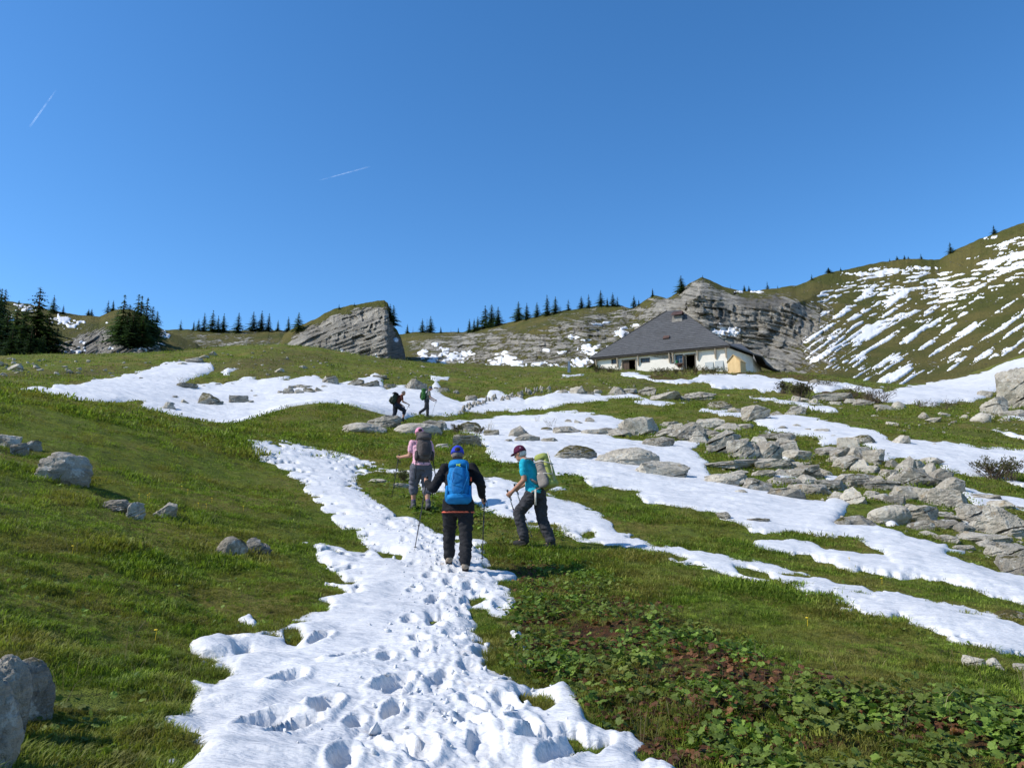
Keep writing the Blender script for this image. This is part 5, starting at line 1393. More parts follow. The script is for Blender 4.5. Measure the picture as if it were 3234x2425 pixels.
# new wooden gabled kiosk
kp = Vector(at(1592, 804, 105.0)); kz = float(HS(kp.x, kp.y)[0])
KI = link('wooden_shelter', None, None, 'small new yellow timber shelter with a gable roof at the hut corner', 'shelter', None, None, (kp.x, kp.y, kz - 0.1), (0, 0, RAD(-38)))
def kpart(name, mb, mat=M_NEWW, par=KI): return link(name, mb.mesh(name, mat), par)
kw, kd, kh, kg = 1.7, 1.9, 1.55, 2.45
kpart('side_wall', MB().box((-kw / 2, 0, kh / 2), (0.06, kd, kh))); kpart('side_wall', MB().box((kw / 2, 0, kh / 2), (0.06, kd, kh)))
for sy in (-1, 1):
    gw = kpart('gable_wall', prism([(-kw / 2 + 0.03, sy * kd / 2, 0), (kw / 2 - 0.03, sy * kd / 2, 0), (kw / 2 - 0.03, sy * kd / 2, kh), (0, sy * kd / 2, kg - 0.05), (-kw / 2 + 0.03, sy * kd / 2, kh)], (0, -0.05 * sy, 0)))
    for i in range(6):
        link('board', MB().box((0, sy * (kd / 2 + 0.012), 0.13 + i * 0.255), (kw - 0.1, 0.02, 0.24)).mesh('board', M_NEWW), gw)
for sx in (-1, 1):
    rf = kpart('roof', prism([(0, -kd / 2 - 0.12, kg), (sx * (kw / 2 + 0.12), -kd / 2 - 0.12, kh - 0.06), (sx * (kw / 2 + 0.12), kd / 2 + 0.12, kh - 0.06), (0, kd / 2 + 0.12, kg)], (0, 0, 0.05)))
    for i in range(7):
        link('board', MB().bar(Vector((0.03 * sx, -kd / 2 + i * kd / 6, kg + 0.045)), Vector((sx * (kw / 2 + 0.1), -kd / 2 + i * kd / 6, kh + 0.0)), 0.27, 0.03).mesh('board', M_NEWW), rf)
# leaning grey post left of the hut
x, y, z = raycast(1228, 806, 60)
mb = MB().bar((0, 0, -0.1), (0.10, 0, 1.55), 0.28, 0.06, up=(0, 1, 0)); mb.bar((0.3, 0.1, -0.1), (0.24, 0.1, 1.2), 0.07, 0.07)
link('trough_post', mb.mesh('trough_post', M_METAL), None, 'leaning grey blue metal post in the snow left of the hut', 'post', None, None, (x, y, z))

# fence frame on the knoll
F0 = [raycast(541, 744, 60), raycast(577, 744, 60), raycast(588, 745, 60)]
FEN = link('fence_frame', None, None, 'weathered wooden fence frame of posts and rails on top of the knoll', 'fence', None, None, F0[0])
o = Vector(F0[0])
def fp(name, mb): link(name, mb.mesh(name, M_BEAM), FEN)
p0, p1, p2 = [Vector(q) - o for q in F0]
fp('post', MB().bar(p0 + Vector((0, 0, -0.3)), p0 + Vector((0.12, 0, 1.75)), 0.14, 0.14)); fp('post', MB().bar(p1 + Vector((0, 0, -0.3)), p1 + Vector((-0.12, 0, 1.75)), 0.14, 0.14)); fp('post', MB().bar(p2 + Vector((0, 0, -0.3)), p2 + Vector((-0.15, 0, 1.0)), 0.12, 0.12))
fp('rail', MB().bar(p0 + Vector((-0.2, 0.05, 0.32)), p1 + Vector((0.1, 0.05, 0.4)), 0.06, 0.12)); fp('rail', MB().bar(p0 + Vector((0.05, 0.05, 1.0)), p1 + Vector((0, 0.05, 1.1)), 0.05, 0.09)); fp('rail', MB().bar(p0 + Vector((-0.8, 0.06, 0.1)), p0 + Vector((0.3, 0.06, 0.35)), 0.06, 0.1))
# ------------------------------------------------------------------ grass, leaves, shrubs
def scatter(name, protos, pts, rot, scl, label, cat=None):
    """uncountable small plants: real blades and leaves placed on points with geometry nodes"""
    k = rng.integers(0, len(protos), len(pts))
    for i, pm in enumerate(protos):
        m = k == i
        if not m.any(): continue
        po = bpy.data.objects.new(name + '_source', pm)
        me = bpy.data.meshes.new(name)
        p = np.ascontiguousarray(pts[m], np.float32)
        me.vertices.add(len(p)); me.vertices.foreach_set('co', p.ravel())
        a = me.attributes.new('rot', 'FLOAT_VECTOR', 'POINT'); a.data.foreach_set('vector', np.ascontiguousarray(rot[m], np.float32).ravel())
        a = me.attributes.new('scl', 'FLOAT', 'POINT'); a.data.foreach_set('value', np.ascontiguousarray(scl[m], np.float32))
        me.update()
        o = link(name, me, None, label, cat or name, None, 'stuff')
        ng = bpy.data.node_groups.new(name, 'GeometryNodeTree')
        ng.interface.new_socket('Geometry', in_out='INPUT', socket_type='NodeSocketGeometry')
        ng.interface.new_socket('Geometry', in_out='OUTPUT', socket_type='NodeSocketGeometry')
        gi = ng.nodes.new('NodeGroupInput'); go = ng.nodes.new('NodeGroupOutput')
        ip = ng.nodes.new('GeometryNodeInstanceOnPoints'); oi = ng.nodes.new('GeometryNodeObjectInfo')
        oi.inputs['Object'].default_value = po; oi.inputs['As Instance'].default_value = True
        r_ = ng.nodes.new('GeometryNodeInputNamedAttribute'); r_.data_type = 'FLOAT_VECTOR'; r_.inputs[0].default_value = 'rot'
        s_ = ng.nodes.new('GeometryNodeInputNamedAttribute'); s_.data_type = 'FLOAT'; s_.inputs[0].default_value = 'scl'
        ng.links.new(gi.outputs[0], ip.inputs['Points']); ng.links.new(oi.outputs['Geometry'], ip.inputs['Instance'])
        ng.links.new(r_.outputs[0], ip.inputs['Rotation']); ng.links.new(s_.outputs[0], ip.inputs['Scale'])
        ng.links.new(ip.outputs[0], go.inputs[0])
        md = o.modifiers.new('scatter', 'NODES'); md.node_group = ng

def tuft(seed, n, h, spread, wid, mat, bend=0.7):
    g = np.random.default_rng(seed); V, Fc = [], []
    for i in range(n):
        a = g.uniform(0, 6.283); rad = spread * math.sqrt(g.uniform()); p = np.array([rad * math.cos(a), rad * math.sin(a), -0.01])
        d = np.array([math.cos(a + g.normal(0, 0.8)), math.sin(a + g.normal(0, 0.8)), 0]); s = np.array([-d[1], d[0], 0])
        H = h * g.uniform(0.55, 1.15); b = bend * g.uniform(0.3, 1.2); w = wid * g.uniform(0.7, 1.2)
        m1 = p + np.array([0, 0, H * 0.6]) + d * H * b * 0.3; tip = p + np.array([0, 0, H * (1.0 - 0.25 * b)]) + d * H * b
        o = len(V); V += [p - s * w, p + s * w, m1 - s * w * 0.8, m1 + s * w * 0.8, tip]
        Fc += [(o, o + 1, o + 3), (o, o + 3, o + 2), (o + 2, o + 3, o + 4)]
    return mesh_np('grass', np.array(V), np.array(Fc), [mat], False)

def leaf_mesh(seed, mat, n=18, curl=0.2):
    g = np.random.default_rng(seed); V = [(0, 0.02, 0)]
    for k in range(n + 1):                           # kidney shaped outline with an open notch at the stalk, toothed
        a = math.radians(-90 + 18 + (360 - 36) * k / n)
        r = 0.5 * (0.86 + 0.22 * math.sin((a + math.pi / 2) / 2) ** 2) * (1.0 + (0.10 if k % 2 else -0.08) + g.normal(0, 0.04))
        x, y = r * math.cos(a), r * math.sin(a) + 0.18
        V.append((x, y, -curl * (x * x + (y - 0.15) ** 2) * 1.5 + 0.05 * math.sin(5 * a + seed) + abs(x) * 0.16))
    for k in range(n + 1):
        q = np.array(V[1 + k]); V.append(tuple(q * 0.55 + np.array([0, 0.01, 0.035 * math.sin(k * 2.1 + seed) + 0.012])))
    Fc = []
    for k in range(n):
        Fc += [(0, 1 + n + 1 + k, 1 + n + 1 + k + 1), (n + 2 + k, 1 + k, 2 + k), (n + 2 + k, 2 + k, n + 3 + k)]
    return mesh_np('leaf', np.array(V), np.array(Fc), [mat], True)

def spread_pts(n, r0, r1, a0=-40, a1=40, p=1.0):
    u = rng.uniform(0, 1, n)
    r = np.exp(math.log(r0) + (math.log(r1) - math.log(r0)) * u) if p == 1 else (r0 ** p + (r1 ** p - r0 ** p) * u) ** (1 / p)
    a = np.radians(rng.uniform(a0, a1, n))
    return r * np.sin(a), r * np.cos(a)

def place_on(x, y, margin=0.0):
    zs = HS(x, y); h = snow_raw(x, y, zs); bm = bumps(x, y)
    bm = bm * (1 - 0.62 * sstep(0.0, 0.06, h))
    ok = (h < bm + margin)
    return zs + bm, ok
DRYZ = None
def grass_layer(n, r0, r1, protos, s0, s1, thin=0.0, grow=0.0):
    x, y = spread_pts(n, r0, r1)
    z, ok = place_on(x, y, 0.012)
    px, py = proj(x, y, z)
    lit = sstep(-30, 60, sdf(LITTER, px, py))
    patch = fbm(x / 0.8, y / 0.8, oct=3, seed=140)
    ok &= (rng.uniform(0, 1, n) > lit * (0.74 + 0.6 * patch)) & (patch > -0.62)
    ok &= (px > -160) & (px < 2380) & (py < 1800)
    x, y, z, patch = x[ok], y[ok], z[ok], patch[ok]
    r = np.hypot(x, y)
    tall = 1.0 + 0.9 * np.clip(fbm(x / 0.9, y / 0.9, oct=3, seed=141) * 1.4, -0.35, 1)
    s = rng.uniform(s0, s1, len(x)) * tall * (1 + grow * (r / r1))
    rot = np.stack([rng.normal(0, 0.15, len(x)), rng.normal(0, 0.15, len(x)), rng.uniform(0, 6.28, len(x))], -1)
    scatter('grass', protos, np.stack([x, y, z], -1), rot, s, 'short green pasture grass covering the slope', 'grass')
T1 = [tuft(i, 18, 0.038, 0.055, 0.0020, M_GRASS, 0.9) for i in range(3)]
T2 = [tuft(10 + i, 16, 0.042, 0.10, 0.0036, M_GRASS, 0.9) for i in range(3)]
T3 = [tuft(20 + i, 14, 0.048, 0.20, 0.008, M_GRASS, 0.8) for i in range(3)]
grass_layer(72000, 3.4, 10, T1, 0.7, 1.2)
grass_layer(70000, 9, 24, T2, 0.75, 1.25)
grass_layer(58000, 22, 62, T3, 0.8, 1.4, grow=0.4)
grass_layer(22000, 55, 128, [tuft(30 + i, 12, 0.11, 0.45, 0.018, M_GRASS, 0.8) for i in range(2)], 0.7, 1.3)

# long dry stalks
x, y = spread_pts(900, 3.6, 30, -40, 38); z, ok = place_on(x, y, 0.0)
px, py = proj(x, y, z); ok &= (fbm(x / 1.2, y / 1.2, oct=2, seed=150) > 0.18)
ST = [tuft(50 + i, 3, 0.30, 0.05, 0.0016, M_DRY, 0.5) for i in range(3)]
scatter('dry_stalks', ST, np.stack([x, y, z], -1)[ok], np.stack([rng.normal(0, 0.2, ok.sum()), rng.normal(0, 0.2, ok.sum()), rng.uniform(0, 6.28, ok.sum())], -1), rng.uniform(0.5, 1.1, ok.sum()), 'pale dry grass stalks standing in the pasture', 'stalks')

# broad leaved plants
LEAVES = [leaf_mesh(60 + i, M_LEAF) for i in range(5)]; DLEAVES = [leaf_mesh(70 + i, M_DEADLEAF, curl=0.5) for i in range(4)]
STALK = MB().tube([(0, 0, 0), (0.1, 0.0, 0.5), (0, 0, 1)], 0.012, 4).mesh('stalk', M_LEAF)
LEAFY = [LITTER, np.array([(640,945),(760,930),(1000,965),(1045,985),(1120,1000),(1118,1040),(1000,1020),(780,992),(690,966)], float),
         np.array([(774,1034),(850,1028),(930,1075),(1040,1100),(1100,1130),(1195,1150),(1260,1175),(1190,1215),(1045,1195),(1060,1170),(930,1150),(850,1110),(790,1060)], float),
         np.array([(190,862),(420,905),(560,938),(700,950),(700,975),(540,946),(400,922),(190,880)], float),
         np.array([(1195,1020),(1240,1024),(1290,1055),(1260,1070),(1190,1060)], float)]
def leafy_points(n, r0, r1):
    x, y = spread_pts(n, r0, r1)
    z, ok = place_on(x, y, 0.01)
    px, py = proj(x, y, z)
    w = np.zeros(n)
    for L_ in LEAFY: w = np.maximum(w, sstep(-14, 30, sdf(L_, px, py)))
    cl = fbm(x / 0.7, y / 0.7, oct=3, seed=160)
    ok &= (rng.uniform(0, 1, n) < w * sstep(-0.34, 0.25, cl)) & (py < 1760)
    return x[ok], y[ok], z[ok]
x, y, z = leafy_points(19000, 3.6, 34)
r = np.hypot(x, y)
order = np.argsort(r)
IND = order[:58]; REST = order[58:]
rp, rr_, rs = [], [], []
for q in REST:
    for k in range(int(rng.integers(3, 7))):
        a = rng.uniform(0, 6.28); d = rng.uniform(0.02, 0.13)
        rp.append((x[q] + d * math.cos(a), y[q] + d * math.sin(a), z[q] + rng.uniform(0.025, 0.10)))
        rr_.append((rng.normal(-0.1, 0.42), rng.normal(0.0, 0.42), a - 1.57 + rng.normal(0, 0.5))); rs.append(rng.uniform(0.026, 0.062) * (1.5 if r[q] > 14 else 1.0))
scatter('leafy_ground_cover', LEAVES, np.array(rp), np.array(rr_), np.array(rs), 'dense broad green leaves growing low over the ground', 'ground cover')
for n_, q in enumerate(sorted(IND, key=lambda q: x[q])):
    root = link('broad_leaved_plant', None, None, 'low plant with broad green leaves in the right foreground, %s' % ordinal(n_, len(IND)), 'plant', 'broad leaved plants in the foreground', None, (x[q], y[q], z[q] - 0.01))
    for k in range(int(rng.integers(4, 7))):
        a = rng.uniform(0, 6.28); d = rng.uniform(0.02, 0.11); hz = rng.uniform(0.03, 0.11); s = rng.uniform(0.035, 0.09)
        lf = link('leaf', LEAVES[int(rng.integers(0, 5))], root, loc=(d * math.cos(a), d * math.sin(a), hz), rot=(rng.normal(-0.15, 0.4), rng.normal(0, 0.4), a - 1.57 + rng.normal(0, 0.5)), scale=(s, s, s))
# small weeds in the turf
x, y = spread_pts(9000, 3.6, 26, -40, 40); z, ok = place_on(x, y, 0.0)
ok &= rng.uniform(0, 1, len(x)) < sstep(-0.15, 0.45, fbm(x / 1.3, y / 1.3, oct=3, seed=165))
n_ = int(ok.sum())
scatter('weeds', LEAVES[:3], np.stack([x, y, z + 0.03], -1)[ok], np.stack([rng.normal(0, 0.45, n_), rng.normal(0, 0.45, n_), rng.uniform(0, 6.28, n_)], -1), rng.uniform(0.02, 0.05, n_), 'small round leaved weeds in the pasture turf', 'weeds')
# fallen rusty leaves
x, y = spread_pts(16000, 3.6, 15, -25, 40); z, ok = place_on(x, y, 0.0)
px, py = proj(x, y, z); w = sstep(-20, 40, sdf(LITTER, px, py)); ok &= rng.uniform(0, 1, len(x)) < w * sstep(-0.25, 0.3, fbm(x / 0.9, y / 0.5, oct=3, seed=170))
n_ = int(ok.sum())
scatter('dead_leaves', DLEAVES, np.stack([x, y, z + 0.03], -1)[ok], np.stack([rng.normal(0, 0.35, n_), rng.normal(0, 0.35, n_), rng.uniform(0, 6.28, n_)], -1), rng.uniform(0.025, 0.07, n_), 'rust brown dead leaves lying between the green plants', 'dead leaves')
# crumbs of snow kicked up along the trail
s_ = rng.uniform(0, _cum[-1] * 0.75, 700); tx, ty = trail_pt(s_)
tx = tx + rng.normal(0, 0.38, 700); ty = ty + rng.normal(0, 0.38, 700); tz = HS(tx, ty); th_ = snow_surface(tx, ty, tz); ok = th_ > 0.02
cv, cf = ico(1); CR = []
for i in range(3):
    CR.append(mesh_np('crumb', cv * (1 + 0.3 * rng.normal(size=(len(cv), 1))) * np.array([1, 1, 0.8]), cf, [M_SNOW], True))
n_ = int(ok.sum())
scatter('snow_crumbs', CR, np.stack([tx, ty, tz + th_ + 0.004], -1)[ok], np.stack([rng.uniform(0, 6, n_), rng.uniform(0, 6, n_), rng.uniform(0, 6, n_)], -1), rng.gamma(2.0, 0.0045, n_) + 0.004, 'crumbs of snow scattered along the trodden trail', 'snow crumbs')
# yellow flowers
M_YEL = plain('yellow_petal', (0.75, 0.52, 0.03), 0.6, 0.2)
fm = MB().ell((0, 0, 0.06), (0.012, 0.012, 0.005), 7, 4); fm.tube([(0, 0, 0), (0.004, 0, 0.058)], 0.0015, 4)
FLW = fm.mesh('flower', M_YEL)
fx = [(300,1076),(318,1083),(322,1080),(392,1064),(405,1070),(428,1096),(445,1100),(457,1089),(525,1109),(335,1388),(155,1207),(1745,1362),(1905,1258),(1835,1216)]
for i, (a, b_) in enumerate(sorted(fx)):
    X_, Y_, Z_ = raycast(a, b_); Z_ = float(HG(X_, Y_)[0])
    link('yellow_flower', FLW, None, 'tiny yellow flower in the pasture grass, %s' % ordinal(i, len(fx)), 'flower', 'yellow flowers in the grass', None, (X_, Y_, Z_ + 0.03), None, (1.3, 1.3, 1.3))

# shrubs: fans of bare twigs with a few leaves
def shrub_mesh(seed, n, h, spread, leafy, mat_t=None):
    g = np.random.default_rng(seed); mb = MB(); LV, LF = [], []
    for i in range(n):
        a = g.uniform(0, 6.283); d = Vector((math.cos(a), math.sin(a), 0)); H = h * g.uniform(0.5, 1.0); s = spread * g.uniform(0.3, 1.0)
        p0 = Vector((g.normal(0, spread * 0.25), g.normal(0, spread * 0.25), -0.05)); p1 = p0 + Vector((0, 0, H * 0.5)) + d * s * 0.35; p2 = p0 + Vector((0, 0, H)) + d * s
        w = h * 0.008
        mb.tube([p0, p1, p2], [w * 1.6, w * 1.1, w * 0.4], 4)
        for k in range(3):
            b0 = p1.lerp(p2, g.uniform(0.0, 0.8)); b1 = b0 + Vector((g.normal(0, 0.1), g.normal(0, 0.1), 0.12)) * h
            mb.tube([b0, b1], [w * 0.8, w * 0.3], 3)
            for m in range(leafy):
                c = np.array(b0.lerp(b1, g.uniform(0.2, 1.1))) + g.normal(0, 0.03 * h, 3); e1 = g.normal(size=3); e1 /= np.linalg.norm(e1); e2 = np.cross(e1, g.normal(size=3)); e2 /= np.linalg.norm(e2) + 1e-9
                L_ = h * g.uniform(0.03, 0.055); o = len(LV); LV += [c - e1 * L_, c + e2 * L_ * 0.5, c + e1 * L_, c - e2 * L_ * 0.5]; LF.append((o, o + 1, o + 2, o + 3))
    return mb.mesh('twigs', mat_t or M_TWIG), (mesh_np('foliage', np.array(LV), np.array(LF), [M_BUSHL], False) if LV else None)
M_BUSHL = m_blade('bush_leaf', (0.040, 0.060, 0.016), (0.080, 0.085, 0.024), (0.105, 0.075, 0.028))
def shrub(px, py, wpx, hpx, n, leafy, label, name='shrub', cat='shrub', mat_t=None, rmin=2.5, group=None):
    x, y, z = raycast(px, py, rmin); k = math.hypot(x, y) / FPX
    tw, fo = shrub_mesh(int(px * 7 + py), n, hpx * k, wpx * k / 2, leafy, mat_t)
    root = link(name, None, None, label, cat, group, None, (x, y, z))
    link('twigs', tw, root)
    if fo: link('foliage', fo, root)
for a in [(1692,852,34,30,40,6,'dark leafy shrub at the snow edge below the annexe of the hut'), (1730,864,52,42,60,7,'tallest dark bush right of the hut in front of the mountain'),
          (1788,836,46,20,40,5,'low bush on the snow rim at the foot of the mountain'), (1840,858,52,26,40,3,'brown bush left of the bare twiggy bush at the snow tongue'),
          (1893,872,72,36,70,1,'bare twiggy bush leaning over the round boulder'), (1995,884,60,22,40,2,'thin bare shrub on the snow tongue, left of two'), (2042,884,60,22,40,2,'thin bare shrub on the snow tongue, right of two'),
          (2160,1036,100,46,90,5,'wide sparse bush on the snow hummock at the right edge'), (988,936,34,24,40,9,'green shrub between the pointed stone and the mossy boulder'),
          (1034,938,40,20,40,9,'green shrub covering the right end of the mossy boulder'), (868,1042,40,34,34,9,'leafy shrub beside the grey trousers of the pink hiker'),
          (1030,900,26,14,16,1,'dry twigs at the end of the nearer stone wall'), (1290,806,30,20,40,8,'dark shrub on the hump in front of the lean to of the hut'), (1320,806,60,16,60,8,'low dark bushes on the hump left of the barn door')]:
    shrub(*a)
for i, a in enumerate([(1430,812,24,22),(1445,812,24,20),(1415,812,20,18),(1500,812,22,24),(1520,812,28,24),(1545,812,30,22),(1565,811,24,18),(1478,810,24,18),(1535,810,26,16),(1460,812,18,18)]):
    shrub(a[0], a[1], a[2], a[3], 26, 6, 'dry nettle clump in front of the hut wall, %s' % ordinal([1415,1430,1445,1460,1478,1500,1520,1535,1545,1565].index(a[0]), 10), 'nettle_clump', 'nettles', M_DRY, 60, 'nettles along the hut wall')
for i, a in enumerate([(770,903,36,24),(796,903,24,18),(1018,905,22,14),(1190,924,34,26),(1058,930,26,26),(1160,912,20,18),(393,830,26,18)]):
    shrub(*a, 9, 0, 'thin dry stalks sticking out of the snow, %s' % ordinal([393,770,796,1018,1058,1160,1190].index(a[0]), 7), 'weed_stalks', 'stalks', M_DRY, 20, 'dry stalks in the snow')
# ------------------------------------------------------------------ people
M_SKIN = plain('skin', (0.40, 0.205, 0.13), 0.55, 0.3, 14, 0.12)
def cloth(name, col, rough=0.85, var=0.18, sc=9.0):
    t = NT(name, rough, 0.15); p = t.objc()
    n = t.noise(p, sc, 4, 0.6); n2 = t.noise(p, 55, 2, 0.6)
    return t.done(t.mix(t.ramp(n, 0.3, 0.7), tuple(k * (1 - var) for k in col), tuple(k * (1 + var) for k in col)), t.bump(t.math('ADD', n, t.math('MULTIPLY', n2, 0.3)), 0.5, 0.03))
def stripes(name, c1, c2):
    t = NT(name, 0.85, 0.15); p = t.objc()
    w = t.n('ShaderNodeTexWave', p_wave_type='BANDS', p_bands_direction='X', Vector=p, Scale=9.0, Distortion=0.6)
    w2 = t.n('ShaderNodeTexWave', p_wave_type='BANDS', p_bands_direction='Z', Vector=p, Scale=7.0, Distortion=0.5)
    return t.done(t.mix(t.math('MULTIPLY', t.math('ADD', t.ramp(w.outputs[1], 0.5, 0.8), t.ramp(w2.outputs[1], 0.6, 0.9)), 0.5), c1, c2), t.bump(t.noise(p, 9, 3), 0.4, 0.03))

VOX = [0.008]
def remesh(mb, name, mat, vox, smooth=4, wrinkle=0.0, seed=0):
    me = mb.mesh(name + '_raw'); o = bpy.data.objects.new(name + '_raw', me); COL.objects.link(o)
    md = o.modifiers.new('r', 'REMESH'); md.mode = 'VOXEL'; md.voxel_size = vox
    sm = o.modifiers.new('s', 'SMOOTH'); sm.iterations = smooth; sm.factor = 0.5
    dg = bpy.context.evaluated_depsgraph_get(); ev = o.evaluated_get(dg)
    out = bpy.data.meshes.new_from_object(ev)
    bpy.data.objects.remove(o); bpy.data.meshes.remove(me)
    out.name = name
    n = len(out.vertices)
    if wrinkle:
        co = np.empty(n * 3, np.float32); out.vertices.foreach_get('co', co); co = co.reshape(-1, 3).astype(float)
        no = np.empty(n * 3, np.float32); out.vertices.foreach_get('normal', no); no = no.reshape(-1, 3)
        w = fbm(co[:, 0] * 7 + seed, co[:, 1] * 7, co[:, 2] * 16 + co[:, 0] * 9, oct=3, seed=seed + 5)
        w = np.abs(w) * 2 - 0.35
        w = w + 0.5 * fbm(co[:, 0] * 15 + seed, co[:, 1] * 15, co[:, 2] * 30, oct=2, seed=seed + 6)
        co = co + no * (w * wrinkle)[:, None]
        out.vertices.foreach_set('co', np.ascontiguousarray(co, np.float32).ravel())
    out.materials.clear(); out.materials.append(mat)
    out.polygons.foreach_set('use_smooth', [True] * len(out.polygons)); out.update()
    return out

def limb(mb, pts, rad, n=14):
    for a, b, ra, rb in zip(pts[:-1], pts[1:], rad[:-1], rad[1:]): mb.caps(a, b, ra, rb, n)
def trunk_loft(mb, sp, grow=0.0, n=20):               # sp: list of (centre, rx, ry) from pelvis up
    mb.loft([[Vector(c) + Vector(((rx + grow) * math.cos(t), (ry + grow) * math.sin(t), 0)) for t in np.linspace(0, 2 * math.pi, n + 1)[:-1]] for c, rx, ry in sp])
def hand(mb, w, d, grip, s=1.0):
    """palm and five unequal fingers closed round a pole; w wrist, d forearm direction, grip pole direction"""
    w, d, grip = Vector(w), Vector(d).normalized(), Vector(grip).normalized()
    side = d.cross(grip).normalized(); up = side.cross(d).normalized()
    palm = w + d * 0.045 * s
    M = Matrix((side, d, up)).transposed()
    mb.ell(palm, (0.018 * s, 0.048 * s, 0.040 * s), 12, 8, M)
    for k, L in enumerate((0.9, 1.0, 0.95, 0.75)):
        b = palm + d * 0.040 * s + up * (0.030 - 0.020 * k) * s
        j1 = b + d * 0.022 * s * L + side * 0.012 * s; j2 = j1 + side * 0.026 * s * L - d * 0.006 * s; j3 = j2 - d * 0.024 * s * L + side * 0.002 * s
        limb(mb, [b, j1, j2, j3], [0.0095 * s, 0.009 * s, 0.0085 * s, 0.0075 * s], 8)
    t0 = palm - d * 0.015 * s + up * 0.03 * s; t1 = t0 + side * 0.028 * s + d * 0.012 * s; t2 = t1 + side * 0.012 * s + d * 0.028 * s
    limb(mb, [t0, t1, t2], [0.013 * s, 0.0105 * s, 0.009 * s], 8)
    return palm + side * 0.024 * s + d * 0.036 * s      # where the pole passes

def person(label, foot_xyz, heading, P, W, vox):
    """P joints in the body frame (x right, y forward, z up); W wardrobe"""
    V = {k: Vector(v) for k, v in P.items()}
    az = heading
    loc = Vector(foot_xyz); rot = (0, 0, az)
    h = V['head']; fwd = Vector((math.sin(P.get('look', (0, 0, 0))[2]) * -1, math.cos(P.get('look', (0, 0, 0))[2]), P.get('look', (0, 0, 0))[0])).normalized()
    pel, chest, neck = V['pelvis'], V['chest'], V['neck']
    st = W.get('stout', 1.0)
    tor = [(pel + Vector((0, 0, -0.09)), 0.13 * st, 0.10 * st), (pel, 0.165 * st, 0.125 * st), (pel.lerp(chest, 0.35), 0.145 * st, 0.11 * st), (pel.lerp(chest, 0.75), 0.165 * st, 0.12 * st), (chest, 0.175 * st, 0.115 * st), (chest.lerp(neck, 0.55), 0.12, 0.085), (neck, 0.06, 0.06)]
    body = MB(); trunk_loft(body, tor, -0.012)
    limb(body, [neck - Vector((0, 0, 0.03)), h - Vector((0, 0, 0.05))], [0.056, 0.052])
    sd = Vector((fwd.y, -fwd.x, 0)).normalized(); up = sd.cross(fwd).normalized()
    HM = Matrix((sd, fwd, up)).transposed()
    body.ell(h + up * 0.015, (0.074, 0.094, 0.105), 18, 12, HM)
    body.ell(h + fwd * 0.035 - up * 0.06, (0.055, 0.06, 0.06), 12, 8, HM)            # jaw
    body.caps(h + fwd * 0.088 + up * 0.015, h + fwd * 0.108 - up * 0.022, 0.010, 0.015, 8)   # nose
    body.ell(h + fwd * 0.085 - up * 0.055, (0.024, 0.012, 0.010), 8, 6, HM)        # mouth
    body.ell(h + fwd * 0.078 + up * 0.035, (0.055, 0.016, 0.012), 10, 6, HM)       # brow
    for s in (-1, 1): body.ell(h + sd * 0.077 * s - up * 0.0, (0.012, 0.022, 0.034), 8, 6, HM)   # ears
    grips = {}
    for s in ('l', 'r'):
        sh, el, wr = V['sh_' + s], V['el_' + s], V['wr_' + s]
        limb(body, [sh, el, wr], [0.052, 0.042, 0.029])
        hp, kn, an = V['hip_' + s], V['kn_' + s], V['an_' + s]
        limb(body, [hp, kn], [0.085 * st, 0.058]); limb(body, [kn, kn.lerp(an, 0.35), an], [0.056, 0.058, 0.037])
        toe = V['toe_' + s]; limb(body, [an, toe - (toe - an) * 0.2], [0.032, 0.020])
        tip = V.get('tip_' + s)
        g = (wr - tip).normalized() if tip is not None else Vector((0, 0, 1))
        grips[s] = hand(body, wr, (wr - el) * 0.6 + fwd * 0.02, g, 1.05)
    root = link('person', remesh(body, 'person', M_SKIN, vox * 0.85, 2), None, label, 'person', None, None, loc, rot)
    eye = plain('eye_white', (0.7, 0.68, 0.64), 0.3, 0.5) if 'eye_white' not in bpy.data.materials else bpy.data.materials['eye_white']
    for s in (-1, 1):
        link('eye', MB().ell(h + sd * 0.03 * s + fwd * 0.083 + up * 0.018, (0.012, 0.010, 0.008), 8, 6, HM).mesh('eye', eye, True), root)
    # upper garment
    top = MB(); g = W.get('loose', 0.015)
    hem = W.get('hem', -0.08)
    tt = [(pel + Vector((0, 0, hem)), (0.165 + W.get('flare', 0)) * st, (0.13 + W.get('flare', 0)) * st)] + [t for t in tor[1:6]] + [(neck + Vector((0, 0, -0.01)), 0.062, 0.062)]
    tt[1] = (tor[1][0], (0.165 + W.get('flare', 0) * 0.6) * st, (0.125 + W.get('flare', 0) * 0.6) * st)
    trunk_loft(top, tt, g)
    for s in ('l', 'r'):
        sh, el, wr = V['sh_' + s], V['el_' + s], V['wr_' + s]
        if W['sleeve'] == 'long':
            limb(top, [sh, el, wr - (wr - el).normalized() * 0.01], [0.066 + g * 0.6, 0.056 + g * 0.6, 0.043 + g * 0.3])
        else:
            limb(top, [sh, sh.lerp(el, 0.62)], [0.064, 0.060])
        top.caps(chest.lerp(neck, 0.35), sh, 0.075, 0.064)
    if W.get('hood'): top.ell(neck + Vector((0, -0.05, 0.0)), (0.10, 0.07, 0.06))
    link(W['top_name'], remesh(top, W['top_name'], W['top'], vox, 3, 0.012, int(loc.x * 10)), root)
    if W.get('under'):
        ub = MB(); trunk_loft(ub, [(pel + Vector((0, 0, hem - 0.02)), 0.168 * st + W.get('flare', 0) * 0.95, 0.105 * st + W.get('flare', 0)), (pel + Vector((0, 0, hem + 0.012)), 0.150 * st + W.get('flare', 0) * 0.9, 0.095 * st + W.get('flare', 0) * 0.9)], g + 0.003)
        link('shirt_hem', ub.mesh('shirt_hem', W['under'], True), root)
    # trousers
    tr = MB(); e = W.get('tr_loose', 0.014)
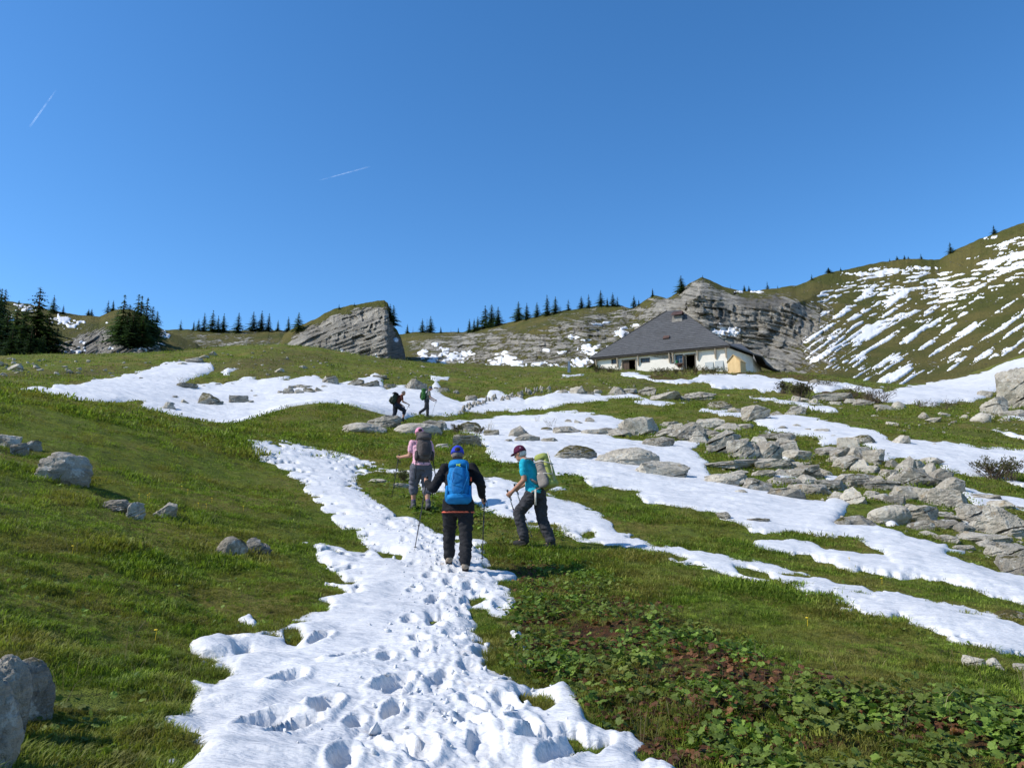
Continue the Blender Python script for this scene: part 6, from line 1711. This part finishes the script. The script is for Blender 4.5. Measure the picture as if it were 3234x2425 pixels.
    trunk_loft(tr, [(pel + Vector((0, 0, -0.11)), 0.15 * st, 0.115 * st), (pel + Vector((0, 0, -0.02)), 0.168 * st, 0.13 * st), (pel + Vector((0, 0, 0.07)), 0.15 * st, 0.118 * st)], 0.010)
    for s in ('l', 'r'):
        hp, kn, an = V['hip_' + s], V['kn_' + s], V['an_' + s]
        limb(tr, [hp, hp.lerp(kn, 0.5), kn], [0.094 * st + e, 0.080 * st + e, 0.063 + e])
        if W['legs'] == 'long': limb(tr, [kn, kn.lerp(an, 0.4), an + Vector((0, 0, 0.035))], [0.063 + e, 0.062 + e, 0.056 + e])
        else: limb(tr, [kn, kn.lerp(an, W['legs'])], [0.063 + e, 0.064 + e])
    link('trousers', remesh(tr, 'trousers', W['trousers'], vox, 3, 0.016, int(loc.y * 10)), root)
    for s in ('l', 'r'):
        an, toe = V['an_' + s], V['toe_' + s]
        d = (toe - an); dz = Vector((d.x, d.y, d.z * 0.5)).normalized()
        b = MB(); limb(b, [an + Vector((0, 0, 0.06)), an], [0.054, 0.054], 12); limb(b, [an + Vector((0, 0, -0.025)) - dz * 0.035, an + Vector((0, 0, -0.03)) + d * 0.5, toe + Vector((0, 0, -0.005))], [0.050, 0.049, 0.040], 12)
        bt = link('boot', remesh(b, 'boot', W['boots'], vox, 2), root)
        so = MB(); so.loft([[an + d * k - dz * 0.05 + Vector((0, 0, -0.075 + zz)) + Vector((-dz.y, dz.x, 0)) * w_ * sgn for (k, w_, sgn) in ((0, 0.036, 1), (0.6, 0.044, 1), (1.5, 0.028, 1), (1.5, 0.028, -1), (0.6, 0.044, -1), (0, 0.036, -1))] for zz in (0.0, 0.03)])
        link('sole', so.mesh('sole', M_SOLE), bt)
        if W['legs'] != 'long':
            sk = MB(); limb(sk, [an + Vector((0, 0, 0.04)), an + (V['kn_' + s] - an).normalized() * 0.11], [0.046, 0.044]); link('sock', sk.mesh('sock', W['sock'], True), root)
    # hair and cap
    if W.get('hair'):
        hr = MB(); hr.ell(h - fwd * 0.014 + up * 0.006, (0.078, 0.086, 0.104), 16, 10, HM)
        hm = hr.mesh('hair', W['hair'], True)
        bm = bmesh.new(); bm.from_mesh(hm)
        dl = [v for v in bm.verts if (v.co - h).dot(fwd) > 0.030 and (v.co - h).dot(up) < 0.06 or (v.co - h).dot(up) < -0.065]
        bmesh.ops.delete(bm, geom=dl, context='VERTS'); bm.to_mesh(hm); bm.free()
        o = link('hair', hm, root); sm = o.modifiers.new('t', 'SOLIDIFY'); sm.thickness = 0.012
    if W.get('cap'):
        cp = MB()
        n = 18; rings = []
        for j in range(7):
            ph = math.pi / 2 * j / 6
            rings.append([h + up * (0.015 + 0.125 * math.sin(ph)) + (sd * math.cos(t) * 0.093 + fwd * (math.sin(t) * 0.108)) * max(math.cos(ph) ** 0.8, 0.03) for t in np.linspace(0, 2 * math.pi, n + 1)[:-1]])
        cp.loft(rings); cap = link('cap', cp.mesh('cap', W['cap'], True), root)
        br = MB(); tp = [sd * 0.070 * math.cos(t) + fwd * (0.085 + 0.085 * math.sin(t)) for t in np.linspace(0, math.pi, 9)]
        v = [h + up * (0.036 - 0.12 * abs(q.dot(sd)) ** 1.5 * 3 - 0.15 * max(q.dot(fwd) - 0.09, 0)) + q for q in tp]; m = len(v)
        br.add([p + up * 0.005 for p in v] + [p - up * 0.005 for p in v], [tuple(range(m)), tuple(range(2 * m - 1, m - 1, -1))] + [(i, i + m, i + m + 1, i + 1) for i in range(m - 1)])
        link('brim', br.mesh('brim', W['cap']), cap)
        if W.get('cap_gap'):
            link('cap_mesh', MB().ell(h - fwd * 0.088 + up * 0.05, (0.042, 0.026, 0.040), 12, 8, HM).mesh('cap_mesh', W['cap_gap'], True), cap)
        if W.get('cap_mark'):
            link('cap_mark', MB().ell(h - sd * 0.055 - fwd * 0.045 + up * 0.075, (0.018, 0.02, 0.012), 8, 6, HM).mesh('cap_mark', W['cap_mark'], True), cap)
    M4 = Matrix.Translation(loc) @ Matrix.Rotation(az, 4, 'Z')
    return root, M4, grips

def pole(M4, grip, tip_world, label, shaft, handle, group):
    """a trekking pole from the fist to the ground"""
    g = M4 @ Vector(grip); t = Vector(tip_world); d = (g - t).normalized(); top = g + d * 0.07
    root = link('trekking_pole', None, None, label, 'pole', group, None, t)
    L = (top - t)
    def seg(name, a, b, ra, rb, mat): link(name, MB().tube([L * a, L * b], [ra, rb], 8).mesh(name, mat, True), root)
    seg('tip', 0.0, 0.05, 0.003, 0.006, M_STEEL); seg('shaft', 0.05, 0.36, 0.0065, 0.007, shaft[0]); seg('shaft', 0.36, 0.66, 0.0075, 0.008, shaft[1]); seg('shaft', 0.66, 0.88, 0.0088, 0.009, shaft[0])
    seg('handle', 0.87, 0.985, 0.013, 0.015, handle); seg('clasp', 0.35, 0.37, 0.012, 0.012, handle); seg('clasp', 0.65, 0.67, 0.013, 0.013, handle)
    link('handle_top', MB().ell(L, (0.018, 0.026, 0.016), 10, 7).mesh('handle_top', handle, True), root)
    link('basket', MB().ell(L * 0.055, (0.026, 0.026, 0.006), 12, 5).mesh('basket', handle, True), root)
    st_ = MB().tube([L * 0.96, L * 0.96 + Vector((0.03, -0.02, -0.03)), L * 0.93 + Vector((0.05, -0.03, -0.10)), L * 0.90 + Vector((0.03, -0.01, -0.06)), L * 0.90], 0.005, 5)
    link('wrist_strap', st_.mesh('wrist_strap', handle), root)

def pack_shape(w, d, h, taper=0.8, n=26, bulge=0.12, ex=3.2):
    rings = []
    for j in range(13):
        k = j / 12; z = h * (k - 0.5)
        e = (1 - abs(2 * k - 1) ** 5) ** 0.35 if 0 < k < 1 else 0.25
        s = (0.92 + 0.08 * math.sin(math.pi * k)) * (1 - (1 - taper) * k) * max(e, 0.3)
        r = []
        for i in range(n):
            t = 2 * math.pi * i / n
            c, q = math.cos(t), math.sin(t)
            rr = (abs(c) ** ex + abs(q) ** ex) ** (-1 / ex)
            bl = 1 + bulge * math.sin(math.pi * min(k * 1.4, 1)) * (q < 0)
            r.append(Vector((c * rr * w / 2 * s, q * rr * d / 2 * s * bl, z)))
        rings.append(r)
    return rings

M_SOLE = plain('rubber_sole', (0.03, 0.026, 0.024), 0.8, 0.2); M_STEEL = plain('steel_tip', (0.4, 0.4, 0.4), 0.35, 0.5, metal=1.0)
M_BLACK = cloth('black_fleece', (0.012, 0.012, 0.014)); M_BTROU = cloth('black_trousers', (0.020, 0.020, 0.022)); M_CORAL = cloth('coral_shirt', (0.75, 0.16, 0.10))
M_GREYT = cloth('charcoal_trousers', (0.040, 0.040, 0.044)); M_TEAL = cloth('turquoise_shirt', (0.015, 0.36, 0.46)); M_PINK = stripes('pink_checked_shirt', (0.55, 0.26, 0.33), (0.72, 0.47, 0.54))
M_CAPRI = cloth('grey_capri', (0.10, 0.10, 0.12)); M_HAIRW = plain('white_hair', (0.50, 0.48, 0.46), 0.7, 0.2, 40, 0.25, 0.5); M_HAIRG = plain('grey_hair', (0.16, 0.14, 0.13), 0.7, 0.2, 40, 0.3, 0.5); M_HAIRD = plain('dark_hair', (0.03, 0.02, 0.016), 0.7, 0.2, 40, 0.3, 0.5)
M_CBLUE = cloth('blue_cap', (0.035, 0.055, 0.42)); M_CMAR = cloth('maroon_cap', (0.075, 0.012, 0.035)); M_CPINK = cloth('pink_cap', (0.62, 0.26, 0.36)); M_WHITE = plain('white_print', (0.7, 0.7, 0.7), 0.6, 0.3)
M_BOOTT = cloth('tan_boot', (0.26, 0.21, 0.16)); M_BOOTG = cloth('grey_boot', (0.09, 0.085, 0.09)); M_PURP = cloth('purple_sock', (0.10, 0.05, 0.22)); M_BOOTK = cloth('black_boot', (0.03, 0.03, 0.03))
M_PBLUE = cloth('blue_pack', (0.010, 0.170, 0.42), 0.7); M_PBLUE2 = cloth('blue_pack_trim', (0.008, 0.125, 0.33), 0.6); M_LIME = plain('lime_print', (0.45, 0.62, 0.06), 0.6, 0.3)
M_PGREY = cloth('taupe_pack', (0.235, 0.205, 0.18), 0.75); M_PLIME = cloth('lime_pack', (0.30, 0.33, 0.085), 0.7); M_PBRN = cloth('brown_pack', (0.085, 0.072, 0.068), 0.75); M_PBRN2 = cloth('brown_pack_dark', (0.055, 0.046, 0.044), 0.75)
M_PGRN = cloth('green_pack', (0.040, 0.125, 0.030), 0.7); M_PDGR = cloth('dark_green_pack', (0.030, 0.040, 0.026), 0.75); M_STRAP = cloth('pale_strap', (0.50, 0.47, 0.40)); M_DSTR = cloth('dark_strap', (0.025, 0.025, 0.027)); M_ORG = plain('orange_buckle', (0.7, 0.10, 0.03), 0.5, 0.4)
M_HANDLE = plain('cork_black_handle', (0.02, 0.02, 0.022), 0.7, 0.3); M_SHAFTK = plain('dark_shaft', (0.035, 0.035, 0.04), 0.35, 0.5); M_SHAFTS = plain('silver_shaft', (0.45, 0.45, 0.46), 0.3, 0.5, metal=0.8); M_SHAFTR = plain('red_shaft', (0.35, 0.02, 0.03), 0.35, 0.5)
M_RUSTS = cloth('rust_shirt', (0.10, 0.03, 0.022)); M_GRYS = cloth('sage_shirt', (0.14, 0.15, 0.12)); M_BLUH = cloth('slate_cap', (0.05, 0.075, 0.12)); M_NAVY = cloth('navy_shorts', (0.022, 0.025, 0.038))

def backpack(M4, at_local, lean, w, d, h, main, label, parts, taper=0.85):
    root = link('backpack', None, None, label, 'backpack')
    root.matrix_world = M4 @ Matrix.Translation(at_local) @ Matrix.Rotation(lean, 4, 'X')
    b = MB(); b.loft(pack_shape(w, d, h, taper))
    link('main_bag', remesh(b, 'main_bag', main, 0.011, 2, 0.014, 3), root)
    for (nm, mb, mat) in parts:
        link(nm, mb.mesh(nm, mat, True), root)
    return root
def rbox(c, d, t=0.85, ex=3.0):
    mb = MB(); mb.loft([[p + Vector(c) for p in r] for r in pack_shape(d[0], d[1], d[2], t, 20, 0.1, ex)]); return mb

# --- hiker with the blue pack, seen from behind
fx, fy, fz = raycast(988, 1252); fz += 0.085
az0 = math.atan2(fx, fy)
zg = lambda x, y: float(HS(x, y)[0])
def loc2w(M4, p): return M4 @ Vector(p)
tipL = Vector(raycast(895, 1203)); tipR = Vector(raycast(1041, 1228)); tipL.z += 0.09; tipR.z += 0.09
Mi = (Matrix.Translation((fx, fy, fz)) @ Matrix.Rotation(-az0, 4, 'Z')).inverted()
PB = dict(pelvis=(0.0, 0.20, 0.92), chest=(0.0, 0.33, 1.28), neck=(-0.01, 0.42, 1.46), head=(-0.02, 0.50, 1.56), look=(-0.25, 0, 0),
          sh_l=(-0.185, 0.36, 1.37), el_l=(-0.34, 0.27, 1.09), wr_l=(-0.425, 0.40, 1.17), sh_r=(0.185, 0.36, 1.37), el_r=(0.30, 0.24, 1.16), wr_r=(0.325, 0.38, 0.99),
          hip_l=(-0.10, 0.20, 0.86), kn_l=(-0.12, 0.42, 0.54), an_l=(-0.115, 0.46, 0.17), toe_l=(-0.13, 0.62, 0.12), hip_r=(0.10, 0.20, 0.86), kn_r=(0.10, 0.14, 0.50), an_r=(0.10, 0.0, 0.11), toe_r=(0.11, 0.15, 0.055),
          tip_l=tuple(Mi @ tipL), tip_r=tuple(Mi @ tipR))
WB = dict(sleeve='long', legs='long', top=M_BLACK, top_name='jacket', trousers=M_BTROU, boots=M_BOOTT, cap=M_CBLUE, hair=M_HAIRG, cap_gap=M_HAIRD, hem=-0.13, flare=0.028, loose=0.016, hood=True, under=M_CORAL, stout=1.06, tr_loose=0.02)
r1_, MBm, gB = person('hiker in black jacket and blue cap seen from behind, blue backpack, two poles', (fx, fy, fz), -az0, PB, WB, 0.012)
pole(MBm, gB['l'], tipL, 'dark trekking pole in the left hand of the hiker in black', (M_SHAFTK, M_SHAFTK), M_HANDLE, 'trekking poles of the hiker in black')
pole(MBm, gB['r'], tipR, 'dark trekking pole in the right hand of the hiker in black', (M_SHAFTK, M_SHAFTK), M_HANDLE, 'trekking poles of the hiker in black')
pts = []
cord = MB()
for (a, b) in [((-0.10, 0.12), (0.06, 0.02)), ((0.06, 0.02), (-0.08, -0.08)), ((-0.08, -0.08), (0.09, -0.13)), ((0.09, -0.13), (-0.02, -0.22)), ((-0.10, 0.12), (-0.12, -0.02)), ((0.10, 0.20), (0.12, 0.02)), ((0.12, 0.02), (0.04, -0.22))]:
    cord.tube([(a[0], -0.157, a[1]), ((a[0] + b[0]) / 2, -0.164, (a[1] + b[1]) / 2), (b[0], -0.157, b[1])], 0.004, 5)
logo = MB()
for (a, b) in [((0, 0), (0, 1)), ((0, 1), (0.5, 0.4)), ((0.5, 0.4), (1, 1)), ((1, 1), (1, 0)), ((1.35, 0), (1.35, 1)), ((1.35, 0), (2.0, 0)), ((1.35, 1), (2.0, 1))]:
    s_ = 0.026; logo.bar((-0.026 + a[0] * s_, -0.138, 0.178 + a[1] * s_), (-0.026 + b[0] * s_, -0.138, 0.178 + b[1] * s_), 0.006, 0.012)
backpack(MBm, (0.0, 0.12, 1.17), RAD(-17), 0.305, 0.23, 0.57, M_PBLUE, 'bright blue backpack with lime logo worn by the hiker in black',
  [('lid', rbox((0, -0.01, 0.235), (0.29, 0.24, 0.13), 0.9), M_PBLUE), ('front_panel', rbox((0, -0.118, -0.02), (0.20, 0.07, 0.42), 0.85), M_PBLUE2), ('side_pocket', rbox((-0.15, 0.0, -0.16), (0.06, 0.18, 0.22), 0.85), M_PBLUE), ('side_pocket', rbox((0.15, 0.0, -0.16), (0.06, 0.18, 0.22), 0.85), M_PBLUE),
   ('bottom_panel', rbox((0, -0.02, -0.245), (0.32, 0.25, 0.12), 1.05), M_PBLUE), ('bungee_cord', cord, M_PBLUE), ('logo', logo, M_LIME), ('buckle', MB().box((0.165, -0.06, 0.02), (0.02, 0.04, 0.045)), M_ORG),
   ('shoulder_strap', MB().tube([(-0.10, 0.10, 0.24), (-0.12, 0.20, 0.27), (-0.14, 0.30, 0.18), (-0.15, 0.30, 0.0), (-0.16, 0.12, -0.18)], 0.022, 6), M_PBLUE2), ('shoulder_strap', MB().tube([(0.10, 0.10, 0.24), (0.12, 0.20, 0.27), (0.14, 0.30, 0.18), (0.15, 0.30, 0.0), (0.16, 0.12, -0.18)], 0.022, 6), M_PBLUE2)])

# --- hiker in turquoise, walking to the left
fx, fy, fz = raycast(1160, 1188)
az0 = math.atan2(fx, fy); HD = -az0 + RAD(62)
Mi = (Matrix.Translation((fx, fy, fz)) @ Matrix.Rotation(HD, 4, 'Z')).inverted()
tipL = Vector(raycast(1133, 1180)); tipR = Vector(raycast(1150, 1166)); tipL.z += 0.02; tipR.z += 0.02
PT = dict(pelvis=(0, 0.02, 0.90), chest=(0, 0.13, 1.24), neck=(0, 0.20, 1.42), head=(0, 0.29, 1.50), look=(-0.35, 0, 0.1),
          sh_l=(-0.17, 0.15, 1.33), el_l=(-0.21, 0.11, 1.07), wr_l=(-0.20, 0.33, 0.89), sh_r=(0.17, 0.15, 1.33), el_r=(0.22, 0.20, 1.08), wr_r=(0.22, 0.43, 0.98),
          hip_l=(-0.09, 0.03, 0.84), kn_l=(-0.10, 0.27, 0.56), an_l=(-0.10, 0.17, 0.16), toe_l=(-0.10, 0.33, 0.11), hip_r=(0.09, 0.0, 0.84), kn_r=(0.09, -0.04, 0.49), an_r=(0.09, -0.19, 0.11), toe_r=(0.09, -0.05, 0.05),
          tip_l=tuple(Mi @ tipL), tip_r=tuple(Mi @ tipR))
WT = dict(sleeve='short', legs='long', top=M_TEAL, top_name='shirt', trousers=M_GREYT, boots=M_BOOTK, cap=M_CMAR, hair=M_HAIRW, cap_mark=M_WHITE, hem=-0.03, flare=0.005, loose=0.014, stout=0.98, tr_loose=0.024)
r2_, MT, gT = person('hiker in turquoise shirt and maroon cap leaning forward with a lime backpack', (fx, fy, fz), HD, PT, WT, 0.012)
pole(MT, gT['l'], tipL, 'red and silver trekking pole in front of the hiker in turquoise', (M_SHAFTS, M_SHAFTR), M_HANDLE, 'trekking poles of the hiker in turquoise')
pole(MT, gT['r'], tipR, 'grey trekking pole on the far side of the hiker in turquoise', (M_SHAFTS, M_SHAFTS), M_HANDLE, 'trekking poles of the hiker in turquoise')
strp = lambda sx, z0=0.24: MB().tube([(sx * 0.09, 0.09, z0), (sx * 0.11, 0.20, z0 + 0.04), (sx * 0.13, 0.29, z0 - 0.08), (sx * 0.14, 0.26, z0 - 0.24), (sx * 0.15, 0.10, z0 - 0.40)], 0.020, 6)
backpack(MT, (0, -0.14, 1.20), RAD(-17), 0.28, 0.20, 0.53, M_PGREY, 'taupe and lime green backpack worn by the hiker in turquoise',
  [('lid', rbox((0, -0.02, 0.225), (0.25, 0.22, 0.12), 0.9), M_PLIME), ('back_panel', rbox((0, -0.095, 0.0), (0.22, 0.09, 0.44), 0.9), M_PLIME), ('bottom_panel', rbox((0, -0.03, -0.215), (0.27, 0.22, 0.13), 1.05), M_PLIME),
   ('side_pocket', rbox((-0.15, 0.0, -0.14), (0.07, 0.18, 0.24), 0.85), M_PGREY), ('side_pocket', rbox((0.15, 0.0, -0.14), (0.07, 0.18, 0.24), 0.85), M_PGREY),
   ('compression_strap', MB().tube([(-0.15, 0.06, 0.16), (-0.16, -0.08, 0.14), (-0.10, -0.17, 0.08), (0.0, -0.18, 0.06)], 0.009, 5), M_STRAP), ('compression_strap', MB().tube([(-0.155, 0.05, -0.02), (-0.165, -0.08, -0.06), (-0.10, -0.17, -0.10)], 0.009, 5), M_STRAP), ('compression_strap', MB().tube([(-0.06, -0.17, 0.26), (-0.09, -0.18, 0.0), (-0.08, -0.16, -0.2)], 0.010, 5), M_STRAP),
   ('shoulder_strap', strp(-1), M_PGREY), ('shoulder_strap', strp(1), M_PGREY), ('hip_belt', MB().tube([(-0.15, 0.05, -0.24), (-0.20, 0.20, -0.27), (-0.12, 0.34, -0.29), (0.12, 0.34, -0.29), (0.20, 0.20, -0.27), (0.15, 0.05, -0.24)], 0.011, 6), M_PGREY), ('loose_strap', MB().bar((-0.205, 0.13, -0.25), (-0.205, 0.20, -0.48), 0.010, 0.028), M_STRAP)])

# --- hiker in pink
fx, fy, fz = raycast(910, 1102)
az0 = math.atan2(fx, fy); HD = -az0 + RAD(12)
Mi = (Matrix.Translation((fx, fy, fz)) @ Matrix.Rotation(HD, 4, 'Z')).inverted()
tipL = Vector(raycast(846, 1078)); tipR = Vector(raycast(936, 1088)); tipL.z += 0.02; tipR.z += 0.02
PP = dict(pelvis=(0, 0.08, 0.90), chest=(0.0, 0.17, 1.25), neck=(0, 0.23, 1.43), head=(-0.01, 0.28, 1.535), look=(-0.2, 0, -0.05),
          sh_l=(-0.18, 0.18, 1.34), el_l=(-0.23, 0.15, 1.08), wr_l=(-0.37, 0.34, 1.06), sh_r=(0.18, 0.18, 1.34), el_r=(0.24, 0.10, 1.10), wr_r=(0.20, 0.30, 1.00),
          hip_l=(-0.10, 0.08, 0.84), kn_l=(-0.12, 0.22, 0.50), an_l=(-0.12, 0.20, 0.11), toe_l=(-0.13, 0.34, 0.07), hip_r=(0.10, 0.08, 0.84), kn_r=(0.12, 0.10, 0.48), an_r=(0.12, -0.08, 0.10), toe_r=(0.13, 0.06, 0.04),
          tip_l=tuple(Mi @ tipL), tip_r=tuple(Mi @ tipR))
WP = dict(sleeve='short', legs=0.32, top=M_PINK, top_name='shirt', trousers=M_CAPRI, boots=M_BOOTG, cap=M_CPINK, hair=M_HAIRD, cap_gap=M_HAIRD, sock=M_PURP, hem=-0.02, flare=0.012, loose=0.014, stout=1.05, tr_loose=0.030)
r3_, MP, gP = person('hiker in pink checked shirt, pink cap and grey knee length trousers seen from behind', (fx, fy, fz), HD, PP, WP, 0.012)
pole(MP, gP['l'], tipL, 'black trekking pole held out to the left by the pink hiker', (M_SHAFTK, M_SHAFTK), M_HANDLE, 'trekking poles of the pink hiker')
pole(MP, gP['r'], tipR, 'black trekking pole in the right hand of the pink hiker', (M_SHAFTK, M_SHAFTK), M_HANDLE, 'trekking poles of the pink hiker')
backpack(MP, (0.03, -0.02, 1.20), RAD(-10), 0.32, 0.24, 0.50, M_PBRN, 'grey brown backpack with a rolled top worn by the pink hiker',
  [('lid', rbox((0, 0.0, 0.24), (0.30, 0.27, 0.15), 0.95), M_PBRN), ('front_pocket', rbox((0, -0.115, -0.03), (0.22, 0.09, 0.30), 0.8), M_PBRN2), ('side_pocket', rbox((-0.16, 0, -0.13), (0.07, 0.18, 0.20)), M_PBRN2), ('side_pocket', rbox((0.16, 0, -0.13), (0.07, 0.18, 0.20)), M_PBRN2),
   ('hood_roll', MB().tube([(-0.14, 0.06, 0.30), (0, 0.0, 0.325), (0.14, 0.06, 0.30)], 0.05, 10), M_PBRN), ('shoulder_strap', strp(-1, 0.22), M_PBRN2), ('shoulder_strap', strp(1, 0.22), M_PBRN2), ('loose_strap', MB().bar((-0.17, -0.02, -0.2), (-0.19, -0.03, -0.62), 0.01, 0.02), M_DSTR), ('loose_strap', MB().bar((0.17, -0.02, -0.2), (0.21, -0.03, -0.55), 0.01, 0.02), M_DSTR)])

# --- the two hikers farther up, walking to the right
fx, fy, fz = raycast(922, 902, 34); az0 = math.atan2(fx, fy); HD = -az0 - RAD(78)
Mi = (Matrix.Translation((fx, fy, fz)) @ Matrix.Rotation(HD, 4, 'Z')).inverted()
tip = Vector(raycast(932, 901, 34)); tip.z += 0.02; tip2 = tip + Vector((-0.2, 0.5, 0))
PF = dict(pelvis=(0, -0.02, 0.93), chest=(0, 0.03, 1.30), neck=(0, 0.07, 1.48), head=(0, 0.16, 1.60), look=(-0.4, 0, 0),
          sh_l=(-0.17, 0.06, 1.38), el_l=(-0.2, 0.12, 1.10), wr_l=(-0.2, 0.36, 0.99), sh_r=(0.17, 0.07, 1.38), el_r=(0.21, 0.12, 1.10), wr_r=(0.2, 0.38, 0.97),
          hip_l=(-0.09, 0, 0.88), kn_l=(-0.1, 0.06, 0.50), an_l=(-0.1, 0.05, 0.10), toe_l=(-0.1, 0.20, 0.05), hip_r=(0.09, -0.02, 0.88), kn_r=(0.09, -0.10, 0.50), an_r=(0.09, -0.40, 0.22), toe_r=(0.09, -0.30, 0.08), tip_l=tuple(Mi @ tip2), tip_r=tuple(Mi @ tip))
WF = dict(sleeve='short', legs='long', top=M_GRYS, top_name='shirt', trousers=M_GREYT, boots=M_BOOTG, cap=M_BLUH, hair=M_HAIRG, hem=-0.02, loose=0.012, tr_loose=0.02)
r4_, MF, gF = person('distant hiker with a tall green pack and slate cap, ahead of all others', (fx, fy, fz), HD, PF, WF, 0.018)
pole(MF, gF['r'], tip, 'silver trekking pole of the distant hiker with the green pack', (M_SHAFTS, M_SHAFTS), M_HANDLE, 'trekking poles of the distant hikers')
backpack(MF, (0, -0.22, 1.24), RAD(-6), 0.32, 0.26, 0.62, M_PGRN, 'tall bright green backpack on the distant hiker ahead of all others',
  [('lid', rbox((0, -0.01, 0.27), (0.30, 0.26, 0.14)), M_PGRN), ('front_pocket', rbox((0, -0.13, -0.04), (0.22, 0.08, 0.34), 0.85), M_PDGR), ('side_pocket', rbox((0.16, 0, -0.16), (0.07, 0.18, 0.24)), M_PGRN), ('shoulder_strap', strp(-1), M_DSTR), ('shoulder_strap', strp(1), M_DSTR)])
fx, fy, fz = raycast(858, 912, 34); fz -= 0.05; az0 = math.atan2(fx, fy); HD = -az0 - RAD(72)
Mi = (Matrix.Translation((fx, fy, fz)) @ Matrix.Rotation(HD, 4, 'Z')).inverted()
tip = Vector(raycast(870.5, 903, 34)); tip.z += 0.02; tip2 = Vector(raycast(850, 903, 34))
PG = dict(pelvis=(0, -0.08, 0.88), chest=(0, 0.10, 1.20), neck=(0, 0.18, 1.36), head=(0, 0.27, 1.44), look=(-0.55, 0, 0),
          sh_l=(-0.18, 0.12, 1.28), el_l=(-0.22, 0.12, 1.0), wr_l=(-0.2, 0.34, 0.86), sh_r=(0.18, 0.12, 1.28), el_r=(0.22, 0.18, 1.0), wr_r=(0.2, 0.42, 0.92),
          hip_l=(-0.1, -0.06, 0.82), kn_l=(-0.1, -0.10, 0.45), an_l=(-0.1, -0.28, 0.10), toe_l=(-0.1, -0.14, 0.03), hip_r=(0.1, -0.06, 0.82), kn_r=(0.1, 0.30, 0.60), an_r=(0.1, 0.24, 0.16), toe_r=(0.1, 0.38, 0.12), tip_l=tuple(Mi @ tip2), tip_r=tuple(Mi @ tip))
WG = dict(sleeve='short', legs=0.25, top=M_RUSTS, top_name='shirt', trousers=M_NAVY, boots=M_BOOTK, cap=None, hair=M_HAIRG, sock=M_BLACK, hem=-0.03, loose=0.012, tr_loose=0.028, stout=1.08)
r5_, MG, gG = person('distant hiker in dark red shirt and navy shorts with a black green pack', (fx, fy, fz), HD, PG, WG, 0.018)
pole(MG, gG['r'], tip, 'grey trekking pole in front of the distant hiker in dark red', (M_SHAFTS, M_SHAFTS), M_HANDLE, 'trekking poles of the distant hikers')
backpack(MG, (0, -0.19, 1.13), RAD(-24), 0.34, 0.28, 0.52, M_PDGR, 'black and dark green backpack with a white patch on the distant hiker in red',
  [('lid', rbox((0, -0.02, 0.25), (0.32, 0.30, 0.16)), M_BLACK), ('front_pocket', rbox((0, -0.14, -0.06), (0.24, 0.09, 0.30), 0.85), M_PDGR), ('white_patch', rbox((0.1, -0.15, 0.10), (0.10, 0.06, 0.16)), M_WHITE), ('side_pocket', rbox((0.17, 0, -0.12), (0.07, 0.2, 0.26)), M_PDGR), ('shoulder_strap', strp(-1), M_DSTR), ('shoulder_strap', strp(1), M_DSTR)])
